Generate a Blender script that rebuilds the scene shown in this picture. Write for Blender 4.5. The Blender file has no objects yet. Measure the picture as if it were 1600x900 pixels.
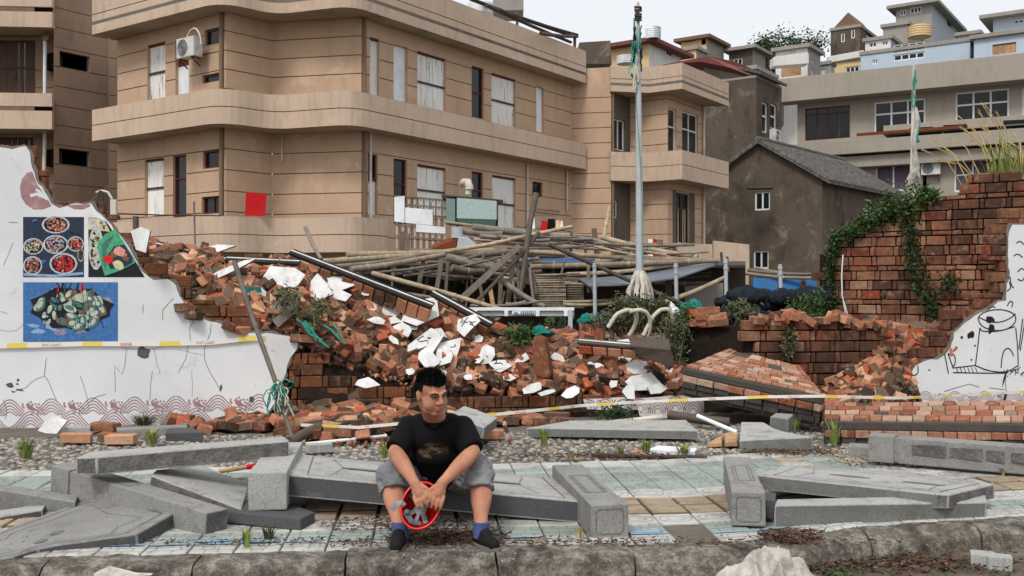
import bpy, bmesh, math, random
from mathutils import Vector, Matrix, Euler, noise as mnoise
R = math.radians
rnd = random.Random(7)
S = bpy.context.scene
COL = S.collection
# ---------------------------------------------------------------- camera, sky, sun, exposure
CAM_H = 1.45
FPX = 1556.0            # focal length in photo pixels (35 mm lens on a 36 mm sensor)
cam = bpy.data.cameras.new('camera'); cam.lens = 35; cam.sensor_width = 36; cam.sensor_fit = 'HORIZONTAL'
cam.clip_start = 0.1; cam.clip_end = 2000
co = bpy.data.objects.new('camera', cam); COL.objects.link(co)
co.location = (0, 0, CAM_H); co.rotation_euler = (R(90), 0, 0)
S.camera = co
SUN_EL, SUN_AZ = 52, 205        # azimuth of the sun seen from above, clockwise from +Y
w = bpy.data.worlds.new('World'); S.world = w; w.use_nodes = True
wt = w.node_tree; bg = wt.nodes['Background']
sky = wt.nodes.new('ShaderNodeTexSky'); sky.sky_type = 'NISHITA'; sky.sun_disc = False
sky.sun_elevation = R(SUN_EL); sky.sun_rotation = R(SUN_AZ); sky.dust_density = 6; sky.air_density = 1.0; sky.ozone_density = 1.0
bw = wt.nodes.new('ShaderNodeRGBToBW'); wt.links.new(sky.outputs[0], bw.inputs[0])
mxw = wt.nodes.new('ShaderNodeMix'); mxw.data_type = 'RGBA'
mxw.inputs[0].default_value = 0.86                      # an overcast: cloud evens the blue out to grey
wt.links.new(sky.outputs[0], mxw.inputs[6])
cg = wt.nodes.new('ShaderNodeMix'); cg.data_type = 'RGBA'; cg.inputs[0].default_value = 0.8
wt.links.new(bw.outputs[0], cg.inputs[6]); cg.inputs[7].default_value = (8.6, 8.8, 9.1, 1)
wt.links.new(cg.outputs[2], mxw.inputs[7])
wt.links.new(mxw.outputs[2], bg.inputs[0]); bg.inputs[1].default_value = 0.105
sl = bpy.data.lights.new('sun', 'SUN'); sl.energy = 1.5; sl.angle = R(14); sl.color = (1, .97, .92)
so = bpy.data.objects.new('sun', sl); COL.objects.link(so)
az = R(SUN_AZ); el = R(SUN_EL)
sd = Vector((math.sin(az) * math.cos(el), math.cos(az) * math.cos(el), math.sin(el)))
so.rotation_euler = sd.to_track_quat('Z', 'Y').to_euler(); so.location = sd * 40
S.view_settings.view_transform = 'Standard'; S.view_settings.look = 'None'; S.view_settings.gamma = 1
S.view_settings.use_curve_mapping = False; S.view_settings.exposure = 0.36
S.cycles.max_bounces = 5; S.cycles.diffuse_bounces = 3; S.cycles.glossy_bounces = 2; S.cycles.transmission_bounces = 3
S.cycles.caustics_reflective = False; S.cycles.caustics_refractive = False

# ---------------------------------------------------------------- helpers
def P(px, py, z):                       # a photo pixel at a distance z
    return Vector(((px - 800) * z / FPX, z, CAM_H + (450 - py) * z / FPX))
def G(px, py, h=0.0):                   # a photo pixel on the level h
    z = FPX * (CAM_H - h) / (py - 450)
    return Vector(((px - 800) * z / FPX, z, h))
def tag(o, label=None, cat=None, group=None, kind=None):
    if label: o['label'] = label
    if cat: o['category'] = cat
    if group: o['group'] = group
    if kind or label: o['kind'] = kind or 'thing'
    return o
ORG = {}
def empty(name, loc, label=None, cat=None, group=None):
    o = bpy.data.objects.new(name, None); COL.objects.link(o); o.location = loc; o.empty_display_size = .2
    ORG[o.name] = Vector(loc)
    return tag(o, label, cat, group)
def link(name, me, parent=None, loc=None):
    o = bpy.data.objects.new(name, me); COL.objects.link(o)
    if parent: o.parent = parent
    if loc is not None: o.location = loc
    return o
def frame(d, up=Vector((0, 0, 1))):
    d = d.normalized()
    if abs(d.dot(up)) > .98: up = Vector((1, 0, 0))
    s = d.cross(up).normalized(); u = s.cross(d).normalized()
    return d, s, u
class MB:
    def __init__(s): s.v = []; s.f = []; s.m = []; s.mi = 0; s.sm = []
    def add(s, vs, fs, sm=False):
        n = len(s.v); s.v += [Vector(v) for v in vs]
        for f in fs: s.f.append([i + n for i in f]); s.m.append(s.mi); s.sm.append(sm)
        return s
    def box(s, c, sz, rot=None):
        c = Vector(c); x, y, z = (q / 2 for q in sz)
        vs = [Vector((a, b, d)) for d in (-z, z) for a, b in ((-x, -y), (x, -y), (x, y), (-x, y))]
        if rot is not None: vs = [rot @ v for v in vs]
        return s.add([c + v for v in vs], [(3, 2, 1, 0), (4, 5, 6, 7), (0, 1, 5, 4), (1, 2, 6, 5), (2, 3, 7, 6), (3, 0, 4, 7)])
    def bar(s, a, b, wd, h, up=Vector((0, 0, 1))):       # square bar from a to b
        a = Vector(a); b = Vector(b); d, sd_, u = frame(b - a, up)
        vs = [p + sd_ * i * wd / 2 + u * j * h / 2 for p in (a, b) for i, j in ((-1, -1), (1, -1), (1, 1), (-1, 1))]
        return s.add(vs, [(0, 1, 2, 3), (7, 6, 5, 4), (4, 5, 1, 0), (5, 6, 2, 1), (6, 7, 3, 2), (7, 4, 0, 3)])
    def prism(s, pts, ext):                              # polygon pushed along ext
        pts = [Vector(p) for p in pts]; ext = Vector(ext); n = len(pts)
        nr = Vector((0, 0, 0))
        for i in range(n):
            nr += (pts[i] - pts[0]).cross(pts[(i + 1) % n] - pts[0])
        if nr.dot(ext) > 0: pts = pts[::-1]
        vs = pts + [p + ext for p in pts]
        fs = [tuple(range(n)), tuple(range(2 * n - 1, n - 1, -1))]
        fs += [(i, i + n, (i + 1) % n + n, (i + 1) % n) for i in range(n)]
        return s.add(vs, fs)
    def tube(s, path, r, n=8, cap=True, sm=True):
        path = [Vector(p) for p in path]; k = len(path)
        rs = r if isinstance(r, (list, tuple)) else [r] * k
        vs = []; up = Vector((0, 0, 1)); prev = None
        for i, p in enumerate(path):
            d = path[min(i + 1, k - 1)] - path[max(i - 1, 0)]
            if d.length < 1e-9: d = Vector((0, 0, 1))
            d.normalize()
            if prev is None:
                _, sv, u = frame(d)
            else:
                sv = prev - d * prev.dot(d)
                sv = sv.normalized() if sv.length > 1e-6 else frame(d)[1]
                u = sv.cross(d).normalized()
            prev = sv
            for j in range(n):
                t = 2 * math.pi * j / n; vs.append(p + (sv * math.cos(t) + u * math.sin(t)) * rs[i])
        fs = [(i * n + j, i * n + (j + 1) % n, (i + 1) * n + (j + 1) % n, (i + 1) * n + j) for i in range(k - 1) for j in range(n)]
        s.add(vs, fs, sm)
        if cap: s.add(vs[:n], [tuple(range(n))[::-1]]); s.add(vs[-n:], [tuple(range(n))])
        return s
    def ball(s, c, r, nu=10, nv=7, rot=None):            # ellipsoid
        c = Vector(c); r = Vector(r) if not isinstance(r, (int, float)) else Vector((r, r, r))
        vs = [Vector((0, 0, -r.z))]
        for i in range(1, nv):
            a = -math.pi / 2 + math.pi * i / nv
            for j in range(nu):
                t = 2 * math.pi * j / nu
                vs.append(Vector((r.x * math.cos(a) * math.cos(t), r.y * math.cos(a) * math.sin(t), r.z * math.sin(a))))
        vs.append(Vector((0, 0, r.z)))
        if rot is not None: vs = [rot @ v for v in vs]
        fs = [(0, 1 + (j + 1) % nu, 1 + j) for j in range(nu)]
        for i in range(nv - 2):
            o = 1 + i * nu
            fs += [(o + j, o + (j + 1) % nu, o + nu + (j + 1) % nu, o + nu + j) for j in range(nu)]
        o = 1 + (nv - 2) * nu; fs += [(o + j, o + (j + 1) % nu, len(vs) - 1) for j in range(nu)]
        return s.add([c + v for v in vs], fs, True)
    def mesh(s, name, mats, off=Vector((0, 0, 0)), bevel=0, rough=0, seed=0):
        me = bpy.data.meshes.new(name)
        me.from_pydata([v - off for v in s.v], [], s.f)
        for p, i, sm in zip(me.polygons, s.m, s.sm): p.material_index = i; p.use_smooth = sm
        for m in (mats if isinstance(mats, (list, tuple)) else [mats]): me.materials.append(m)
        if bevel:
            bm = bmesh.new(); bm.from_mesh(me)
            bmesh.ops.remove_doubles(bm, verts=bm.verts, dist=1e-5)
            es = [e for e in bm.edges if len(e.link_faces) == 2 and e.calc_face_angle(0) > .35]
            bmesh.ops.bevel(bm, geom=es, offset=bevel, segments=2, profile=.6, affect='EDGES', clamp_overlap=True)
            if rough:
                for v in bm.verts: v.co += mnoise.noise_vector(v.co * 9 + Vector((seed, 0, 0))) * rough
            bm.to_mesh(me); bm.free()
        me.update()
        return me
    def build(s, name, mats, parent=None, bevel=0, rough=0, origin=None):
        if parent is not None:
            top = parent
            while top.parent: top = top.parent
            off = ORG[top.name]
            o = link(name, s.mesh(name, mats, off, bevel, rough, rnd.random() * 50), parent)
        else:
            if origin is None:
                n = len(s.v); c = sum(s.v, Vector((0, 0, 0))) / n; origin = Vector((c.x, c.y, min(v.z for v in s.v)))
            o = link(name, s.mesh(name, mats, Vector(origin), bevel, rough, rnd.random() * 50), None, origin)
            ORG[o.name] = Vector(origin)
        return o
def copy_tree(o, parent=None):
    c = o.copy(); COL.objects.link(c); c.parent = parent
    for ch in list(o.children): copy_tree(ch, c)
    return c

# ---------------------------------------------------------------- materials
class NT:
    def __init__(s, name):
        m = bpy.data.materials.new(name); m.use_nodes = True; s.m = m; s.t = m.node_tree; s.b = s.t.nodes['Principled BSDF']
        s.pos = s.t.nodes.new('ShaderNodeNewGeometry').outputs['Position']; s._oi = None
    def n(s, typ, ins=None, **props):
        nd = s.t.nodes.new('ShaderNode' + typ)
        for k, v in props.items(): setattr(nd, k, v)
        for k, v in (ins or {}).items():
            if hasattr(v, 'is_output') or isinstance(v, bpy.types.NodeSocket): s.t.links.new(v, nd.inputs[k])
            else: nd.inputs[k].default_value = v
        return nd
    def noise(s, scale, detail=4, rough=.6, vec=None, dist=0):
        return s.n('TexNoise', {'Vector': vec or s.pos, 'Scale': scale, 'Detail': detail, 'Roughness': rough, 'Distortion': dist}).outputs[0]
    def stretch(s, sx, sy, sz, vec=None):
        return s.n('Mapping', {0: vec or s.pos, 3: (sx, sy, sz)}).outputs[0]
    def ramp(s, fac, stops, interp='LINEAR'):
        r = s.n('ValToRGB', {0: fac}); cr = r.color_ramp; cr.interpolation = interp
        while len(cr.elements) < len(stops): cr.elements.new(.5)
        for e, (p, c) in zip(cr.elements, stops):
            e.position = p; e.color = tuple(c) + (1,) if not isinstance(c, (int, float)) else (c, c, c, 1)
        return r.outputs[0]
    def mix(s, fac, a, b, mode='MIX'):
        q = s.n('Mix', data_type='RGBA', blend_type=mode)
        for i, v in ((0, fac), (6, a), (7, b)):
            if isinstance(v, bpy.types.NodeSocket): s.t.links.new(v, q.inputs[i])
            else: q.inputs[i].default_value = v if i == 0 or len(v) == 4 else tuple(v) + (1,)
        return q.outputs[2]
    def math(s, op, a, b=0.0, clamp=False):
        return s.n('Math', {0: a, 1: b}, operation=op, use_clamp=clamp).outputs[0]
    def rand(s):
        oi = s.n('ObjectInfo').outputs['Random']; ri = s.n('NewGeometry').outputs['Random Per Island']
        return s.math('FRACT', s.math('ADD', oi, ri))
    def bump(s, h, strength=.4, dist=.01):
        b = s.n('Bump', {'Height': h, 'Strength': strength, 'Distance': dist})
        s.t.links.new(b.outputs[0], s.b.inputs['Normal']); return s
    def col(s, c):
        if isinstance(c, bpy.types.NodeSocket): s.t.links.new(c, s.b.inputs['Base Color'])
        else: s.b.inputs['Base Color'].default_value = tuple(c) + (1,)
        return s
    def set(s, rough=.85, spec=.25, metal=0, **k):
        if isinstance(rough, bpy.types.NodeSocket): s.t.links.new(rough, s.b.inputs['Roughness'])
        else: s.b.inputs['Roughness'].default_value = rough
        s.b.inputs['Specular IOR Level'].default_value = spec; s.b.inputs['Metallic'].default_value = metal
        for q, v in k.items(): s.b.inputs[q.replace('_', ' ')].default_value = v
        return s
def L(r, g, b):                                          # sRGB 0-255 to linear
    f = lambda c: c / 12.92 if c <= .04045 else ((c + .055) / 1.055) ** 2.4
    return (f(r / 255), f(g / 255), f(b / 255))
M = {}
def sc(c, k): return tuple(min(1, x * k) for x in c)
def rough_mat(name, c, var=.25, scale=4, fine=60, rough=.85, spec=.2, bump=.3, bd=.006, island=0.0, metal=0, dirt=None, dirt_amt=.5, dscale=1.5):
    n = NT(name)
    f = n.math('ADD', n.math('MULTIPLY', n.noise(scale, 5, .65), .6), n.math('MULTIPLY', n.noise(fine, 3), .4))
    k = n.ramp(f, [(.28, sc(c, 1 - var)), (.72, sc(c, 1 + var))])
    if island:
        r = n.rand(); k = n.mix(1, k, n.ramp(r, [(0, 1 - island), (1, 1 + island * .6)]), 'MULTIPLY')
    if dirt:
        k = n.mix(n.math('MULTIPLY', n.ramp(n.noise(dscale, 6, .7), [(.45, 0.), (.65, 1.)]), dirt_amt), k, dirt)
    n.col(k).set(rough, spec, metal)
    if bump: n.bump(n.noise(fine, 4, .7), bump, bd)
    M[name] = n.m; return n.m
def streak_mat(name, c, dark, light=None, sx=5, sz=.35, amt=.6, rough=.88, fine=70):
    sx, sz = sx * .8, sz * 1.3
    n = NT(name)
    base = n.ramp(n.noise(.7, 6, .65), [(.3, sc(c, .9)), (.7, sc(c, 1.08))])
    st = n.noise(1, 6, .7, n.stretch(sx, sx, sz))
    k = n.mix(n.math('MULTIPLY', n.ramp(st, [(.5, 0.), (.85, 1.)]), amt), base, dark)
    if light: k = n.mix(n.math('MULTIPLY', n.ramp(n.noise(.9, 7, .75, dist=.5), [(.55, 0.), (.68, 1.)]), .6), k, light)
    k = n.mix(n.math('MULTIPLY', n.ramp(n.noise(.35, 5, .7), [(.5, 0.), (.75, 1.)]), amt * .7), k, dark)
    n.col(k).set(rough, .15); n.bump(n.noise(fine, 4, .7), .25, .006)
    M[name] = n.m; return n.m
streak_mat('stucco', L(188, 160, 135), L(138, 115, 96), L(206, 184, 162), sx=2.5, amt=.5)
streak_mat('stucco_band', L(192, 170, 150), L(124, 109, 95), L(206, 190, 174), sx=6, sz=.7, amt=.55)
streak_mat('soffit', L(170, 156, 140), L(92, 80, 66), sx=1.2, sz=1.2, amt=.8)
streak_mat('stucco_old', L(142, 120, 102), L(78, 66, 56), sx=2.5, amt=.55)
streak_mat('dark_stucco', L(92, 82, 72), L(34, 31, 28), L(146, 132, 116), sx=2.2, sz=.5, amt=.95)
streak_mat('grey_render', L(158, 150, 139), L(104, 97, 89), sx=5, sz=.7, amt=.4)
streak_mat('grey_patch', L(96, 88, 80), L(56, 52, 48), sx=2, sz=1, amt=.5)
streak_mat('pale_blue', L(180, 194, 208), L(138, 148, 158), sx=4, amt=.3)
streak_mat('blue_grey', L(160, 166, 174), L(112, 117, 122), sx=4, amt=.4)
streak_mat('cream', L(212, 186, 142), L(150, 130, 104), sx=4, amt=.4)
streak_mat('white_wall', L(212, 210, 206), L(150, 148, 144), sx=4, amt=.4)
streak_mat('concrete', L(150, 145, 138), L(90, 86, 80), sx=4, amt=.5)
streak_mat('brown_brick_far', L(122, 96, 76), L(74, 60, 50), sx=3, amt=.5)
def peel(name, c=L(232, 231, 226), d=L(62, 54, 48)):
    n = NT(name)
    st = n.noise(1, 6, .75, n.stretch(22, 22, 1.6)); st2 = n.noise(1, 3, .5, n.stretch(3, 3, .8))
    f = n.ramp(n.math('ADD', n.math('MULTIPLY', st, .7), n.math('MULTIPLY', st2, .3)), [(.55, 0.), (.6, 1.)])
    n.col(n.mix(n.math('MULTIPLY', f, .85), n.ramp(n.rand(), [(0, sc(c, .88)), (1, c)]), d)).set(.8, .2); n.bump(f, .3, .004)
    M[name] = n.m
peel('peeling_paint'); peel('old_planks', L(84, 66, 56), L(44, 35, 30))
rough_mat('red_wood', L(84, 30, 24), .3, 6, 60, .6, .3)
rough_mat('white_paint', L(226, 230, 234), .06, 3, 40, .6, .3, .1, dirt=L(150, 145, 138), dirt_amt=.4)
rough_mat('white_frame', L(214, 216, 216), .05, 3, 40, .45, .4, .05)
n = NT('window_glass'); n.col(n.ramp(n.noise(.8, 3), [(.3, L(12, 14, 16)), (.7, L(36, 40, 44))])).set(.12, .3); M['glass'] = n.m
n = NT('curtain'); n.col(n.ramp(n.n('TexWave', {'Vector': n.pos, 'Scale': 9.0, 'Distortion': 1.5}).outputs[1], [(.2, L(60, 54, 66)), (.8, L(120, 110, 126))])).set(.8, .1); M['curtain'] = n.m
rough_mat('dark_void', L(22, 20, 19), .3, 3, 30, .95, .05)
rough_mat('metal_dark', L(52, 50, 50), .3, 8, 60, .5, .4, .1)
rough_mat('galvanised', L(176, 182, 186), .16, 3, 70, .5, .4, .15, dirt=L(120, 108, 96), dirt_amt=.4, dscale=3)
rough_mat('pvc', L(204, 196, 184), .12, 2, 40, .5, .35, .1, dirt=L(120, 108, 92), dirt_amt=.5)
rough_mat('pipe_brown', L(122, 100, 80), .15, 3, 50, .7)
rough_mat('rust', L(112, 62, 40), .35, 6, 60, .9, .1)
rough_mat('ac_white', L(200, 200, 194), .1, 3, 40, .5, .3, .05, dirt=L(132, 118, 98), dirt_amt=.5, dscale=4)
rough_mat('red_roof', L(118, 70, 66), .25, 3, 40, .8)
# bricks
def brick_mat(name, stops, mort=.25, sat=1):
    n = NT(name); r = n.rand()
    off = n.n('Combine' + 'XYZ', {0: n.math('MULTIPLY', r, 37.0), 1: n.math('MULTIPLY', r, 91.0)}).outputs[0]
    v = n.n('VectorMath', {0: n.pos, 1: off}, operation='ADD').outputs[0]
    k = n.ramp(r, stops)
    k = n.mix(1, k, n.ramp(n.noise(18, 5, .7, v), [(.3, .72), (.7, 1.2)]), 'MULTIPLY')
    k = n.mix(n.ramp(n.noise(9, 6, .75, v), [(.53, 0.), (.66, mort * 2)]), k, L(166, 144, 120))      # mortar dust
    k = n.mix(n.ramp(n.noise(7, 5, .7, v, .6), [(.6, 0.), (.72, .6)]), k, L(52, 42, 36))             # damp and soot
    if name == 'brick_wall': k = n.mix(n.math('MULTIPLY', n.ramp(n.noise(1.3, 6, .7), [(.4, 0.), (.62, 1.)]), .72), k, L(54, 43, 36))
    pit = n.ramp(n.n('TexVoronoi', {'Vector': v, 'Scale': 70.0}).outputs[0], [(.1, .35), (.28, 1.)])
    k = n.mix(.6, k, pit, 'MULTIPLY')
    n.col(k).set(.92, .12)
    n.bump(n.math('ADD', n.noise(60, 4, .7, v), n.math('MULTIPLY', pit, .5)), .6, .006)
    M[name] = n.m
brick_mat('brick', [(0, L(56, 46, 40)), (.12, L(86, 66, 54)), (.26, L(122, 86, 68)), (.44, L(156, 103, 78)), (.6, L(176, 121, 93)), (.72, L(204, 166, 134)), (.82, L(180, 95, 65)), (.92, L(142, 82, 60)), (1, L(80, 62, 52))], .34)
brick_mat('brick_wall', [(0, L(70, 52, 44)), (.15, L(108, 72, 56)), (.35, L(136, 88, 66)), (.5, L(150, 108, 84)), (.65, L(134, 72, 52)), (.8, L(166, 130, 104)), (.9, L(146, 70, 46)), (1, L(84, 60, 50))], .3)
brick_mat('brick_wet', [(0, L(58, 44, 36)), (.4, L(104, 68, 48)), (.7, L(124, 76, 52)), (1, L(84, 62, 48))], .14)
brick_mat('brick_pale', [(0, L(116, 72, 55)), (.2, L(160, 114, 92)), (.4, L(146, 82, 60)), (.6, L(184, 152, 130)), (.78, L(140, 76, 54)), (.9, L(196, 170, 150)), (1, L(104, 76, 63))], .5)
rough_mat('mortar_coat', L(98, 84, 70), .35, 12, 60, .95, .1, .6, .008, island=.35)
rough_mat('coping_dark', L(48, 45, 43), .3, 6, 50, .9, .1, .4, .006)
rough_mat('mortar', L(84, 76, 68), .35, 5, 50, .95, .1, .6, .01)
rough_mat('mortar_dark', L(38, 33, 29), .4, 5, 50, .95, .1, .6, .01)
rough_mat('cement_dark', L(74, 71, 68), .35, 6, 60, .93, .1, .5, .008)
rough_mat('shaded_soil', L(40, 33, 28), .5, 7, 40, .97, .08, .8, .02)  # soil, its colour darkened to stand for shade in the gaps between bricks
# plaster
def plaster(name, stains=.5):
    n = NT(name)
    k = n.ramp(n.noise(1.2, 5, .6), [(.3, L(206, 208, 210)), (.7, L(224, 225, 226))])
    k = n.mix(n.math('MULTIPLY', n.ramp(n.noise(2.2, 8, .8, dist=.4), [(.58, 0.), (.72, 1.)]), stains), k, L(158, 154, 148))
    sp = n.ramp(n.noise(45, 3, .6), [(.66, 0.), (.72, 1.)]); spm = n.ramp(n.noise(1.7, 3, .5, n.stretch(1, 1, 2.2)), [(.55, 0.), (.68, 1.)])
    k = n.mix(n.math('MULTIPLY', n.math('MULTIPLY', sp, spm), .8), k, L(104, 98, 90))
    n.col(k).set(.8, .2); n.bump(n.noise(50, 4, .7), .18, .004); M[name] = n.m
plaster('plaster'); 
n = NT('plaster_chip'); n.col(n.mix(n.ramp(n.noise(5, 7, .8), [(.56, 0.), (.68, .6)]), n.ramp(n.noise(6, 5, .7), [(.35, L(186, 185, 182)), (.6, L(218, 218, 217))]), L(150, 128, 108))).set(.75, .2); n.bump(n.noise(50, 3), .15, .003); M['plaster_chip'] = n.m
rough_mat('plaster_back', L(120, 112, 104), .3, 8, 60, .95, .1, .6, .008)
n = NT('mauve_paint'); n.col(n.ramp(n.noise(14, 6, .75), [(.3, L(142, 104, 108)), (.58, L(162, 128, 131)), (.74, L(206, 198, 199))])).set(.8, .2); M['mauve'] = n.m
rough_mat('line_paint', L(34, 33, 34), .2, 9, 50, .8, .2, 0)
rough_mat('joint', L(124, 103, 87), .3, 5, 50, .95, .1, 0)
rough_mat('crack', L(92, 88, 84), .3, 9, 50, .95, .1, 0)
# stone
def granite(name, c, dark=.5, wet=0, rough=.75):
    n = NT(name)
    sp = n.ramp(n.noise(150, 2, .5), [(.36, sc(c, .66)), (.5, c), (.66, sc(c, 1.22))])
    k = n.mix(n.math('MULTIPLY', n.ramp(n.noise(2.4, 6, .7), [(.42, 0.), (.68, 1.)]), dark), sp, sc(c, .55))
    k = n.mix(n.math('MULTIPLY', n.ramp(n.noise(3.1, 7, .75, dist=.5), [(.6, 0.), (.74, 1.)]), .4), k, L(150, 128, 104))
    k = n.mix(n.math('MULTIPLY', n.ramp(n.noise(5, 8, .8, dist=.3), [(.52, 0.), (.62, 1.)]), .45), k, L(84, 76, 68))
    n.col(k).set(rough, .3); n.bump(n.noise(40, 6, .75), .35, .006); M[name] = n.m
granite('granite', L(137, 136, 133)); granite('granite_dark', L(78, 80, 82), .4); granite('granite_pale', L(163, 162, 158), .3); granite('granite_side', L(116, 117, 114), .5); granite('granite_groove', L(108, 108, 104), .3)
rough_mat('stone_break', L(112, 108, 104), .6, 9, 45, .9, .2, .9, .02, dirt=L(70, 72, 80), dirt_amt=.7, dscale=8)
n = NT('kerb_concrete')
k = n.ramp(n.noise(8, 9, .85), [(.32, L(58, 52, 46)), (.48, L(118, 111, 101)), (.64, L(190, 184, 174))])
zz = n.n('SeparateXYZ', {0: n.pos}).outputs[2]
k = n.mix(n.math('MULTIPLY', n.ramp(n.noise(2.3, 6, .7, dist=.8), [(.5, 0.), (.62, 1.)]), .7), k, L(52, 45, 38))
k = n.mix(n.math('MULTIPLY', n.ramp(n.noise(38, 3, .7), [(.6, 0.), (.68, 1.)]), .6), k, L(170, 164, 154))
n.col(k).set(.92, .15); n.bump(n.noise(20, 8, .8), 1.0, .035); M['kerb'] = n.m
n = NT('road_mud')
wetm = n.ramp(n.noise(1.1, 5, .6), [(.45, 0.), (.6, 1.)])
k = n.mix(wetm, n.ramp(n.noise(6, 6, .7), [(.3, L(74, 66, 58)), (.7, L(118, 106, 94))]), n.ramp(n.noise(9, 5, .7), [(.3, L(66, 55, 46)), (.7, L(98, 82, 68))]))
n.col(k).set(n.ramp(wetm, [(0, .85), (1, .35)]), .3); n.bump(n.noise(30, 5, .7), .5, .012); M['road'] = n.m
rough_mat('bedding', L(104, 98, 90), .4, 6, 60, .95, .1, .6, .01)
def tile_mat(name, c, d=L(92, 88, 80), amt=.6):
    n = NT(name)
    k = n.mix(1, n.ramp(n.noise(5, 6, .7), [(.3, sc(c, .78)), (.7, sc(c, 1.08))]), n.ramp(n.rand(), [(0, .84), (1, 1.08)]), 'MULTIPLY')
    k = n.mix(n.math('MULTIPLY', n.ramp(n.noise(2.7, 7, .78, dist=.4), [(.5, 0.), (.66, 1.)]), amt), k, d)
    k = n.mix(n.math('MULTIPLY', n.ramp(n.noise(30, 4, .7), [(.6, 0.), (.7, 1.)]), .5), k, sc(d, .7))
    n.col(k).set(.72, .3); n.bump(n.noise(60, 4), .25, .004); M[name] = n.m
tile_mat('tile_white', L(188, 187, 181), L(116, 111, 103), amt=.8); tile_mat('tile_green', L(150, 160, 152), L(112, 110, 102), amt=.75); tile_mat('tile_tan', L(166, 150, 128), L(108, 97, 84), .8)
tile_mat('tan_gap', L(104, 88, 70), L(60, 52, 44), .7); tile_mat('tile_blue', L(120, 160, 190), L(160, 164, 164), .9)
n = NT('pebble'); n.col(n.ramp(n.rand(), [(0, L(66, 64, 63)), (.3, L(112, 107, 100)), (.55, L(148, 137, 123)), (.8, L(172, 165, 156)), (1, L(92, 94, 98))])).set(.6, .35); M['pebble'] = n.m
# bamboo, timber, cloth, plants
def pole_mat(name, c, c2):
    n = NT(name)
    k = n.mix(n.rand(), c, c2)
    k = n.mix(1, k, n.ramp(n.noise(1, 5, .7, n.stretch(9, 9, 9)), [(.3, .6), (.7, 1.25)]), 'MULTIPLY')
    k = n.mix(n.math('MULTIPLY', n.ramp(n.noise(3, 5, .7), [(.5, 0.), (.7, 1.)]), .5), k, L(84, 76, 68))
    n.col(k).set(.65, .3); n.bump(n.noise(50, 3), .2, .004); M[name] = n.m
pole_mat('bamboo', L(178, 160, 132), L(136, 121, 102)); pole_mat('bamboo_grey', L(136, 127, 116), L(98, 89, 80)); pole_mat('timber', L(106, 94, 82), L(78, 68, 59))
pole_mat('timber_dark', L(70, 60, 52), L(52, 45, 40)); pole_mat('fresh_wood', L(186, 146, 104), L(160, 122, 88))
rough_mat('blue_sheet', L(40, 102, 156), .3, 3, 30, .6, .3, .2, dirt=L(72, 70, 66), dirt_amt=.6)
rough_mat('grey_sheet', L(112, 118, 126), .25, 3, 30, .7, .2, .3, dirt=L(66, 62, 58), dirt_amt=.6)
rough_mat('net_dark', L(36, 42, 48), .5, 9, 60, .95, .1, .9, .02)
rough_mat('net_teal', L(34, 112, 104), .4, 12, 70, .85, .15, .8, .01)
rough_mat('rope_pale', L(188, 184, 166), .25, 14, 120, .9, .1, .6, .004)
rough_mat('rope_teal', L(48, 140, 124), .3, 14, 90, .8, .15, .4, .004)
rough_mat('sack', L(180, 176, 168), .2, 8, 60, .85, .15, .5, .008, dirt=L(112, 100, 86), dirt_amt=.75, dscale=7)
rough_mat('red_cloth', L(176, 26, 30), .15, 5, 60, .8, .15, .2)
def leaf_mat(name, c1, c2, tr=.25):
    n = NT(name); k = n.mix(n.rand(), c1, c2); n.col(n.mix(1, k, n.ramp(n.noise(2.5, 3), [(.3, .6), (.7, 1.3)]), 'MULTIPLY')).set(.6, .25)
    M[name] = n.m
leaf_mat('leaf', L(42, 70, 32), L(78, 104, 52)); leaf_mat('leaf_dark', L(34, 56, 30), L(58, 84, 44)); leaf_mat('grass', L(92, 116, 52), L(150, 156, 88))
leaf_mat('dry_grass', L(150, 132, 84), L(190, 164, 108)); leaf_mat('seaweed', L(62, 66, 46), L(112, 116, 82)); leaf_mat('litter', L(78, 56, 44), L(120, 92, 70))
leaf_mat('litter_dark', L(56, 44, 38), L(84, 66, 54)); leaf_mat('tree_leaf', L(44, 58, 40), L(72, 88, 58))
rough_mat('bark', L(80, 68, 58), .3, 8, 60, .95, .1, .6, .01)
n = NT('roof_tile'); n.col(n.ramp(n.noise(6, 6, .75), [(.3, L(46, 45, 45)), (.55, L(98, 95, 92)), (.72, L(140, 136, 130))])).set(.9, .15); n.bump(n.noise(30, 4), .5, .01); M['roof_tile'] = n.m
def flat(name, r, g, b, rough=.75, spec=.25):
    n = NT(name); n.col(n.mix(1, L(r, g, b), n.ramp(n.noise(30, 6, .75), [(.3, .6), (.7, 1.3)]) if name.startswith('paint') else n.ramp(n.noise(16, 4, .7), [(.3, .82), (.7, 1.12)]), 'MULTIPLY')).set(rough, spec); M[name] = n.m; return n.m
# ---------------------------------------------------------------- ground, kerb, pavement
KE = Vector((1, .085, 0)).normalized(); KN = Vector((-KE.y, KE.x, 0)); KO = Vector((0, 5.60, 0))
BEND = [(1.2, 0), (1.45, .03), (1.75, .12), (2.1, .25), (2.5, .34), (3.3, .46), (4.5, .66), (9, 1.5), (20, 4)]
def bend(u):
    if u <= 1.2: return 0
    for (a, p), (c, q) in zip(BEND, BEND[1:]):
        if u <= c: return p + (q - p) * (u - a) / (c - a)
    return 4
def pv(u, v, h=0.0): return KO + KE * u + KN * (v + bend(u)) + Vector((0, 0, h))
mb = MB(); mb.add([(-400, -300, -.13), (400, -300, -.13), (400, 500, -.13), (-400, 500, -.13)], [(0, 1, 2, 3)])
tag(mb.build('ground', M['road'], origin=(0, 0, -.13)), kind='structure')
us = [-16 + .5 * i for i in range(75)]
mb = MB(); vs = []; fs = []
for u in us: vs += [pv(u, .02, -.03), pv(u, 60, -.03)]
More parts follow.
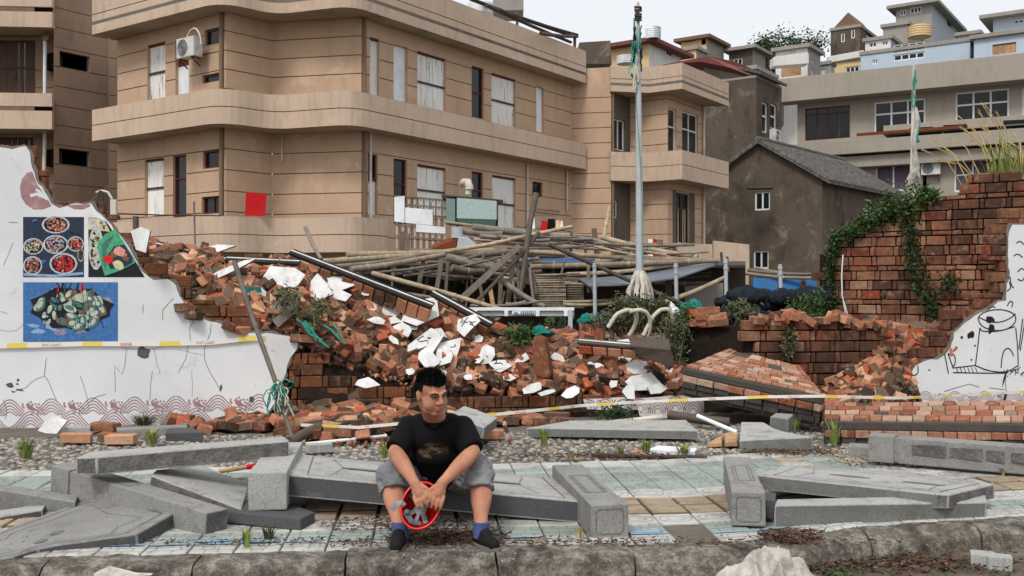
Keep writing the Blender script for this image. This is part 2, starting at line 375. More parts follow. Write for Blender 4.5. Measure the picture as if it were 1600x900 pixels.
fs = [(2 * i, 2 * i + 2, 2 * i + 3, 2 * i + 1) for i in range(len(us) - 1)]
mb.add(vs, fs); tag(mb.build('earth', M['bedding'], origin=(0, 6, -.03)), kind='structure')
kerb = empty('kerb', pv(0, 0, -.13)); tag(kerb, kind='structure')
js = [-4.8, -4.0, -3.2, -2.48, -1.7, -.91, -.1, .65, 1.4, 2.1, 2.85, 3.6, 4.4, 5.2]
for a, b in zip(js[:-1], js[1:]):
    mb = MB(); prof = [(-.0, -.04), (0, .0), (-.04, .001), (-.08, .002), (-.12, .002), (-.16, .0), (-.19, -.006), (-.22, -.022), (-.238, -.045), (-.245, -.07), (-.249, -.095), (-.252, -.12), (-.255, -.16)]
    n = 30; vs = []; dz = rnd.uniform(-.006, .006); dv = rnd.uniform(-.008, .008)
    for i in range(n):
        u = a + .006 + (b - a - .012) * i / (n - 1)
        for q, h in prof:
            p = pv(u, q + dv, h + dz); p += mnoise.noise_vector(p * 5) * .012 + mnoise.noise_vector(p * 19) * .006 + mnoise.noise_vector(p * 45) * .003; vs.append(p)
    k = len(prof)
    fs = [(i * k + j, (i + 1) * k + j, (i + 1) * k + j + 1, i * k + j + 1) for i in range(n - 1) for j in range(k - 1)]
    fs += [tuple(range(k)), tuple(range((n - 1) * k, n * k))[::-1]]
    mb.add([v for v in vs], [f[::-1] for f in fs]); mb.build('kerb_stone', M['kerb'], kerb)
# tiles
pav = MB(); vs = []
for u in us[15:62]: vs += [pv(u, .0, -.016), pv(u, 2.66, -.016)]
pav.add(vs, [(2 * i, 2 * i + 2, 2 * i + 3, 2 * i + 1) for i in range(46)])
pav = pav.build('pavement', M['bedding'], origin=(0, 6, -.016)); tag(pav, kind='structure')
rows = [0.004, .2, .45, .71, .96, 1.21, 1.47, 1.72, 1.97, 2.18, 2.4, 2.66]
rmat = ['tile_white', 'tile_green', 'tile_white', 'tile_tan', 'tile_tan', 'tile_white', 'tile_green', 'tile_green', 'tile_green', 'tile_green', 'tile_white']
rest = {k: MB() for k in set(rmat)}; nt = 0
groove = MB()
def tile_geo(mb, u0, u1, v0, v1, lift, tilt, tan):
    g = .005; q = lambda u, v, h: pv(u, v, h + tilt[0] * (u - u0) + tilt[1] * (v - v0))
    a, b, c, d = u0 + g, u1 - g, v0 + g, v1 - g; e = .006
    vs = [q(a, c, -.016), q(b, c, -.016), q(b, d, -.016), q(a, d, -.016), q(a, c, lift - e), q(b, c, lift - e), q(b, d, lift - e), q(a, d, lift - e),
          q(a + e, c + e, lift), q(b - e, c + e, lift), q(b - e, d - e, lift), q(a + e, d - e, lift)]
    fs = [(0, 1, 5, 4), (1, 2, 6, 5), (2, 3, 7, 6), (3, 0, 4, 7), (4, 5, 9, 8), (5, 6, 10, 9), (6, 7, 11, 10), (7, 4, 8, 11), (8, 9, 10, 11)]
    mb.add(vs, fs)
    if tan:
        mb.mi = 1; nb = 6
        for i in range(nb):
            s0 = c + .012 + (d - c - .024) * i / nb; s1 = s0 + (d - c - .024) / nb * .55
            vs = [q(a + .008, s0, lift), q(b - .008, s0, lift), q(b - .008, s1, lift), q(a + .008, s1, lift)]
            ts = [q(a + .012, s0 + .003, lift + .007), q(b - .012, s0 + .003, lift + .007), q(b - .012, s1 - .003, lift + .007), q(a + .012, s1 - .003, lift + .007)]
            mb.add(vs + ts, [(4, 5, 6, 7), (0, 1, 5, 4), (1, 2, 6, 5), (2, 3, 7, 6), (3, 0, 4, 7)])
        mb.mi = 0
def strip3(mb, pts, wd, nrm=Vector((0, 0, 1))):            # thin flat ribbon along pts
    vs = []
    for i, p in enumerate(pts):
        d = (pts[min(i + 1, len(pts) - 1)] - pts[max(i - 1, 0)]).normalized(); s = d.cross(nrm).normalized() * wd / 2
        vs += [p - s, p + s]
    mb.add(vs, [(2 * i, 2 * i + 1, 2 * i + 3, 2 * i + 2) for i in range(len(pts) - 1)])
for r in range(11):
    du = (r % 2) * .0
    for i in range(-20, 19):
        u0 = i * .25 + du - .04; u1 = u0 + .25; v0, v1 = rows[r], rows[r + 1]
        if (r in (0, 1) and i == 4) or rnd.random() < .012: continue
        mname = rmat[r]
        if u0 > 2.0 and r > 3 and rnd.random() < .6: mname = rnd.choice(['tile_white', 'tile_tan', 'tile_white'])
        lift = rnd.uniform(-.003, .003); tilt = (rnd.gauss(0, .008), rnd.gauss(0, .008)); tan = mname == 'tile_tan' and r in (3, 4)
        own = r <= 9 and -13 <= i <= 16
        mb = MB() if own else rest[mname]
        tile_geo(mb, u0, u1, v0, v1, lift, tilt, tan)
        if own and nt < 300:
            nt += 1; o = mb.build('paving_tile', [M['tan_gap'], M[mname]] if tan else M[mname], pav)
            # pressed pattern of fine joints on the tile
            if mname != 'tile_tan':
                g = MB(); q = lambda a, b: pv(u0 + a, v0 + b, lift + tilt[0] * a + tilt[1] * b + .0012)
                hh = v1 - v0
                if mname == 'tile_white' and r in (2, 5, 10):
                    for rr in (.05, .09):
                        strip3(g, [q(.125 + rr * 1.15 * math.cos(t * .3491), hh * .5 + rr * math.sin(t * .3491)) for t in range(19)], .0035)
                    strip3(g, [q(.01, hh * .3), q(.06, hh * .33)], .0035); strip3(g, [q(.19, hh * .7), q(.24, hh * .66)], .0035)
                else:
                    for b in (.33, .66): strip3(g, [q(.008, hh * b), q(.12, hh * (b + rnd.uniform(-.04, .04))), q(.242, hh * b)], .0035)
                    for b in range(3):
                        for a in (.3, .7): 
                            x = .25 * (a + rnd.uniform(-.14, .14)); strip3(g, [q(x, hh * b / 3 + .008), q(x + .006, hh * (b + 1) / 3 - .006)], .0035)
                g.build('pressed_joint', M['bedding'], o)
        elif own: tile_geo(rest[mname], u0, u1, v0, v1, lift, tilt, tan)
for k, mb in rest.items():
    if mb.v: tag(mb.build('paving_tile_field', [M[k], M[k]], pav), kind='stuff')
# painted blue line on the first tiles
bl = MB()
for i in range(-20, 16):
    u = i * .25 - .04
    if i == 4 or rnd.random() < .12: continue
    a, b = u + .006, u + .244 - rnd.random() * .04; v0 = .17 + rnd.uniform(-.01, .01); v1 = v0 + .022 + rnd.uniform(0, .02)
    bl.add([pv(a, v0, .0062), pv(b, v0, .0062), pv(b, v1, .0062), pv(a, v1, .0062)], [(0, 1, 2, 3)])
    if rnd.random() < .5:
        v0, v1 = .21, .262; bl.add([pv(a, v0, .0066), pv(b - .05, v0, .0066), pv(b - .02, v1, .0066), pv(a, v1, .0066)], [(0, 1, 2, 3)])
bl.build('blue_paint_line', M['tile_blue'], pav)
# pebble strip between tiles and wall
pb = MB(); ico = []
t = (1 + 5 ** .5) / 2
iv = [Vector(v).normalized() for v in [(-1, t, 0), (1, t, 0), (-1, -t, 0), (1, -t, 0), (0, -1, t), (0, 1, t), (0, -1, -t), (0, 1, -t), (t, 0, -1), (t, 0, 1), (-t, 0, -1), (-t, 0, 1)]]
iff = [(0, 11, 5), (0, 5, 1), (0, 1, 7), (0, 7, 10), (0, 10, 11), (1, 5, 9), (5, 11, 4), (11, 10, 2), (10, 7, 6), (7, 1, 8), (3, 9, 4), (3, 4, 2), (3, 2, 6), (3, 6, 8), (3, 8, 9), (4, 9, 5), (2, 4, 11), (6, 2, 10), (8, 6, 7), (9, 8, 1)]
for i in range(-80, 72):
    for j in range(31):
        u = i * .062 + rnd.uniform(-.025, .025); v = 2.7 + j * .062 + rnd.uniform(-.03, .03)
        s = rnd.uniform(.022, .042); p = pv(u, v, -.034); rz = Matrix.Rotation(rnd.random() * 6.28, 3, 'Z')
        sx, sy = s * rnd.uniform(.8, 1.3), s * rnd.uniform(.7, 1); sz = rnd.uniform(.014, .026)
        pb.add([p + rz @ Vector((q.x * sx, q.y * sy, q.z * sz)) for q in iv], iff, True)
tag(pb.build('pebble_paving', M['pebble']), 'rounded pebbles set in a strip between tiles and ruined wall', 'pebbles', kind='stuff')

# ---------------------------------------------------------------- granite railing pieces
def slab(name, label, pts, thick, mat='granite', side=None, carve=0, bevel=.009, rough=.007, brk=None, group='fallen granite railing pieces'):
    """pts: photo pixels with distances of the upper face; thickness goes down its normal"""
    q = [P(*p) for p in pts]
    n = Vector((0, 0, 0))
    for i in range(1, len(q) - 1): n += (q[i] - q[0]).cross(q[i + 1] - q[0])
    n.normalize()
    if n.z < 0: n = -n
    c = sum(q, Vector()) / len(q)
    q = [p - n * (p - c).dot(n) for p in q]
    root = empty(name, (c.x, c.y, min(p.z for p in q) - thick), label, 'stone slab', group)
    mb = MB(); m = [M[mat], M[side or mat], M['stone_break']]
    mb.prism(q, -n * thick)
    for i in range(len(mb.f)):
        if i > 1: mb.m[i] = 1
    if brk is not None:
        for e in brk: mb.m[2 + e] = 2
    body = mb.build('slab_body', m, root, bevel, rough)
    if carve:
        ins = [c + (p - c) * (1 - carve) + n * .004 for p in q]; g = MB(); k = len(ins)
        for i in range(k):
            a, b = ins[i], ins[(i + 1) % k]
            strip3(g, [a, (a + b) / 2, b], .007, n)
        ins2 = [c + (p - c) * (1 - carve - .16) + n * .0045 for p in q]
        for i in range(k):
            a, b = ins2[i], ins2[(i + 1) % k]; m_ = (a + b) / 2 + (c - (a + b) / 2) * .12
            strip3(g, [a, a * .6 + m_ * .4, m_, b * .6 + m_ * .4, b], .005, n)
        g.build('carved_outline', M['granite_groove'], root)
        ax = (q[1] - q[0]).normalized(); ay = n.cross(ax)
        wdt = (q[1] - q[0]).length * .12
        for s in (-1, 1):
            g = MB(); cc = c + ax * s * wdt * 1.7 + n * .0042
            g.add([cc + ax * wdt * math.cos(t * .393) + ay * .03 * math.sin(t * .393) for t in range(16)], [tuple(range(16))]); 
            g.build('carved_petal', M['granite_groove'], root)
    return root
def post(name, label, p0, p1, wd, h, mat='granite', head=.24, panel=True, brk=False, roll=0, group='fallen granite railing posts'):
    """square railing post lying from its head p0 to its foot p1"""
    a, b = Vector(p0), Vector(p1); d, s_, u = frame(b - a)
    if roll:
        q = Matrix.Rotation(roll, 3, d); s_ = q @ s_; u = q @ u
    root = empty(name, ((a + b) / 2 - u * h / 2), label, 'stone post', group)
    ln = (b - a).length
    mb = MB(); mb.bar(a, a + d * head, wd, h, u); mb.build('post_head', M[mat], root, .008, .003)
    mb = MB(); mb.bar(a + d * head, a + d * (head + .03), wd * .86, h * .86, u); mb.build('post_neck', M[mat], root, .003)
    mb = MB(); mb.bar(a + d * (head + .03), b, wd * .97, h * .97, u)
    if brk: mb.m[1] = 1
    sh = mb.build('post_shaft', [M[mat], M['stone_break']], root, .008, .004)
    if panel:
        g = MB(); n0 = head + .09; n1 = min(ln - .06, n0 + .5)
        for k, off in ((0, .0), (1, .02)):
            x = wd * .3 - off
            pp = [a + d * n0 + s_ * -x, a + d * n1 + s_ * -x, a + d * n1 + s_ * x, a + d * n0 + s_ * x]; pp = [p + u * (h * .485 + .0025) for p in pp]
            for i in range(4): strip3(g, [pp[i], (pp[i] + pp[(i + 1) % 4]) / 2, pp[(i + 1) % 4]], .007, u)
        g.build('carved_outline', M['granite_groove'], root)
        g = MB(); pp = [a - d * .0025 + s_ * wd * .5 * cx * .72 + u * h * .5 * cy * .72 for cx, cy in ((-1, -.8), (-.8, -1), (.8, -1), (1, -.8), (1, .8), (.8, 1), (-.8, 1), (-1, .8))]
        for i in range(8): strip3(g, [pp[i], (pp[i] + pp[(i + 1) % 8]) / 2, pp[(i + 1) % 8]], .007, d)
        g.build('carved_ring', M['granite_groove'], root)
    return root
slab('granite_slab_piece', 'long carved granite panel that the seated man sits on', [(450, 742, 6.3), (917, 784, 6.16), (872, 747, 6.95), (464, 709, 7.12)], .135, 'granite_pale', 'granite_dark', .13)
post('granite_post', 'square granite post lying at the right end of the panel the man sits on', P(953, 815, 5.8), P(886, 747, 7.0), .225, .2)
post('granite_post', 'square granite post pointing at the viewer, left of the panel the man sits on', P(418, 768, 6.15), P(448, 715, 7.25), .235, .235, 'granite_pale', panel=False)
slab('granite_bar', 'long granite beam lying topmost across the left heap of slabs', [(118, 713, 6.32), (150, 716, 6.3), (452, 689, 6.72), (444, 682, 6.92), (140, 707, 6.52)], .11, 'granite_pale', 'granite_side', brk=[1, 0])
post('granite_post', 'square granite post with broken foot under the topmost left beam', P(97, 745, 6.8), P(338, 822, 5.92), .17, .19, 'granite', head=.2, brk=True)
slab('granite_slab_piece', 'wide carved granite panel with notched edge at the lower left', [(-70, 868, 5.55), (0, 836, 5.95), (164, 763, 6.75), (281, 805, 6.1), (214, 838, 5.62), (84, 846, 5.5), (58, 851, 5.46), (34, 862, 5.38), (22, 868, 5.33), (-70, 884, 5.2)], .085, 'granite', 'granite_dark', .14)
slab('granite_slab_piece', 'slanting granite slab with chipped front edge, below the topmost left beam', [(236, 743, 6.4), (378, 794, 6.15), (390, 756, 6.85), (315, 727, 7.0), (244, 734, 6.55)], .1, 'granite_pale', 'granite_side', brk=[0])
slab('stone_chunk', 'broken dark granite chunk under the left upright post end', [(352, 796, 6.1), (470, 812, 5.95), (492, 800, 6.15), (440, 782, 6.5), (370, 786, 6.4)], .075, 'granite_dark', 'granite_dark')
slab('granite_bar', 'granite beam running out of the left edge behind the carved panel', [(-60, 756, 6.55), (118, 783, 6.4), (124, 775, 6.6), (-60, 746, 6.75)], .15, 'granite', 'granite_side')
slab('granite_bar', 'short granite bar with pale top at the left edge, in front of another beam', [(-60, 818, 6.1), (66, 796, 6.3), (72, 787, 6.5), (-60, 806, 6.3)], .11, 'granite_pale', 'granite_dark')
post('granite_post', 'square granite post lying end-on between the tiles and the right slabs', P(1170, 796, 6.0), P(1152, 735, 7.2), .2, .205, panel=True, head=.28)
slab('granite_slab_piece', 'carved granite panel with broken right end resting on a beam', [(1180, 742, 6.75), (1464, 771, 6.22), (1482, 774, 6.2), (1554, 757, 6.55), (1430, 737, 6.95), (1226, 728, 7.15)], .095, 'granite_pale', 'granite_side', .14, brk=[1, 2])
slab('granite_bar', 'straight granite beam on the kerbside tiles under the broken right panel', [(1211, 791, 6.04), (1542, 784, 6.3), (1540, 774, 6.47), (1215, 779, 6.2)], .14, 'granite_pale', 'granite_side')
slab('granite_bar', 'dark granite stub between the right post and the right beam', [(1190, 778, 6.2), (1211, 783, 6.15), (1214, 770, 6.5), (1190, 768, 6.5)], .12, 'granite_dark')
flk = post('granite_post', 'granite post with square head and flaking side at the right edge, by the brick slab', P(1360, 698, 8.25), P(1660, 722, 7.55), .2, .215, 'granite', head=.2, panel=False)
g = MB()
for a, b in ((1425, 1478), (1484, 1535), (1541, 1570), (1580, 1640)):
    za, zb = [8.25 + (7.55 - 8.25) * (x - 1360) / 300 - .112 for x in (a, b)]
    ya, yb = [698 + 24 * (x - 1360) / 300 for x in (a, b)]
    g.add([P(a, ya - 8, za), P(b, yb - 10, zb), P(b, yb + 9, zb), P(a, ya + 6, za)], [(3, 2, 1, 0)])
g.build('flaked_patch', M['stone_break'], flk)
slab('stone_block', 'small granite block butting the square post head at right', [(1326, 697, 8.6), (1358, 699, 8.5), (1358, 693, 8.75), (1328, 692, 8.8)], .1, 'granite')
slab('granite_slab_piece', 'granite panel corner with curved notch before the fallen brick slab', [(1156, 688, 8.82), (1270, 684, 8.75), (1225, 673, 9.1), (1208, 668, 9.3), (1194, 661, 9.6), (1158, 659, 9.7)], .105, 'granite_pale', 'granite_side')
slab('granite_bar', 'long low granite slab on the pebbles behind the man, with a brick on it', [(823, 670, 9.75), (1091, 672, 9.45), (1072, 657, 10.0), (890, 656, 10.1)], .085, 'granite_pale', 'granite_side')
slab('granite_slab_piece', 'tilted granite slab leaning behind the man, right of his shoulder', [(700, 648, 9.1), (757, 668, 8.8), (778, 652, 9.3), (726, 634, 9.6)], .1, 'granite_pale', 'granite_side')
slab('stone_block', 'flat granite kerbstone along the painted wall foot', [(182, 672, 9.9), (292, 667, 9.9), (292, 663, 10.12), (182, 667, 10.12)], .12, 'granite')
slab('stone_block', 'dark granite block before the wall foot, below the loose bricks', [(258, 676, 9.55), (318, 675, 9.5), (300, 668, 9.75), (262, 669, 9.75)], .1, 'granite_dark')
slab('stone_block', 'pale granite block left of the upright brick at the wall foot', [(107, 668, 9.95), (141, 668, 9.93), (141, 664, 10.12), (107, 664, 10.12)], .13, 'granite_pale')
slab('stone_block', 'granite block behind the fallen brick slab corner, near grass', [(1203, 651, 9.6), (1232, 655, 9.5), (1240, 647, 9.75), (1212, 645, 9.8)], .15, 'granite', 'granite_side')
def paver(label, px, py, h, rz):                       # grey interlocking paver, a zigzag block
    c = G(px, py, h); mb = MB(); r = Matrix.Rotation(rz, 3, 'Z')
    pts = [(-.11, -.05), (-.03, -.05), (-.02, -.075), (.1, -.075), (.11, .02), (.03, .03), (.02, .07), (-.1, .07)]
    mb.prism([c + r @ Vector((x, y, .075)) for x, y in pts], (0, 0, -.075))
    return tag(mb.build('paver_block', M['granite_pale'], bevel=.005, rough=.003), label, 'paver')
paver('grey zigzag paver block lying on the muddy road by the kerb', 1548, 886, -.13, -.3)
paver('grey broken paver standing on the pebbles left of the man', 498, 706, 0, .6)
# ---------------------------------------------------------------- bricks
def brick_mesh(name, l, wd, h, seed, mat, broken=0):
    r = random.Random(seed); mb = MB(); x, y, z = l / 2, wd / 2, h / 2
    vs = [Vector((a * x, b * y, c * z)) for c in (-1, 1) for a, b in ((-1, -1), (1, -1), (1, 1), (-1, 1))]
    if broken:
        for i in (1, 2, 5, 6): vs[i].x -= r.uniform(0, l * .45 * broken)
    for v in vs: v += Vector((r.uniform(-1, 1), r.uniform(-1, 1), r.uniform(-1, 1))) * .004
    mb.add(vs, [(3, 2, 1, 0), (4, 5, 6, 7), (0, 1, 5, 4), (1, 2, 6, 5), (2, 3, 7, 6), (3, 0, 4, 7)])
    me = mb.mesh(name, M[mat]); bm = bmesh.new(); bm.from_mesh(me)
    bmesh.ops.bevel(bm, geom=list(bm.edges), offset=r.uniform(.004, .008), segments=1, affect='EDGES')
    if mat == 'brick' and seed % 3:
        me.materials.append(M['mortar_coat']); side = (Vector((0, 0, 1)), Vector((0, 0, -1)), Vector((0, 1, 0)))[seed % 3]; bm.normal_update()
        for fc in bm.faces:
            if fc.normal.dot(side) > .8 or (seed % 4 == 0 and abs(fc.normal.z) > .8): fc.material_index = 1
    for v in bm.verts: v.co += mnoise.noise_vector(v.co * 28 + Vector((seed, 0, 0))) * .0045
    bm.to_mesh(me); bm.free(); return me
LOOSE = [brick_mesh('loose_brick', .27, .135, .085, i, 'brick', [0, 0, 0, 0, 1, 1, 1, .5][i % 8]) for i in range(12)]
LOOSE_VF = [([v.co.copy() for v in m.vertices], [tuple(p.vertices) for p in m.polygons], [p.material_index for p in m.polygons]) for m in LOOSE]
WALLM = {}
def wall_brick(l, h, d, mat):                          # shared meshes for bricks in walls
    k = (round(l, 3), round(h, 3), round(d, 3), mat, rnd.randrange(3))
    if k not in WALLM: WALLM[k] = brick_mesh('brick', l, d, h, len(WALLM) + 40, mat)
    return WALLM[k]
V_DIR = Vector((.82, -.572, 0)).normalized(); U_DIR = Vector((.572, .82, 0))
class BrickWall:
    """hollow-bond brickwork: courses of bricks on edge with header ends between, now and then a flat course"""
    def __init__(s, root, org, ax, up=Vector((0, 0, 1)), mat='brick_wall', cap=300, depth=.115):
        s.root = root; s.org = Vector(org); s.ax = ax.normalized(); s.up = up.normalized(); s.nr = s.ax.cross(s.up).normalized(); s.n = 0; s.cap = cap
        s.mat = mat; s.rest = MB(); s.depth = depth; s.jobs = []
        s.rot = Matrix((s.ax, -s.nr, s.up)).transposed()
    def put(s, x, z, l, h, out=0.0):
        s.jobs.append((x, z, l, h, out))
    def lay(s, x0, x1, h0, h1, inside, flat_every=3, hh=.118, thin=.056, joint=.012):
        z = h0; c = 0
        while z < h1:
            fl = c % (flat_every + 1) == flat_every; h = thin if fl else hh
            x = x0 - rnd.random() * .2; k = 0
            while x < x1:
                l = rnd.choice((.235, .235, .115)) if fl else (.235 if k % 2 == 0 else .056)
                if inside(x + l / 2, z + h / 2): s.put(x + l / 2, z + h / 2, l, h, rnd.uniform(-.006, .008))
                x += l + joint; k += 1
            z += h + joint; c += 1
    def finish(s, rank=None):
        off = ORG[s.root.name]
        js = sorted(s.jobs, key=rank) if rank else s.jobs
        for i, (x, z, l, h, out) in enumerate(js):
            p = s.org + s.ax * x + s.up * z + s.nr * (out - s.depth / 2)
            rot = s.rot @ Matrix.Rotation(rnd.gauss(0, .012), 3, 'Y')
            me = wall_brick(l, h, s.depth, s.mat)
            if i < s.cap:
                o = link('brick', me, s.root); o.matrix_local = Matrix.Translation(p - off) @ rot.to_4x4()
            else:
                s.rest.add([p + rot @ v.co for v in me.vertices], [tuple(q.vertices) for q in me.polygons])
        if s.rest.v: tag(s.rest.build('brick_field', M[s.mat], s.root), kind='stuff')
def poly_in(poly, x, y):
    c = False; n = len(poly); j = n - 1
    for i in range(n):
        xi, yi = poly[i]; xj, yj = poly[j]
        if (yi > y) != (yj > y) and x < (xj - xi) * (y - yi) / (yj - yi) + xi: c = not c
        j = i
    return c
# the long painted wall stood on one line
def WZ(px): return 11.3 / (1 - .15 * (px - 800) / FPX)
WN = Vector((.15, -1, 0)).normalized(); WA = Vector((1, .15, 0)).normalized()
def WP(px, py, off=0.0): return P(px, py, WZ(px)) + WN * off
def to_px(p): return (800 + p.x * FPX / p.y, 450 - (p.z - CAM_H) * FPX / p.y)
def smooth_poly(pts, jag=2.5, step=9, closed=False):   # break a straight pixel outline into a ragged one
    out = []
    for i, a in enumerate(pts):
        if i == len(pts) - 1 and not closed: out.append(a); break
        b = pts[(i + 1) % len(pts)]; d = math.hypot(b[0] - a[0], b[1] - a[1]); n = max(1, int(d / step))
        for k in range(n):
            t = k / n; j = jag if n > 0 and k else jag * .3
            out.append((a[0] + (b[0] - a[0]) * t + rnd.uniform(-j, j), a[1] + (b[1] - a[1]) * t + rnd.uniform(-j, j)))
    return out
def fillpoly(mb, pts3, ext):                           # concave outline: triangulated front and back, plus sides
    bm = bmesh.new(); vs = [bm.verts.new(p) for p in pts3]; f = bm.faces.new(vs); f.normal_update()
    bmesh.ops.triangulate(bm, faces=[f]); bm.verts.index_update()
    tri = [tuple(v.index for v in q.verts) for q in bm.faces]; bm.free()
    n = len(pts3); nr = (pts3[tri[0][1]] - pts3[tri[0][0]]).cross(pts3[tri[0][2]] - pts3[tri[0][0]])
    if nr.dot(ext) > 0: tri = [t[::-1] for t in tri]
    mb.add(list(pts3), tri); 
    mb.mi += 1; mb.add([p + ext for p in pts3], [t[::-1] for t in tri])
    mb.add(list(pts3) + [p + ext for p in pts3], [(i, (i + 1) % n, (i + 1) % n + n, i + n) for i in range(n)]); mb.mi -= 1
PL = [(-60, 676), (-60, 226), (0, 230), (20, 233), (40, 228), (47, 238), (50, 262), (56, 280), (70, 300), (80, 318), (92, 325), (112, 318), (142, 318), (150, 330), (168, 345), (178, 360), (195, 376), (210, 402), (222, 424), (240, 438), (262, 436), (275, 446), (280, 462), (292, 478), (294, 488), (306, 496), (328, 503), (350, 508), (358, 518), (372, 522), (400, 520), (440, 524), (464, 529), (464, 545), (454, 558), (448, 572), (444, 590), (438, 606), (428, 632), (416, 650), (404, 664), (380, 661)]
PLr = smooth_poly(PL[1:-1], 1.6, 8) + [PL[-1], PL[0]]
mw = empty('mural_wall', WP(150, 668) , 'white painted wall with food pictures and wave border, broken off on one side', 'wall')
mb = MB(); fillpoly(mb, [WP(x, y) for x, y in PLr], -WN * .022); mb.build('plaster_skin', [M['plaster'], M['plaster_back']], mw)
mb = MB(); fillpoly(mb, [WP(x + rnd.uniform(0, 6) * (x > -50), y - rnd.uniform(0, 5), -.007) for x, y in PLr[:-2]] + [WP(x, y, -.007) for x, y in PLr[-2:]], -WN * .02); mb.build('plaster_undercoat', [M['plaster_back'], M['plaster_back']], mw)
mb = MB(); core = [(x - (8 if x > 60 else 0), y + (8 if y < 600 else 0)) for x, y in PL]
fillpoly(mb, [WP(x, y, -.1) for x, y in core], -WN * .14); mb.build('wall_core', [M['mortar_dark'], M['mortar_dark']], mw)
bwl = BrickWall(mw, WP(-60, 672, -.024), WA, mat='brick_wet')
def near_edge(x, z):
    q = to_px(bwl.org + bwl.ax * x + Vector((0, 0, z)))
    if q[1] > 655 or q[0] > 470: return False
    ins = poly_in(PL, *q); d = 7 if q[0] < 48 else 13 if q[0] < 120 else 8 if q[0] < 190 else 22
    d *= .55 + .9 * rnd.random()
    hit = any(poly_in(PL, q[0] + a, q[1] + b) for a, b in ((-d, 0), (-d * .7, d * .7), (0, d)))
    deep = poly_in(PL, q[0] + 22, q[1] - 22) and poly_in(PL, q[0] + 30, q[1])
    return hit and not (ins and deep)
bwl.lay(0, 4.2, 0, 3.1, near_edge); bwl.finish()
# pictures painted on the wall
def ell(mb, cx, cy, rx, ry, off, mi, rot=0, n=14, wob=0):
    mb.mi = mi; c, s = math.cos(rot), math.sin(rot); pts = []
    for i in range(n):
        t = 2 * math.pi * i / n; k = 1 + rnd.uniform(-wob, wob); x, y = rx * math.cos(t) * k, ry * math.sin(t) * k
        pts.append(WP(cx + x * c - y * s, cy + x * s + y * c, off))
    mb.add(pts, [tuple(range(n))[::-1]])
def quad_px(mb, pts, off, mi): mb.mi = mi; mb.add([WP(x, y, off) for x, y in pts], [tuple(range(len(pts)))[::-1]])
def chaikin(p, n=2):
    for _ in range(n):
        q = [p[0]]
        for a, b in zip(p, p[1:]): q += [(a[0] * .75 + b[0] * .25, a[1] * .75 + b[1] * .25), (a[0] * .25 + b[0] * .75, a[1] * .25 + b[1] * .75)]
        p = q + [p[-1]]
    return p
def line_px(mb, pts, off, mi, wpx): mb.mi = mi; strip3(mb, [WP(x, y, off) for x, y in pts], wpx * WZ(pts[0][0]) / FPX, WN)
PAINT = [flat('paint_navy', 44, 54, 72), flat('paint_grey', 186, 190, 196), flat('paint_black', 30, 32, 40), flat('paint_cream', 206, 198, 160), flat('paint_orange', 196, 108, 84),
         flat('paint_red', 206, 40, 38), flat('paint_mauve', 140, 134, 148), flat('paint_green', 74, 164, 122), flat('paint_blue', 66, 112, 168), flat('paint_sky', 132, 166, 204),
         flat('paint_teal', 70, 116, 108), flat('paint_shell', 178, 186, 166), flat('paint_brown', 120, 92, 74), flat('paint_pink', 222, 160, 140)]
mb = MB(); quad_px(mb, [(36, 433), (131, 433), (131, 339), (36, 339)], .003, 0)
for i in range(16):
    x = rnd.uniform(40, 120); y = rnd.uniform(342, 430); line_px(mb, [(x, y), (x + rnd.uniform(6, 11), y + rnd.uniform(-3, 3))], .0036, rnd.choice((2, 2, 8)), 3)
line_px(mb, [(37, 429), (84, 431), (130, 427)], .0038, 9, 4)
for cx, cy, rx, ry, c1, c2 in ((87, 351, 22, 14, 4, 13), (52, 385, 16, 13, 3, 11), (87, 382, 20, 15, 6, 1), (118, 381, 13, 12, 5, 4), (126, 398, 5, 11, 12, 2), (51, 415, 15, 15, 12, 4), (99, 412, 22, 17, 5, 5)):
    ell(mb, cx, cy, rx, ry, .0045, 1); ell(mb, cx, cy, rx * .86, ry * .84, .0055, 2)
    for i in range(70):
        a = rnd.random() * 6.28; q = rnd.random() ** .5 * .74; ell(mb, cx + rx * q * math.cos(a), cy + ry * q * math.sin(a), rx * rnd.uniform(.07, .15), ry * rnd.uniform(.05, .11), .0065 + i * 3e-5, rnd.choice((c1, c1, c1, c2, c2, 12, 13, 2)), rnd.random() * 3, 7, .2)
    ell(mb, cx - rx * .3, cy - ry * .62, rx * .3, ry * .05, .0095, 1, -.4, 8)
mb.build('painted_bowls', PAINT, mw)
mb = MB(); quad_px(mb, [(138, 433), (226, 433), (208, 402), (193, 378), (176, 361), (166, 346), (150, 340), (138, 340)], .003, 2)
quad_px(mb, [(138, 358), (172, 362), (164, 346), (152, 341), (138, 341)], .0036, 3)
ell(mb, 150, 388, 12, 34, .0045, 1); ell(mb, 149, 388, 10, 30, .005, 11)
for i in range(40):
    a = rnd.random() * 6.28; q = rnd.random() ** .5; ell(mb, 149 + 8 * q * math.cos(a), 388 + 27 * q * math.sin(a), 2.6, 2, .0056 + i * 3e-5, rnd.choice((1, 3, 12, 2)), rnd.random() * 3, 7)
for i in range(16): ell(mb, rnd.uniform(140, 168), rnd.uniform(344, 357), 3, 2, .0056 + i * 3e-5, rnd.choice((3, 1, 12)), rnd.random() * 3, 7)
quad_px(mb, [(152, 380), (164, 366), (180, 358), (192, 376), (204, 398), (212, 410), (190, 422), (164, 431), (157, 410)], .008, 7)
quad_px(mb, [(160, 382), (168, 374), (178, 368), (166, 392), (166, 424), (160, 408)], .0085, 10); quad_px(mb, [(178, 385), (194, 382), (206, 402), (208, 410), (190, 420), (172, 420), (166, 402)], .009, 0)
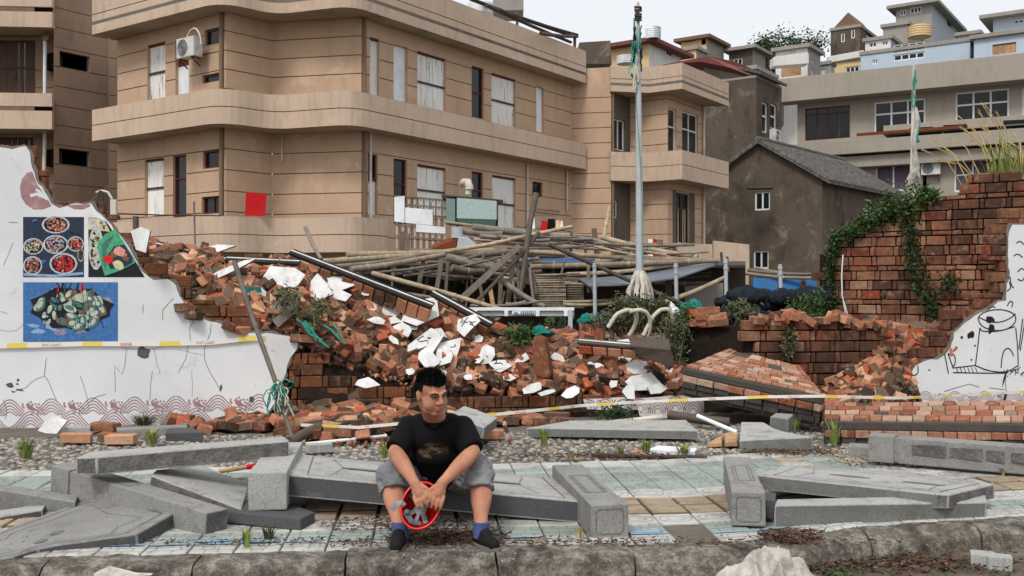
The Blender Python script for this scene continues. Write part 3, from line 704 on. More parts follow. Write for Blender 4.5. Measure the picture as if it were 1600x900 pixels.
for cx, cy, r, m in ((170, 405, 8, 5), (185, 414, 9, 3), (187, 393, 9, 13), (193, 398, 6, 4), (178, 397, 6, 12), (197, 404, 5, 12)): ell(mb, cx, cy, r, r * .85, .0095 + m * 2e-5, m, .4, 10, .15)
mb.build('painted_plate', PAINT, mw)
mb = MB(); quad_px(mb, [(36, 534), (184, 534), (184, 441), (36, 441)], .003, 8)
for i in range(22):
    x, y = rnd.uniform(48, 170), rnd.uniform(446, 528); ell(mb, x, y, rnd.uniform(8, 12), rnd.uniform(3, 5), .0036 + i * 3e-5, rnd.choice((9, 9, 8, 6)), rnd.uniform(-.4, .4), 12, .2)
ell(mb, 112, 482, 62, 32, .0048, 2, .05, 22, .12)
for i in range(16): x = rnd.uniform(88, 138); line_px(mb, [(x, 442), (x + (112 - x) * .3 + rnd.uniform(-14, 14), 470)], .0055, rnd.choice((10, 2, 2, 5)), 1.4)
for i in range(52):
    a = rnd.random() * 6.28; q = rnd.random() ** .5; x, y = 110 + 56 * q * math.cos(a), 484 + 28 * q * math.sin(a); r0 = rnd.random() * 3; o = .006 + i * 6e-5
    ell(mb, x, y, 10.5, 6, o, rnd.choice((10, 10, 11, 12, 2)), r0, 10); ell(mb, x - 1, y - 1.4, 7.5, 3.6, o + 3e-5, rnd.choice((11, 11, 10, 1)), r0, 9)
for i in range(9): x = rnd.uniform(75, 150); line_px(mb, [(x, 450), (x + rnd.uniform(-22, 22), 512)], .0098, 2, .9)
mb.build('painted_shellfish', PAINT, mw)
# mauve waves along the foot
def waves(mb, x0, x1, yb, period=65, k=1.0, off=.002):
    for row in (0, 1):
        x = x0 - period * .5 * row
        while x < x1 + period:
            y0 = yb(x) - (1 - row) * 19 * k + 1
            for j in range(5):
                w_ = period * .52 * (1 - .16 * j); h_ = 25 * k * (1 - .19 * j); pts = []
                for i in range(25):
                    xx = x - w_ + 2 * w_ * i / 24
                    yy = y0 - h_ * (.5 + .5 * math.cos(math.pi * (xx - x) / w_))
                    if row == 0:
                        m_ = ((xx - x0) / period) % 1.0; dx = (m_ - .5) * period
                        if yy > yb(xx) + 1 - 25 * k * (.5 + .5 * math.cos(math.pi * dx / (period * .52))) - 1.5: 
                            if len(pts) > 2: line_px(mb, pts, off + j * 5e-5, 0, 1.6 * k)
                            pts = []; continue
                    if x0 <= xx <= x1: pts.append((xx, yy))
                if len(pts) > 2: line_px(mb, pts, off + row * .0004 + j * 5e-5, 0, 1.5 * k)
            cx = x + period * .5
            if row == 0 and x0 + 12 < cx < x1 - 12:
                yc = y0 - 13 * k
                for i in range(17):
                    a = 3.4 + i * .27; r = (9 + 2.5 * (i % 3)) * k; ell(mb, cx + r * math.cos(a) * 1.25, yc + 2 + r * .75 * math.sin(a), 2 * k, 1.5 * k, off + .0008 + i * 2e-5, 0, a, 6)
                ell(mb, cx, yc, 6 * k, 4.5 * k, off + .0012, 0, .3, 9, .2); ell(mb, cx + 5 * k, yc + 3 * k, 5 * k, 2.5 * k, off + .00125, 0, .3, 8, .2)
            x += period
mb = MB(); waves(mb, -50, 412, lambda x: 668 - x * .022); mb.build('painted_waves', M['mauve'], mw)
mb = MB(); ell(mb, 58, 297, 26, 29, .002, 0, .2, 20, .05); ell(mb, 125, 322, 19, 6, .002, 0, -.05, 12, .05)
clip = [v for v in mb.v]                                # the mauve roundel is cut off where the plaster broke
mb = MB(); mb.mi = 0
mb.add([WP(x, y, .002) for x, y in [(50, 268), (42, 270), (34, 280), (31, 293), (33, 308), (40, 319), (52, 327), (66, 327), (80, 322), (76, 314), (68, 302), (58, 288), (54, 278)]], [tuple(range(13))])
mb.add([WP(x, y, .002) for x, y in [(104, 321), (116, 327), (130, 327), (141, 322), (140, 319), (113, 320)]], [tuple(range(6))])
mb.build('painted_roundel', M['mauve'], mw)
mb = MB(); line_px(mb, [(47, 306), (58, 303), (72, 309)], .003, 0, 5); line_px(mb, [(56, 296), (64, 301), (74, 312)], .0034, 0, 4); mb.build('painted_bird', M['plaster'], mw)
cr = MB()
for pts in ([(0, 487), (8, 489), (12, 490)], [(0, 516), (10, 518), (25, 517), (40, 502)], [(72, 560), (70, 575), (70, 586), (80, 606), (88, 625)], [(70, 587), (56, 592), (40, 606), (18, 612)], [(125, 588), (132, 604), (136, 620), (138, 640)],
            [(138, 630), (150, 621), (165, 616)], [(198, 545), (197, 558), (191, 585), (180, 572), (179, 590), (180, 612)], [(190, 543), (215, 545), (240, 545), (255, 540), (275, 540)], [(240, 546), (246, 570), (250, 585)], [(234, 625), (236, 600), (238, 580)],
            [(330, 505), (328, 520), (320, 545), (319, 560), (328, 582), (338, 598), (344, 610)], [(278, 546), (300, 552), (318, 555)], [(303, 500), (296, 512), (298, 530), (290, 560), (278, 583)], [(270, 465), (255, 485), (254, 500)], [(300, 577), (301, 600), (300, 620)], [(224, 475), (223, 490)], [(4, 625), (10, 640), (8, 655)], [(20, 380), (5, 415)], [(13, 347), (28, 348)]):
    q = []
    for i in range(len(pts) - 1):
        for t in (0, .5): q.append((pts[i][0] * (1 - t) + pts[i + 1][0] * t + rnd.uniform(-1, 1), pts[i][1] * (1 - t) + pts[i + 1][1] * t + rnd.uniform(-1, 1)))
    line_px(cr, q + [pts[-1]], .0022, 0, rnd.uniform(.35, .8))
for cx, cy, rx, ry in ((224, 551, 10, 9), (15, 602, 7, 4), (28, 594, 2.5, 2), (27, 600, 2, 2), (31, 609, 6, 1.6), (393, 624, 4, 5), (345, 606, 2, 5), (20, 612, 3, 1)): ell(cr, cx, cy, rx, ry, .0026, 0, .2, 10, .25)
tag(cr.build('plaster_crack', M['crack'], mw), kind='stuff')
# broken stub of the wall under the heap
st = empty('wall_stub', WP(540, 640), 'low stepped stub of wet brickwork left standing beside the painted wall', 'brick wall')
bs = BrickWall(st, WP(436, 662, -.03), WA, mat='brick_wet')
def stub_in(x, z):
    q = to_px(bs.org + bs.ax * x + Vector((0, 0, z)))
    top = 528 if q[0] < 462 else 560 if q[0] < 508 else 580 if q[0] < 520 else 590 if q[0] < 562 else 608 if q[0] < 650 else 624
    return q[0] > 446 + max(0, 600 - q[1]) * -.02 and q[1] > top and q[0] < 1100
bs.lay(0, 5.2, 0, 1.0, stub_in, flat_every=9); bs.finish()
mb = MB(); mb.prism([WP(446, 662, -.12), WP(446, 540, -.12), WP(505, 566, -.12), WP(560, 596, -.12), WP(650, 612, -.12), WP(1100, 630, -.12), WP(1100, 652, -.12)], -WN * .1); mb.build('stub_core', M['mortar_dark'], st)
# ---------------------------------------------------------------- rubble heap
def lerp_tab(tab, x):
    if x <= tab[0][0]: return tab[0][1]
    for (a, b), (c, d) in zip(tab, tab[1:]):
        if x <= c: return b + (d - b) * (x - a) / (c - a)
    return tab[-1][1]
RIDGE = [(200, 1.9), (300, 1.82), (380, 1.72), (450, 1.68), (520, 1.5), (600, 1.28), (680, 1.08), (740, .98), (800, .86), (850, .8), (960, .74), (1020, .7), (1060, .5), (1100, .2), (1160, .1), (1285, .1), (1320, .4), (1370, .62), (1400, .5), (1425, .2), (1440, 0)]
FRONT = [(200, 1.5), (300, 1.12), (400, .9), (455, .85), (520, .58), (640, .3), (800, .22), (1000, .24), (1060, .2), (1100, .05), (1290, .05), (1340, .12), (1400, .08), (1425, 0)]
def heap(x, y):
    yw = 11.3 + .15 * x; t = y - yw; px = 800 + x * FPX / y
    right = px > 1200
    if right: t += .75
    h0, h1 = lerp_tab(FRONT, px), lerp_tab(RIDGE, px)
    if t < 0: return max(-.03, h0 * (.2 if px < 700 else .1) * max(0, 1 + t / .9) - .02) if px > 455 else -.03
    if t < 1.0: k = t; return h0 + (h1 - h0) * (k * .7 + .3 * k * k * (3 - 2 * k))
    return max(-.03, h1 * (1 - (t - 1) / 1.9))
def heap_hit(px, py):
    z = 8.6
    while z < 14.5:
        p = P(px, py, z)
        if p.z <= heap(p.x, p.y): return p
        z += .03
    return P(px, py, 12)
def heap_n(x, y):
    e = .08; n = Vector((-(heap(x + e, y) - heap(x - e, y)) / (2 * e), -(heap(x, y + e) - heap(x, y - e)) / (2 * e), 1)); return n.normalized()
mb = MB(); nx, ny = 110, 34; vs = []
for i in range(nx):
    x = -5.4 + 11.6 * i / (nx - 1)
    for j in range(ny):
        y = 11.3 + .15 * x - 1.0 + 4.0 * j / (ny - 1)
        inside_wall = y - (11.3 + .15 * x) < .3 and 800 + x * FPX / y < 475
        h = heap(x, y) - .09 + mnoise.noise(Vector((x * 4, y * 4, 0))) * .05
        vs.append(Vector((x, y, -.05 if inside_wall else h)))
fs = [(i * ny + j, (i + 1) * ny + j, (i + 1) * ny + j + 1, i * ny + j + 1) for i in range(nx - 1) for j in range(ny - 1)]
mb.add(vs, fs, True); tag(mb.build('rubble_mound', M['shaded_soil']), 'soil and mortar dust, coloured dark for the shaded gaps under the fallen bricks', 'rubble', kind='stuff')
ALLB = []
def loose(p, n, vi=None, spin=None, big=1.0, lean=None):
    r = rnd; vi = r.randrange(12) if vi is None else vi
    q = n.to_track_quat('Z', 'Y').to_matrix() @ Matrix.Rotation(r.random() * 6.28 if spin is None else spin, 3, 'Z')
    ln = .28 if lean is None else lean
    q = Euler((r.gauss(0, ln), r.gauss(0, ln), 0)).to_matrix() @ q
    k = r.random()
    if k < .22 and lean is None: q = q @ Matrix.Rotation(R(90), 3, 'X')
    elif k < .3 and lean is None: q = q @ Matrix.Rotation(R(75), 3, 'Y')
    ALLB.append((p, q, vi, big))
top_layer = []
for layer, cnt, lift in ((0, 520, -.05), (1, 620, .0), (2, 760, .06)):
    for i in range(cnt):
        px = rnd.uniform(215, 1080) if rnd.random() < .84 else rnd.uniform(1290, 1425)
        t = rnd.uniform(.16 if px < 720 else .12, 1.25) if px < 1200 else rnd.uniform(-.75, .1)
        if px > 1400: t = rnd.uniform(-.3, .1)
        z = WZ(px); x = (px - 800) * z / FPX; y = 11.3 + .15 * x + t; x = (px - 800) * y / FPX
        if px < 465 and t < .22: y += .3; x = (px - 800) * y / FPX
        h = heap(x, y)
        if h < .03 and rnd.random() < .7: continue
        loose(Vector((x, y, h + lift + rnd.uniform(-.02, .03))), heap_n(x, y))
        if layer == 2: top_layer.append(len(ALLB) - 1)
n_heap = len(ALLB)
for i in range(190):                                    # bricks strewn on the ground before the stub
    px = rnd.triangular(420, 780, 520) if i < 130 else rnd.uniform(780, 1075) if i < 150 else rnd.uniform(265, 420)
    py = rnd.triangular(650, 696, 672) if i < 130 else rnd.uniform(652, 664) if i < 150 else rnd.uniform(654, 672)
    if 130 <= i < 150 and px > 890: continue
    if px > 600 and py > 680: py -= 15
    g_ = G(px, py); h = max(0, heap(g_.x, g_.y)); loose(Vector((g_.x, g_.y, h + .03 + (rnd.random() * .1 if i < 100 else 0))), Vector((0, 0, 1)), lean=.2 if i % 3 else None)
for px, py in ((120, 690), (178, 690), (190, 692), (165, 672), (262, 654), (745, 684), (765, 684), (640, 684), (700, 690), (870, 655), (268, 657)):
    loose(G(px, py) + Vector((0, 0, .035)), Vector((0, 0, 1)), rnd.randrange(4), rnd.uniform(-.5, .5), lean=.05)
own = set(top_layer[:0]); fr_ = list(range(n_heap, len(ALLB))); cand = fr_[-11:] + [x for p in zip(fr_[:110], top_layer[::-1][:110]) for x in p]
own = set(cand[:196]); rest = MB()
def zone(px, py):
    if py > 640 and px < 430: return 'loose brick on the ground along the foot of the painted wall', 'loose bricks along the painted wall'
    if py > 632 and px < 790: return 'loose brick on the ground before the stepped wall stub, behind the man', 'loose bricks before the wall stub'
    if px > 1200: return 'loose brick in the heap between the low brick wall and the fallen brick slabs', 'loose bricks by the right mural'
    if px < 470: return 'loose brick on the heap above the broken edge of the painted wall', 'loose bricks above the broken wall edge'
    if px < 760: return 'loose brick on the steep part of the rubble heap under the fallen coping', 'loose bricks on the steep heap'
    return 'loose brick in the low heap behind the wave painted plaster strip', 'loose bricks in the low heap'
for i, (p, q, vi, big) in enumerate(ALLB):
    if i in own:
        o = link('loose_brick', LOOSE[vi]); o.matrix_world = Matrix.Translation(p) @ q.to_4x4()
        lb, gr = zone(*to_px(p)); half = vi % 8 in (4, 5, 6); tag(o, lb.replace('loose brick', 'broken half brick') if half else lb.replace('loose', 'whole loose'), 'brick', gr + (', halves' if half else ''))
    else:
        vv, ff, mm = LOOSE_VF[vi]; rest.add([p + q @ v for v in vv], ff); rest.m[-len(mm):] = mm
tag(rest.build('brick_rubble', [M['brick'], M['mortar_coat']]), 'jumbled fallen bricks filling the heap of the collapsed wall', 'rubble', kind='stuff')
cr_ = {'brick': MB(), 'mortar_dark': MB(), 'plaster_back': MB()}
for i in range(1300):                                   # brick chips, and mortar lumps darkened to stand for shade between the bricks
    px = rnd.uniform(215, 1085) if i % 8 else rnd.uniform(1290, 1425); t = rnd.uniform(.0 if px < 720 else .1, 1.2) if px < 1200 else rnd.uniform(-.75, .1)
    z = WZ(px); x = (px - 800) * z / FPX; y = 11.3 + .15 * x + t; x = (px - 800) * y / FPX
    if px < 465 and t < .22: continue
    s_ = rnd.uniform(.015, .06) * (1 if i % 5 else 1.5); q = Euler((rnd.random() * 6, rnd.random() * 6, rnd.random() * 6)).to_matrix(); c_ = Vector((x, y, heap(x, y) + rnd.uniform(-.02, .1))); mb = cr_[('mortar_dark', 'brick', 'mortar_dark', 'brick', 'mortar_dark', 'plaster_back')[i % 6]]
    mb.add([c_ + q @ Vector((v.x * s_ * rnd.uniform(.5, 1), v.y * s_ * rnd.uniform(.4, .9), v.z * s_ * rnd.uniform(.3, .8))) for v in iv], iff)
for k_, mb in cr_.items(): tag(mb.build('rubble_chips', M[k_]), {'brick': 'red brick chips scattered through the heap', 'mortar_dark': 'mortar lumps coloured dark like shaded gaps, scattered through the heap', 'plaster_back': 'grey plaster crumbs scattered through the heap'}[k_], 'rubble', kind='stuff')
# white plaster fragments lying on the heap
def fragment(label, px, py, wp, hp, rot=0, tilt=None, z=None, lines=0, mat='plaster_chip', group='white plaster fragments on the heap'):
    p = heap_hit(px, py) if z is None else P(px, py, z)
    n = Vector((0, -.84, .54)) if tilt is None else Vector(tilt)
    n = (n.normalized() + Vector((rnd.gauss(0, .14), rnd.gauss(0, .1), 0))).normalized()
    if z is None: p = P(px, py, p.y - .25)
    k = p.y / FPX; ax = Vector((1, 0, 0)); ax = (ax - n * ax.dot(n)).normalized(); ay = n.cross(ax)
    fy = 1 / max(.35, abs(ay.z - ay.y * (p.z - CAM_H) / p.y)); m = rnd.choice((5, 6, 7)); pts = []
    c, s = math.cos(rot), math.sin(rot)
    for i in range(m):
        a = 2 * math.pi * (i + rnd.uniform(-.3, .3)) / m; r = rnd.uniform(.66, 1.25)
        x, y = wp * .64 * k * math.cos(a) * r, hp * .64 * k * math.sin(a) * r
        x, y = x * c - y * s, (x * s + y * c) * fy; pts.append(p + ax * x + ay * y)
    mb = MB(); fillpoly(mb, pts, -n * .024)
    root = empty('plaster_fragment', p - n * .016, label, 'plaster', group) if lines else None
    if not lines:
        return tag(mb.build('plaster_fragment', [M[mat], M['plaster_back']]), label, 'plaster', group)
    mb.build('plaster_sheet', [M[mat], M['plaster_back']], root)
    g = MB()
    for i in range(lines):
        x0, y0, a = rnd.uniform(-.3, .2) * wp * k, rnd.uniform(-.3, .3) * hp * k, rnd.uniform(-.8, .8); q = []
        for j in range(5): q.append(p + ax * x0 + ay * y0 + n * .0025); x0 += .07 * wp * k * math.cos(a); y0 += .07 * wp * k * math.sin(a); a += rnd.uniform(-.6, .9)
        strip3(g, q, .011, n)
    g.build('painted_line', M['line_paint'], root); return root
FR = [('large blank white plaster sheet high on the heap, beside the striped piece', 444, 433, 64, 32, .15), ('white plaster sheet pointing down beside the leaning coping', 497, 452, 40, 30, -.6), ('four sided white plaster piece under the long coping edge', 532, 442, 40, 20, 0), ('white plaster wedge below the four sided piece', 530, 460, 32, 18, .1),
      ('long narrow white plaster strip on top of the broken wall', 300, 398, 88, 13, .2), ('slim pinkish plaster strip lying along the broken bricks', 345, 428, 96, 9, .28), ('broad white plaster sheet in the middle of the heap', 612, 476, 62, 34, .1), ('small white chip below the broad plaster sheet', 628, 497, 36, 20, .3),
      ('rounded white chip lowest of the middle plaster group', 630, 514, 26, 17, 0), ('white plaster sliver under a grey brick', 668, 540, 50, 20, .3), ('white plaster sheet standing in the heap above the man', 668, 560, 24, 34, .9), ('white piece just right of the man\'s hair', 690, 556, 44, 20, -.2),
      ('thin white plaster triangle leaning near the upright brown block', 762, 552, 30, 24, .7), ('white plaster scrap half under bricks by the low wall', 785, 572, 28, 13, -.2), ('flat white scrap on the brick beside the low wall', 832, 606, 30, 16, .3), ('pale rounded plaster disc among the low heap bricks', 893, 613, 22, 18, .4),
      ('tall white plaster piece on the end of the dark slab', 972, 551, 28, 36, .1), ('square white piece under the tall plaster piece', 1000, 575, 30, 24, -.1), ('wide white piece above the wave strip', 1003, 598, 44, 24, .1), ('curled white piece standing behind the wave strip', 984, 612, 16, 22, .2),
      ('white flake lying right of the wide white piece', 1030, 608, 30, 13, .1), ('upright white splinter by the fallen brick slab', 1044, 583, 9, 28, -.45), ('long white splinter below the upright one', 1046, 602, 36, 7, .6), ('small crumpled white piece on the stub bricks', 576, 599, 28, 14, 0), ('white foam scrap on the bricks near the slab pile', 522, 662, 28, 20, .2), ('thin white chip on a brick left of the man', 588, 672, 22, 8, 0), ('tiny white chip left of the seated man\'s ear', 640, 580, 12, 9, 0)]
for lb, *a in FR: fragment(lb, *a)
for px, py in ((575, 455), (590, 500), (610, 530), (645, 505), (690, 520), (712, 535), (745, 530), (752, 560), (800, 590), (690, 585), (735, 590), (870, 560), (855, 612), (930, 570), (955, 600), (820, 560)): fragment('small white plaster chip lying among the bricks of the heap', px + rnd.uniform(-4, 4), py, rnd.uniform(12, 24), rnd.uniform(7, 13), rnd.uniform(-.8, .8), group='small plaster chips on the heap')
fragment('white plaster piece with black drawing beside the broad sheet', 660, 484, 48, 34, .3, lines=6); fragment('white piece scrawled with black lines on the right of the heap', 729, 507, 38, 26, .2, lines=7)
fragment('long white plaster with sketch lines below the middle group', 662, 532, 46, 22, .5, lines=6); fragment('white plaster with faint drawing above the man\'s head', 702, 548, 44, 26, .5, lines=5)
fragment('crumpled white piece near the right part of the heap', 780, 570, 30, 14, .1, lines=3)
fragment('white plaster piece leaning on the painted wall foot', 81, 666, 32, 26, .3, (0, -1, .5), z=9.75)
fragment('white plaster flap standing on the broken edge right of the painted plate', 217, 374, 30, 40, .2, (0, -1, .1), z=10.45)
f = fragment('round grey lump of plaster and twigs high on the heap', 444, 480, 50, 46, .6, mat='plaster_back')
sp = empty('plaster_fragment', heap_hit(390, 462), 'white plaster piece painted with a teal and a yellow stripe', 'plaster', 'white plaster fragments on the heap')
mb = MB(); z = heap_hit(390, 462).y - .12
q = lambda x, y, d=0: P(x, y, z - d) 
fillpoly(mb, [q(363, 450), (q(408, 449)), q(416, 456), q(415, 472), q(398, 475), q(386, 480), q(376, 474), q(362, 471)], Vector((0, .02, 0))); mb.build('plaster_sheet', [M['plaster_chip'], M['plaster_back']], sp)
mb = MB(); mb.mi = 0; mb.add([q(363, 449, .004), q(407, 448, .004), q(409, 457, .004), q(363, 458, .004)], [(0, 1, 2, 3)]); mb.mi = 1; mb.add([q(363, 460, .004), q(410, 459, .004), q(410, 466, .004), q(363, 467, .004)], [(0, 1, 2, 3)])
mb.build('painted_stripe', [M['net_teal'], flat('paint_ochre', 214, 168, 96)], sp)
# strip of wave painted plaster on the low wall
wv = empty('wave_plaster_strip', WP(1000, 640, .2), 'long strip of plaster painted with mauve waves on the low wall base', 'plaster')
OUT = [(905, 621), (960, 618), (1000, 619), (1065, 614), (1092, 615), (1091, 646), (1070, 645), (1042, 645), (1040, 650), (1015, 652), (992, 646), (990, 637), (950, 638), (912, 636)]
mb = MB(); fillpoly(mb, [WP(x, y, .2) for x, y in smooth_poly(OUT, .8, 8, True)], -WN * .018); mb.build('plaster_sheet', [M['plaster_chip'], M['plaster_back']], wv)
mb = MB()
for k in range(7):
    x = 912 + 27 * k
    for j in range(4):
        pts = [(x + (15 - 3.2 * j) * math.cos(t * .349), 642 - (k % 2) * 5 - (21 - 4.4 * j) * math.sin(t * .349)) for t in range(10)]
        pts = [p for p in pts if poly_in(OUT, *p)]
        if len(pts) > 2: line_px(mb, pts, .2025 + j * 5e-5 + k * 3e-4, 0, 1.5)
mb.build('painted_waves', M['mauve'], wv)
# right mural
PR = [(1680, 636), (1680, 352), (1582, 351), (1577, 362), (1575, 400), (1578, 425), (1573, 455), (1572, 470), (1560, 471), (1545, 484), (1530, 489), (1515, 500), (1500, 512), (1491, 520), (1485, 545), (1476, 555), (1465, 562), (1448, 563), (1430, 572), (1420, 590), (1413, 605), (1402, 613), (1398, 620), (1408, 636)]
rw = empty('mural_wall', WP(1520, 636), 'white wall piece with black line drawing of a pot, at the right edge', 'wall')
mb = MB(); fillpoly(mb, [WP(x, y) for x, y in PR[:2] + smooth_poly(PR[2:-1], 1.4, 8) + PR[-1:]], -WN * .022); mb.build('plaster_skin', [M['plaster'], M['plaster_back']], rw)
mb = MB(); fillpoly(mb, [WP(x, y, -.007) for x, y in PR[:2]] + [WP(x - rnd.uniform(0, 5), y - rnd.uniform(0, 4), -.007) for x, y in smooth_poly(PR[2:-1], 1, 9)] + [WP(*PR[-1], -.007)], -WN * .02); mb.build('plaster_undercoat', [M['plaster_back'], M['plaster_back']], rw)
mb = MB(); fillpoly(mb, [WP(min(1680, x + 10), y + (8 if y < 600 else 0), -.1) for x, y in PR], -WN * .14); mb.build('wall_core', [M['mortar_dark'], M['mortar_dark']], rw)
bwr = BrickWall(rw, WP(1380, 636, -.024), WA, mat='brick_wall')
def near_edge_r(x, z):
    q = to_px(bwr.org + bwr.ax * x + Vector((0, 0, z)))
    if q[1] > 630 or q[0] > 1610: return False
    d = 24 * (.5 + rnd.random()); ins = poly_in(PR, *q)
    return any(poly_in(PR, q[0] + a, q[1] + b) for a, b in ((d, 0), (d * .7, d * .7), (0, d * .6))) and not (ins and poly_in(PR, q[0] - 24, q[1] - 20))
bwr.lay(0, 2.2, 0, 2.5, near_edge_r); bwr.finish()
mb = MB()
DR = [[(1528, 497), (1532, 508), (1545, 515), (1560, 517), (1575, 514), (1586, 505), (1588, 495), (1580, 487), (1562, 483), (1545, 485), (1533, 490), (1528, 497)], [(1530, 496), (1545, 503), (1562, 504), (1578, 498), (1587, 490)], [(1531, 512), (1534, 518), (1560, 518), (1586, 510)], [(1531, 512), (1528, 540), (1524, 571)],
      [(1587, 512), (1590, 540), (1591, 570)], [(1524, 571), (1545, 580), (1573, 582), (1591, 571)], [(1488, 575), (1524, 571)], [(1489, 582), (1530, 583), (1572, 583)], [(1476, 553), (1482, 584)], [(1481, 552), (1489, 574)], [(1481, 553), (1492, 553), (1493, 568), (1489, 573)], [(1564, 575), (1566, 555), (1570, 545), (1578, 544), (1584, 556)],
      [(1434, 571), (1435, 582), (1430, 587), (1421, 586)], [(1573, 455), (1580, 450), (1577, 440)], [(1578, 432), (1580, 446), (1584, 450)], [(1588, 380), (1594, 376), (1600, 382)], [(1584, 400), (1590, 396), (1598, 402)], [(1581, 480), (1583, 472), (1578, 470), (1574, 478)], [(1590, 425), (1596, 418), (1604, 425), (1598, 440), (1590, 436)], [(1544, 484), (1549, 479), (1555, 480)], [(1598, 498), (1592, 545)], [(1602, 498), (1594, 548)]]
for pts in DR: line_px(mb, chaikin(pts), .003 + rnd.random() * .001, 0, 1.7)
for k in range(6): line_px(mb, [(1494 + 6 * k, 574), (1497 + 6 * k, 582)], .0032, 0, 1.2)
for k in range(14): x, y = rnd.uniform(1568, 1600), rnd.uniform(572, 592); line_px(mb, [(x, y), (x + rnd.uniform(-9, 9), y + rnd.uniform(-8, 8))], .0033 + k * 2e-5, 0, 1.2)
for cx, cy, rx, ry in ((1546, 500, 7, 6), (1549, 513, 4, 8), (1517, 523, 5, 6), (1570, 590, 1.5, 14), (1571, 618, 2.5, 8), (1503, 527, 2, 2), (1523, 540, 1.5, 2), (1518, 562, 1.5, 1.5), (1452, 578, 2, 1)): ell(mb, cx, cy, rx, ry, .0042, 0, .3, 10, .3)
tag(mb.build('black_drawing', M['line_paint'], rw), kind='stuff')
mb = MB(); waves(mb, 1400, 1660, lambda x: 637, 46, .6); mb.build('painted_waves', M['mauve'], rw)
cr = MB()
for pts in ([(1572, 583), (1571, 600), (1573, 615)], [(1475, 612), (1490, 607), (1515, 600), (1530, 605)], [(1545, 606), (1570, 609)]): line_px(cr, pts, .0022, 0, 1)
tag(cr.build('plaster_crack', M['crack'], rw), kind='stuff')
# tall brick wall behind, with a slanting broken top
tw = empty('brick_wall', P(1420, 618, 13.3), 'tall red brick wall with sloping broken top, overgrown by vines', 'brick wall')
bt = BrickWall(tw, P(1278, 620, 13.98), V_DIR, mat='brick_wall')
TOP = [(1276, 640), (1276, 392), (1298, 396), (1312, 372), (1350, 360), (1372, 342), (1400, 318), (1430, 308), (1468, 308), (1490, 300), (1500, 292), (1515, 276), (1545, 266), (1575, 270), (1600, 275), (1640, 280), (1640, 640)]
def tall_in(x, z):
    q = to_px(bt.org + bt.ax * x + Vector((0, 0, z))); return poly_in(TOP, *q)
bt.lay(0, 3.4, 0, 3.2, tall_in)
def vis(j):                                            # bricks hidden behind the mural or the low wall go last
    q = to_px(bt.org + bt.ax * j[0] + Vector((0, 0, j[1]))); return (q[1] > 512) + 2 * poly_in(PR, *q) + (q[0] > 1605) * 2
bt.finish(vis)
def wall_pt(x, y, off=0):                              # pixel on the tall wall's plane
    o, d = Vector((0, 0, CAM_H)), P(x, y, 1) - Vector((0, 0, CAM_H)); n = bt.nr; t = (bt.org - o).dot(n) / d.dot(n); return o + d * t + n * off
mb = MB(); fillpoly(mb, [wall_pt(x + 3, y + 5, -.06) for x, y in TOP], -bt.nr * .14); mb.build('wall_core', [M['mortar_dark'], M['mortar_dark']], tw)
# low wall without plaster between the murals
lw = empty('brick_wall', P(1300, 600, 12.1), 'low ruined brick wall in front of the tall vine covered one', 'brick wall')
bl_ = BrickWall(lw, WP(1172, 620, -.05), WA, mat='brick_wall')
LT = [(1172, 640), (1172, 508), (1240, 500), (1300, 503), (1370, 515), (1400, 536), (1440, 560), (1482, 575), (1482, 640)]
bl_.lay(0, 2.6, 0, 1.1, lambda x, z: poly_in(LT, *to_px(bl_.org + bl_.ax * x + Vector((0, 0, z)))), 9); bl_.finish()
mb = MB(); fillpoly(mb, [WP(x, y + 5, -.13) for x, y in LT], -WN * .1); mb.build('wall_core', [M['mortar_dark'], M['mortar_dark']], lw)
for i in range(70):
    px = rnd.uniform(1372, 1488); yt = lerp_tab([(1372, 518), (1430, 506), (1488, 498)], px); yb_ = lerp_tab([(1372, 545), (1430, 572), (1488, 545)], px); f_ = rnd.random(); p = P(px, yt + (yb_ - yt) * f_, WZ(px) + .12 + .4 * (1 - f_)); vi = rnd.randrange(12)
    o = link('loose_brick', LOOSE[vi]); o.matrix_world = Matrix.Translation(p) @ Euler((rnd.gauss(.3, .4), rnd.gauss(0, .4), rnd.random() * 6)).to_matrix().to_4x4(); tag(o, ('broken half brick' if vi % 8 in (4, 5, 6) else 'whole loose brick') + ' in the slope of bricks left of the line drawing wall', 'brick', 'bricks sloping beside the line drawing' + (', halves' if vi % 8 in (4, 5, 6) else ''))
for i in range(24):
    px = rnd.uniform(1180, 1390); p = WP(px, lerp_tab([(1172, 504), (1240, 498), (1300, 500), (1370, 510), (1420, 515), (1482, 500)], px), -.1); o = link('loose_brick', LOOSE[rnd.randrange(12)])
    o.matrix_world = Matrix.Translation(p + Vector((0, 0, rnd.uniform(-.02, .06)))) @ Euler((rnd.gauss(0, .25), rnd.gauss(0, .25), rnd.random() * 6)).to_matrix().to_4x4(); tag(o, 'loose brick lying on top of the low ruined brick wall', 'brick', 'bricks on the low wall')
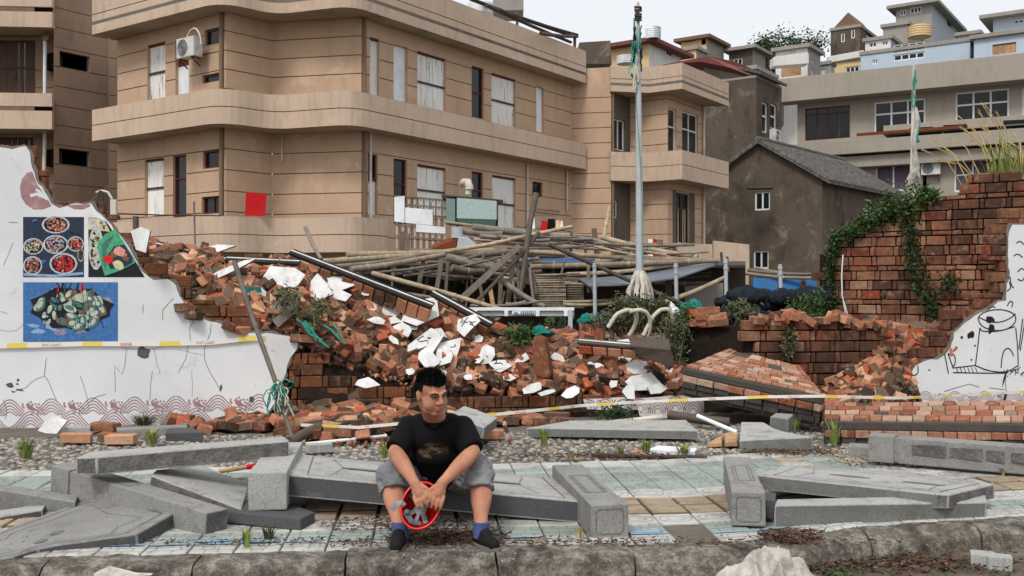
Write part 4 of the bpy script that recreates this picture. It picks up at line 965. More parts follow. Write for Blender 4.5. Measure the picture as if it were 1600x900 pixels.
# fallen brick slabs
def fallen(label, q, thick, nrow, ncol, big_rows=0, grp=None):
    """q: left-front, right-front, right-back, left-back corners of the upper face"""
    a, b, c, d = q; n = ((b - a).cross(d - a)).normalized(); n = n if n.z > 0 else -n
    root = empty('fallen_brickwork', (a + b + c + d) / 4 - n * thick, label, 'brickwork')
    mb = MB(); e = .012; mb.prism([p - n * .012 for p in q], -n * (thick - .012)); mb.build('mortar_bed', M['mortar'], root, .01, .01)
    def pt(s, t): return (a * (1 - s) + b * s) * (1 - t) + (d * (1 - s) + c * s) * t
    rr = 0.0; rows_ = []
    ws = [1.0] * nrow + [2.0] * big_rows; tot = sum(ws)
    for r, w_ in enumerate(ws):
        t0, t1 = rr / tot, (rr + w_) / tot; rr += w_; s = -.5 / ncol * (r % 2); k = 0
        while s < 1:
            ln = (1 / ncol) * rnd.uniform(.85, 1.15) * (1.3 if w_ > 1 and k % 2 == 0 else .45 if w_ > 1 else 1); s1 = min(1, s + ln); s0 = max(0, s)
            if s1 - s0 > .25 / ncol and rnd.random() > .03:
                g = .0022 / (b - a).length * 2; gt = .07 * (t1 - t0); up = n * rnd.uniform(0, .012)
                mb = MB(); mb.prism([pt(s0 + g, t0 + gt) + up, pt(s1 - g, t0 + gt) + up, pt(s1 - g, t1 - gt) + up, pt(s0 + g, t1 - gt) + up], -n * .03); mb.build('brick', M['brick_pale'], root, .004, .002)
            s = s1; k += 1
    # the edge that faces the road: cement strip, a brick course, then dark courses
    out = n.cross(b - a).normalized(); out = out if out.y < 0 else -out
    y0 = -.02
    mb = MB(); mb.prism([a + out * .05 - n * .02, b + out * .05 - n * .02, b + out * .05 - n * .09, a + out * .05 - n * .09], -out * .08); mb.build('cement_strip', M['cement_dark'], root, .01, .012)
    for hh, mt, th in ((.095, 'brick_pale', .065), (.165, 'cement_dark', .06), (.23, 'cement_dark', .06)):
        if hh + th > thick + .05: break
        s = 0.0
        while s < .985:
            s1 = min(1, s + 1 / ncol * rnd.uniform(.95, 1.25)); p0, p1 = a * (1 - s) + b * s, a * (1 - s1) + b * s1; dr = (p1 - p0).normalized() * .005; o = out * (.07 + rnd.uniform(-.01, .015) - (hh - .095) * .25)
            mb = MB(); mb.prism([p0 + dr + o - n * hh, p1 - dr + o - n * hh, p1 - dr + o - n * (hh + th), p0 + dr + o - n * (hh + th)], -out * .1); mb.build('brick', M[mt], root, .005, .003)
            s = s1
    return root
fallen('tilted slab of fallen brickwork with speckled bricks, left of the flat slab', [P(1072, 572, 10.9), P(1288, 618, 10.05), P(1250, 572, 11.3), P(1140, 545, 11.95)], .34, 6, 9, 2)
fallen('flat slab of fallen brickwork along the pavement at the right edge', [P(1288, 655, 9.45), P(1640, 660, 9.25), P(1640, 626, 10.6), P(1288, 629, 10.7)], .27, 4, 16)
# long fallen copings with a brick course under each
def coping(label, p0, p1, n=12, drop=.12, mat='cement_dark'):
    p0, p1 = Vector(p0), Vector(p1); root = empty('fallen_coping', (p0 + p1) / 2 - Vector((0, 0, drop)), label, 'coping', 'fallen copings on the heap')
    mb = MB(); up = Vector((0, -.5, 1)).normalized(); mb.bar(p0, p1, .13, .03, up); mb.build('coping_strip', M['coping_dark' if mat == 'cement_dark' else mat], root, .006, .008); d, s, u = frame(p1 - p0, up); mb = MB(); mb.bar(p0 + u * .019, p1 + u * .019, .02, .008, up); mb.build('white_edge', M['plaster_chip'], root)
    d, s, u = frame(p1 - p0, up)
    for i in range(n):
        q0 = p0 + (p1 - p0) * ((i + .06) / n) - u * .028 + s * .02; q1 = p0 + (p1 - p0) * ((i + .94) / n) - u * .028 + s * .02
        if rnd.random() < .12: continue
        mb = MB(); mb.bar(q0 - u * drop / 2, q1 - u * drop / 2, .11, drop, u); mb.build('brick', M['brick'], root, .006, .004)
    return root
coping('long dark coping edge slanting down across the middle of the heap', P(455, 393, 11.9), P(676, 478, 11.6), 13, .17)
coping('dark coping edge slanting to the white steel frame', P(676, 457, 12.2), P(768, 507, 11.9), 6)
coping('dark coping piece on top of the broken painted wall', P(225, 378, 11.6), P(352, 406, 11.7), 5, .09)
coping('thin level coping above a row of bricks, left part of the heap', P(345, 404, 11.75), P(468, 410, 11.75), 11, .15)
coping('dark slab of cement with brick end, right part of the low heap', P(905, 533, 12.0), P(1046, 545, 11.5), 6, .1, 'mortar')
cb = MB(); cb.prism([P(985, 540, 11.4), P(1048, 546, 11.1), P(1054, 575, 11.1), P(1000, 560, 11.4)], (.02, .28, .1)); tag(cb.build('cement_block', M['mortar'], bevel=.012, rough=.012), 'sooty cement block end sticking out of the low heap', 'cement block')
cb = MB(); cb.prism([P(830, 533, 11.55), P(841, 527, 11.55), P(853, 531, 11.5), P(861, 588, 11.4), P(846, 592, 11.38), P(834, 586, 11.4)], (.03, .14, .02)); tag(cb.build('mortar_block', M['brick_wet'], bevel=.015, rough=.02), 'upright brown block of mortared bricks in the low heap', 'mortar block')
sr = empty('brick_row', P(940, 520, 12.9), 'slanting row of red bricks on edge beside the rope coils', 'bricks')
for i in range(15):
    x = 906 + 4.6 * i; y = 511 + i * .55; mb = MB(); mb.prism([P(x, y, 12.9), P(x + 4, y + .5, 12.9), P(x + 4, y + 15, 12.8), P(x, y + 14.5, 12.8)], (0, .2, .05)); mb.build('brick', M['brick_wall'], sr, .004, .002)
bk = 0
for px, py, z in ((1108, 505, 12.4), (1092, 505, 12.4), (1120, 505, 12.35), (1100, 495, 12.4), (1118, 495, 12.4), (1106, 485, 12.4), (1090, 489, 12.4), (1190, 500, 12.3), (1205, 498, 12.3)):
    o = link('loose_brick', LOOSE[bk % 4]); bk += 1; o.matrix_world = Matrix.Translation(P(px, py, z)) @ Euler((rnd.gauss(0, .06), rnd.gauss(0, .06), rnd.gauss(0, .2))).to_matrix().to_4x4(); tag(o, 'brick in the small stack beside the rope coils and weeds', 'brick', 'bricks stacked by the rope coils')
mb = MB(); mb.prism([P(1076, 512, 12.5), P(1180, 512, 12.3), P(1180, 600, 12.1), P(1076, 600, 12.3)], (0, .5, 0)); tag(mb.build('earth_bank', M['shaded_soil'], bevel=.03, rough=.03), 'dark earth bank under the small brick stack', 'earth bank')
# ---------------------------------------------------------------- the seated man and his helmet
def remesh(mb, name, mats, voxel, parent, smooth=6, noise=None, sm=.5):
    me = mb.mesh('tmp', [M['plaster']]); ob = bpy.data.objects.new('tmp', me); COL.objects.link(ob)
    m = ob.modifiers.new('r', 'REMESH'); m.mode = 'VOXEL'; m.voxel_size = voxel
    m = ob.modifiers.new('s', 'SMOOTH'); m.factor = sm; m.iterations = smooth
    dg = bpy.context.evaluated_depsgraph_get(); ev = ob.evaluated_get(dg)
    out = bpy.data.meshes.new_from_object(ev); bpy.data.objects.remove(ob); out.name = name
    out.materials.clear()
    for q in (mats if isinstance(mats, list) else [mats]): out.materials.append(q)
    top = parent
    while top.parent: top = top.parent
    off = ORG[top.name]
    nrm = [v.normal.copy() for v in out.vertices]
    for v, nn in zip(out.vertices, nrm):
        if noise: v.co += nn * noise(v.co, nn)
        v.co -= off
    for p in out.polygons: p.use_smooth = True
    return link(name, out, parent)
def limb(mb, pts, rs, n=14):                            # tapered limb with round ends
    pts = [Vector(p) for p in pts]; P2, R2 = [], []
    for i in range(len(pts) - 1):
        for k in range(6):
            t = k / 6; P2.append(pts[i].lerp(pts[i + 1], t)); R2.append(rs[i] + (rs[i + 1] - rs[i]) * (t * t * (3 - 2 * t)))
    P2.append(pts[-1]); R2.append(rs[-1]); mb.tube(P2, R2, n)
    mb.ball(pts[0], rs[0], 12, 8); mb.ball(pts[-1], rs[-1], 12, 8)
    for p, r in list(zip(pts, rs))[1:-1]: mb.ball(p, r, 12, 8)
n = NT('skin'); k = n.ramp(n.noise(9, 5, .6), [(.3, L(160, 110, 87)), (.7, L(190, 137, 110))])
k = n.mix(n.math('MULTIPLY', n.ramp(n.noise(140, 2, .5), [(.55, 0.), (.7, 1.)]), .25), k, L(120, 72, 54))
n.col(k).set(.66, .22, Subsurface_Weight=.08); n.b.inputs['Subsurface Radius'].default_value = (.02, .008, .004); n.bump(n.noise(160, 3), .12, .002); M['skin'] = n.m
n = NT('leg_skin'); hr = n.ramp(n.noise(1, 3, .6, n.stretch(120, 120, 22)), [(.55, 0.), (.68, 1.)])
n.col(n.mix(n.math('MULTIPLY', hr, .4), n.ramp(n.noise(8, 4), [(.3, L(164, 116, 90)), (.7, L(190, 140, 110))]), L(84, 58, 46))).set(.55, .3); M['leg_skin'] = n.m
n = NT('hair'); n.col(n.ramp(n.noise(60, 2), [(.3, L(14, 13, 13)), (.7, L(28, 26, 26))])).set(.8, .15); M['hair'] = n.m
n = NT('shirt'); d = n.n('VectorMath', {0: n.n('VectorMath', {0: n.pos, 1: (-.455, 5.72, .508)}, operation='SUBTRACT').outputs[0], 1: (1, .25, 2.0)}, operation='MULTIPLY').outputs[0]
dist = n.n('VectorMath', {0: d}, operation='LENGTH').outputs['Value']
pr = n.math('MULTIPLY', n.ramp(dist, [(.075, 1.), (.1, 0.)]), n.ramp(n.noise(1, 5, .7, n.stretch(14, 14, 34)), [(.45, 0.), (.62, .8)]))
n.col(n.mix(pr, L(19, 18, 19), L(104, 88, 62))).set(.9, .12); n.bump(n.noise(260, 2), .15, .002); M['shirt'] = n.m
n = NT('shorts'); n.col(n.mix(1, n.ramp(n.noise(5, 5, .6), [(.3, L(104, 105, 108)), (.7, L(134, 135, 138))]), n.ramp(n.noise(300, 2), [(.35, .82), (.65, 1.12)]), 'MULTIPLY')).set(.95, .1); n.bump(n.noise(220, 2), .2, .002); M['shorts'] = n.m
flat('sock_blue', 72, 86, 132, .9, .1); flat('shoe_black', 26, 25, 26, .85, .2); flat('sole', 112, 106, 98, .8, .2); flat('eye_dark', 20, 14, 12, .3, .5); flat('lip', 150, 78, 66, .5, .3)
n = NT('helmet_red'); n.col(n.ramp(n.noise(12, 4), [(.3, L(196, 26, 24)), (.7, L(216, 38, 32))])).set(.32, .5); M['helmet_red'] = n.m
flat('strap_grey', 140, 144, 154, .6, .3); flat('strap_dark', 92, 96, 104, .7, .2)
man = empty('person', (-.45, 5.9, 0), 'seated man in black t-shirt and grey shorts, holding a helmet between his knees', 'person')
HC = Vector((-.452, 5.63, .852)); fw = Vector((.56, -.8, -.2)).normalized(); rt = Vector((0, 0, 1)).cross(fw).normalized() * -1; rt = fw.cross(Vector((0, 0, 1))).normalized(); up_ = rt.cross(fw).normalized()
HR = Matrix((rt, fw, up_)).transposed() @ Matrix.Rotation(R(5), 3, 'Y')
def hd(x, y, z): return HC + HR @ Vector((x, y, z))
b = MB()
b.ball(hd(0, -.014, .03), (.079, .094, .09), 20, 14, HR); b.ball(hd(0, .026, -.03), (.073, .063, .084), 18, 12, HR); b.ball(hd(0, .05, -.092), (.038, .034, .028), 12, 8, HR)
b.ball(hd(0, .02, -.078), (.066, .054, .04), 12, 8, HR)
for s in (-1, 1):
    b.ball(hd(s * .043, .042, -.042), (.03, .032, .04), 12, 8, HR); b.ball(hd(s * .079, -.012, -.008), (.011, .021, .033), 10, 8, HR); b.ball(hd(s * .083, -.018, .004), (.009, .016, .02), 10, 8, HR)
    b.tube([hd(s * .012, .089, .026), hd(s * .034, .083, .029), hd(s * .056, .062, .02)], [.011, .012, .009], 8)
    b.ball(hd(s * .014, .099, -.03), (.010, .011, .009), 8, 6, HR)
b.tube([hd(0, .084, .024), hd(0, .095, .0), hd(0, .107, -.024)], [.010, .011, .014], 8); b.ball(hd(0, .107, -.026), (.0135, .012, .011), 8, 6, HR)
b.tube([hd(-.024, .074, -.058), hd(0, .09, -.055), hd(.024, .074, -.058)], [.008, .011, .008], 8); b.tube([hd(-.02, .076, -.073), hd(0, .09, -.075), hd(.02, .076, -.073)], [.007, .010, .007], 8)
NB = Vector((-.45, 5.80, .70)); limb(b, [NB, hd(0, -.03, -.06)], [.066, .06]); b.ball((-.447, 5.768, .69), (.045, .03, .035), 12, 8); limb(b, [(-.45, 5.85, .62), NB], [.05, .06])
limb(b, [(-.45, 6.08, .34), (-.45, 5.98, .46), (-.45, 5.87, .62)], [.10, .10, .09])
ARM = {}
for s in (-1, 1):
    cx = -.447; S_ = Vector((cx + s * .15, 5.86, .625)); E_ = Vector((cx + s * .221, 5.72, .505)); W_ = Vector((cx + s * (.09 if s < 0 else .06), 5.5, .372))
    limb(b, [(cx, 5.87, .61), S_], [.07, .05]); limb(b, [S_, E_, E_.lerp(W_, .3), W_], [.058, .046, .047, .029]); ARM[s] = (S_, E_, W_)
    Hp = Vector((cx + s * .155, 6.08, .32)); K_ = Vector((cx + (s * .25), 5.79, .355 + (.012 if s > 0 else 0))); A_ = Vector((-.628 if s < 0 else -.172, 5.575, .085))
    limb(b, [(cx, 6.08, .34), Hp, K_], [.12, .1, .07]); limb(b, [K_, K_.lerp(A_, .38) + Vector((s * .01, .03, 0)), K_.lerp(A_, .8), A_], [.066, .064, .04, .039]); ARM[s] += (Hp, K_, A_)
    # hand: a palm below the wrist, knuckles towards the viewer, fingers hanging over the helmet rim
    d = Vector((-s * .42, -.22, -.88)).normalized() if s < 0 else Vector((-s * .30, -.22, -.92)).normalized(); side = Vector((1, 0, 0)); side = (side - d * side.dot(d)).normalized(); nrm = side.cross(d).normalized()
    if nrm.y > 0: nrm = -nrm
    for q, wd in ((0, .024), (.03, .031), (.055, .034)):
        for o in (-1, 0, 1): b.ball(W_ + d * (q + .012) + side * o * wd * .72, (.016, .016, .018), 8, 6)
    limb(b, [W_, W_ + d * .06], [.03, .03], 10)
    for i, (ln, o) in enumerate(((.062, -.034), (.072, -.0115), (.068, .0115), (.052, .034))):
        if s > 0: ln = (.052, .068, .072, .062)[i]
        k0 = W_ + d * .068 + side * o + nrm * .006; k1 = k0 + (d * .8 + nrm * .35 + side * o * 1.5).normalized() * ln * .5; k2 = k1 + (d * .98 - nrm * .25).normalized() * ln * .42; k3 = k2 + (d * .8 - nrm * .65).normalized() * ln * .3
        limb(b, [k0, k1, k2, k3], [.0105, .0098, .009, .0078], 8)
    t0 = W_ + d * .022 + side * (-s) * .026; t1 = t0 + (d * .7 + side * (-s) * .5 + nrm * .2).normalized() * .036; t2 = t1 + (d * .95 + nrm * -.1).normalized() * .034
    limb(b, [t0, t1, t2], [.0135, .0115, .0095], 8)
body = remesh(b, 'body', [M['skin']], .0048, man, 4)
# face details and hair
for s in (-1, 1):
    e = MB(); e.tube([hd(s * .018, .0905, .006), hd(s * .032, .0875, .0095), hd(s * .048, .0755, .006)], [.0022, .0036, .002], 6); e.build('eye', M['eye_dark'], man)
    e = MB(); e.tube([hd(s * .013, .1, .024), hd(s * .034, .0965, .033), hd(s * .058, .074, .028)], [.0032, .0045, .002], 6); e.build('eyebrow', M['hair'], man)
e = MB(); e.tube([hd(-.022, .081, -.071), hd(-.009, .0965, -.0645), hd(.009, .0965, -.0645), hd(.022, .081, -.071)], [.003, .0045, .0045, .003], 6); e.build('mouth', M['lip'], man)
h = MB(); HCc = (0, -.016, .034)
hr_ = random.Random(3)
for i in range(3800):
    v = Vector((hr_.gauss(0, 1), hr_.gauss(0, 1), hr_.gauss(0, 1))).normalized()
    if v.z < -.45: continue
    side_ = abs(v.x) > .75
    if v.y > .35 and v.z < .29 + .1 * abs(v.x): continue               # forehead and face stay free
    if v.y > -.25 and v.z < -.02 and abs(v.x) > .55: continue            # ears
    base = Vector((HCc[0] + v.x * .083, HCc[1] + v.y * .098, HCc[2] + v.z * .095))
    d = (v * .8 + Vector((hr_.gauss(0, .13), hr_.gauss(0, .13) + .45, hr_.gauss(0, .1) + (.3 if v.z > .3 else -.5)))).normalized(); ln = hr_.uniform(.018, .03) * (1.15 if v.z > .5 else .6)
    t = d.cross(Vector((0, 0, 1)) if abs(d.z) < .9 else Vector((1, 0, 0))).normalized(); u = d.cross(t)
    w_ = .0034; vs = [base - v * .004 + t * w_, base - v * .004 - t * w_ * .5 + u * w_, base - v * .004 - t * w_ * .5 - u * w_, base + d * ln]
    h.add([hd(*q) for q in vs], [(0, 1, 3), (1, 2, 3), (2, 0, 3)])
cap = MB(); cap.ball((HCc[0], HCc[1], HCc[2]), (.085, .1, .098), 22, 16)
vi = [i for i, v in enumerate(cap.v)]
okv = []
for v in cap.v:
    q = Vector(((v.x - HCc[0]) / .085, (v.y - HCc[1]) / .1, (v.z - HCc[2]) / .098)); okv.append(not (q.z < -.35 or (q.y > .4 and q.z < .32) or (q.y > -.2 and q.z < 0 and abs(q.x) > .5)))
h.add([hd(*(v * 1.0)) for v in cap.v], [f for f in cap.f if all(okv[i] for i in f)], True)
tag(h.build('hair', M['hair'], man), 'short spiky black hair')
# clothes
def crease(amp, fx, seed):
    return lambda c, nn: amp * (mnoise.noise(Vector((c.x * fx * .6, c.y * fx * .6, c.z * fx * 1.5)) + Vector((seed, 0, 0))) + .5 * mnoise.noise(Vector((c.x * fx * 1.8, c.y * fx * 1.8, c.z * fx * 3.4)) + Vector((0, seed, 0))))
c = MB(); cx = -.447
c.ball((cx, 5.885, .575), (.185, .135, .15), 20, 14, Matrix.Rotation(R(20), 3, 'X')); c.ball((cx, 5.95, .45), (.185, .155, .13), 20, 14); c.ball((cx, 5.86, .47), (.15, .11, .085), 18, 12)
limb(c, [(cx - .12, 5.87, .61), (cx, 5.865, .625), (cx + .12, 5.87, .61)], [.085, .08, .085]); [limb(c, [(cx + s * .04, 5.845, .675), (cx + s * .09, 5.86, .655), (cx + s * .15, 5.865, .615)], [.05, .06, .07]) for s in (-1, 1)]; c.ball((cx, 5.83, .63), (.1, .07, .06), 14, 10)
limb(c, [(cx, 6.04, .37), (cx, 5.95, .47)], [.17, .17])
for s in (-1, 1):
    S_, E_, W_ = ARM[s][:3]; limb(c, [S_ + Vector((s * .005, .005, .002)), S_.lerp(E_, .55) + Vector((s * .006, 0, 0))], [.074, .075]); q = S_.lerp(E_, .5); c.tube([q, S_.lerp(E_, .9) + Vector((s * .006, -.004, 0))], [.075, .072], 18)
cl = MB(); cl.tube([Vector((cx, 5.79, .693)) + Vector((.071 * math.cos(a_ * .2618), .058 * math.sin(a_ * .2618), .03 * math.sin(a_ * .2618))) for a_ in range(25)], .0095, 8, False); cl.build('collar', M['shirt'], man)
shirt = remesh(c, 't_shirt', [M['shirt']], .007, man, 16, crease(.004, 8, 3))
c = MB(); c.ball((cx, 6.06, .335), (.19, .165, .13), 18, 12); c.ball((cx, 5.95, .36), (.12, .1, .075), 14, 10)
for s in (-1, 1):
    Hp, K_, A_ = ARM[s][3:]; en = K_.lerp(A_, .30) + Vector((0, .02, 0)); limb(c, [Hp, Hp.lerp(K_, .6), K_ + Vector((0, .012, -.008))], [.128, .12, .094]); c.tube([K_ + Vector((0, .012, -.005)), K_.lerp(en, .5) + Vector((0, .01, 0)), en], [.095, .092, .09], 18)
shorts = remesh(c, 'shorts', [M['shorts']], .006, man, 3, lambda q, nn: .016 * (mnoise.noise(Vector((q.x * 9, q.y * 9, q.z * 14))) - 1.1 * abs(mnoise.noise(Vector((q.x * 13 + 5, q.y * 13, q.z * 30)))) + .25))
for s in (-1, 1):
    K_, A_ = ARM[s][4:]; toe = Vector((-.638, 5.43, .03)) if s < 0 else Vector((-.092, 5.475, .03)); heel = A_ + (A_ - toe).normalized() * .035; heel.z = .04
    c = MB(); c.tube([A_ + Vector((0, 0, .052)), A_ + Vector((0, 0, .02)), A_ + Vector((0, 0, -.03))], [.044, .044, .047], 14); c.build('sock', M['sock_blue'], man)
    d = (toe - heel); d.z = 0; d.normalize(); sd_ = Vector((-d.y, d.x, 0)); L_ = (toe - heel).length
    c = MB(); limb(c, [heel + Vector((0, 0, .012)), heel + d * L_ * .45 + Vector((0, 0, .012)), toe - d * .012 + Vector((0, 0, .002))], [.037, .044, .036]); limb(c, [heel + d * .02 + Vector((0, 0, .05)), heel + d * L_ * .5 + Vector((0, 0, .035))], [.034, .036])
    sh = remesh(c, 'shoe', [M['shoe_black']], .006, man, 4, lambda q, nn: -max(0, .012 - q.z))
    c = MB(); m_ = 22; pts = []
    for i in range(m_):
        a = 2 * math.pi * i / m_; f_ = .5 + .5 * math.cos(a); wd = .04 + .008 * math.sin(math.pi * min(1, f_ * 1.3)); pts.append(heel * .5 + toe * .5 + d * (L_ * .5 + .036) * math.cos(a) + sd_ * wd * math.sin(a) * (1 if abs(math.cos(a)) < .95 else .95))
    for q in pts: q.z = .024
    c.prism(pts, (0, 0, -.022)); c.build('sole', M['sole'], sh, .003)
# helmet, open side to the viewer
HO = P(657, 790, 5.49); ha = Vector((.06, -.93, .30)).normalized(); hs = Vector((1, 0, 0)); hs = (hs - ha * hs.dot(ha)).normalized(); hu = hs.cross(ha) * -1
if hu.z < 0: hu = -hu
tl = R(-20); hs, hu = hs * math.cos(tl) + hu * math.sin(tl), hu * math.cos(tl) - hs * math.sin(tl)
hel = empty('helmet', HO - Vector((0, 0, .13)), 'red hard hat with grey inner straps held in the man\'s hands', 'helmet')
def hp(a, r, dpt): return HO + (hs * math.cos(a) * .102 + hu * math.sin(a) * .126) * r - ha * dpt
sh_ = MB(); N = 36; vs = []
prof = [(1.0, .0), (.985, .03), (.93, .075), (.8, .115), (.58, .142), (.3, .155), (.04, .158)]
for r, dp in prof: vs += [hp(2 * math.pi * i / N, r, dp) for i in range(N)]
k = len(prof); fs = [(j * N + i, j * N + (i + 1) % N, (j + 1) * N + (i + 1) % N, (j + 1) * N + i) for j in range(k - 1) for i in range(N)]
vs2 = []
for r, dp in prof: vs2 += [hp(2 * math.pi * i / N, r * .965, dp - .004 if dp else 0) for i in range(N)]
sh_.add(vs, [f[::-1] for f in fs], True); sh_.add(vs2, fs, True); sh_.build('shell', M['helmet_red'], hel)
rm = MB(); rm.tube([hp(2 * math.pi * i / N, 1.02, .002) for i in range(N + 1)], .0075, 8, False); rm.build('rim', M['helmet_red'], hel)
bn = MB()
for r, dp in ((.84, .02),):
    vs = []
    for i in range(N + 1):
        a = 2 * math.pi * i / N; vs += [hp(a, r, dp - .012), hp(a, r, dp + .012)]
    bn.add(vs, [(2 * i, 2 * i + 1, 2 * i + 3, 2 * i + 2) for i in range(N)])
bn.build('headband', M['strap_grey'], hel)
for i, a in enumerate((.5, 1.25, 2.1, 2.75, 3.9, 4.75, 5.5)):
    st_ = MB(); strip3(st_, [hp(a, .88, .03), hp(a, .62, .075), hp(a, .35, .098), hp(a + .1, .12, .102)], .02 if i % 2 else .026, ha); st_.build('strap', M['strap_grey'], hel)
st_ = MB(); st_.prism([hp(2 * math.pi * i / 12, .34 + .05 * (i % 2), .1) for i in range(12)], ha * .004); st_.build('crown_plate', M['strap_grey'], hel)
st_ = MB(); st_.bar(hp(3.75, .82, .012), hp(4.6, .8, .008), .03, .02, ha); st_.bar(hp(4.55, .8, .006), hp(5.2, .8, .012), .022, .012, ha); st_.ball(hp(3.85, .72, .0), .017, 12, 8); st_.build('size_adjuster', M['strap_dark'], hel, .003)
st_ = MB(); strip3(st_, [hp(3.45, .86, .0), hp(3.3, 1.02, -.012), hp(3.4, 1.28, -.006), hp(3.55, 1.5, .02)], .03, ha); st_.build('chin_strap', M['strap_grey'], hel)
# ---------------------------------------------------------------- collapsed bamboo stage
def pole(label, pts, r, mat='bamboo', cat='bamboo pole', group='poles of the collapsed bamboo stage', nodes=True, name='bamboo_pole'):
    q = [P(*p) for p in pts]
    if len(q) == 2: q = [q[0].lerp(q[1], t / 4) + Vector((0, 0, -.03 * math.sin(math.pi * t / 4))) for t in range(5)]
    z = sum(p.y for p in q) / len(q); rr = r * z / FPX
    mb = MB(); k = len(q)
    mb.tube(q, [rr * (1 - .18 * i / (k - 1)) for i in range(k)], 10)
    if nodes:
        ln = sum((q[i + 1] - q[i]).length for i in range(k - 1)); n = max(2, int(ln / .38))
        for i in range(1, n):
            t = i / n * (k - 1); a = int(t); f = t - a; c = q[a].lerp(q[min(a + 1, k - 1)], f); d = (q[min(a + 1, k - 1)] - q[a]).normalized()
            mb.tube([c - d * rr * .3, c, c + d * rr * .3], [rr * .92, rr * 1.1, rr * .92], 10, False)
    return tag(mb.build(name, M[mat]), label, cat, group)
def post_px(label, x0, y0, x1, y1, z, w_, mat='timber', name='timber_post', cat='timber', d=.6):
    mb = MB(); k = z / FPX; mb.bar(P(x0, y0, z), P(x1, y1, z - .1), w_ * k, w_ * k * d, Vector((0, -1, 0))); return tag(mb.build(name, M[mat], bevel=.006, rough=.004), label, cat, 'posts of the collapsed bamboo stage')
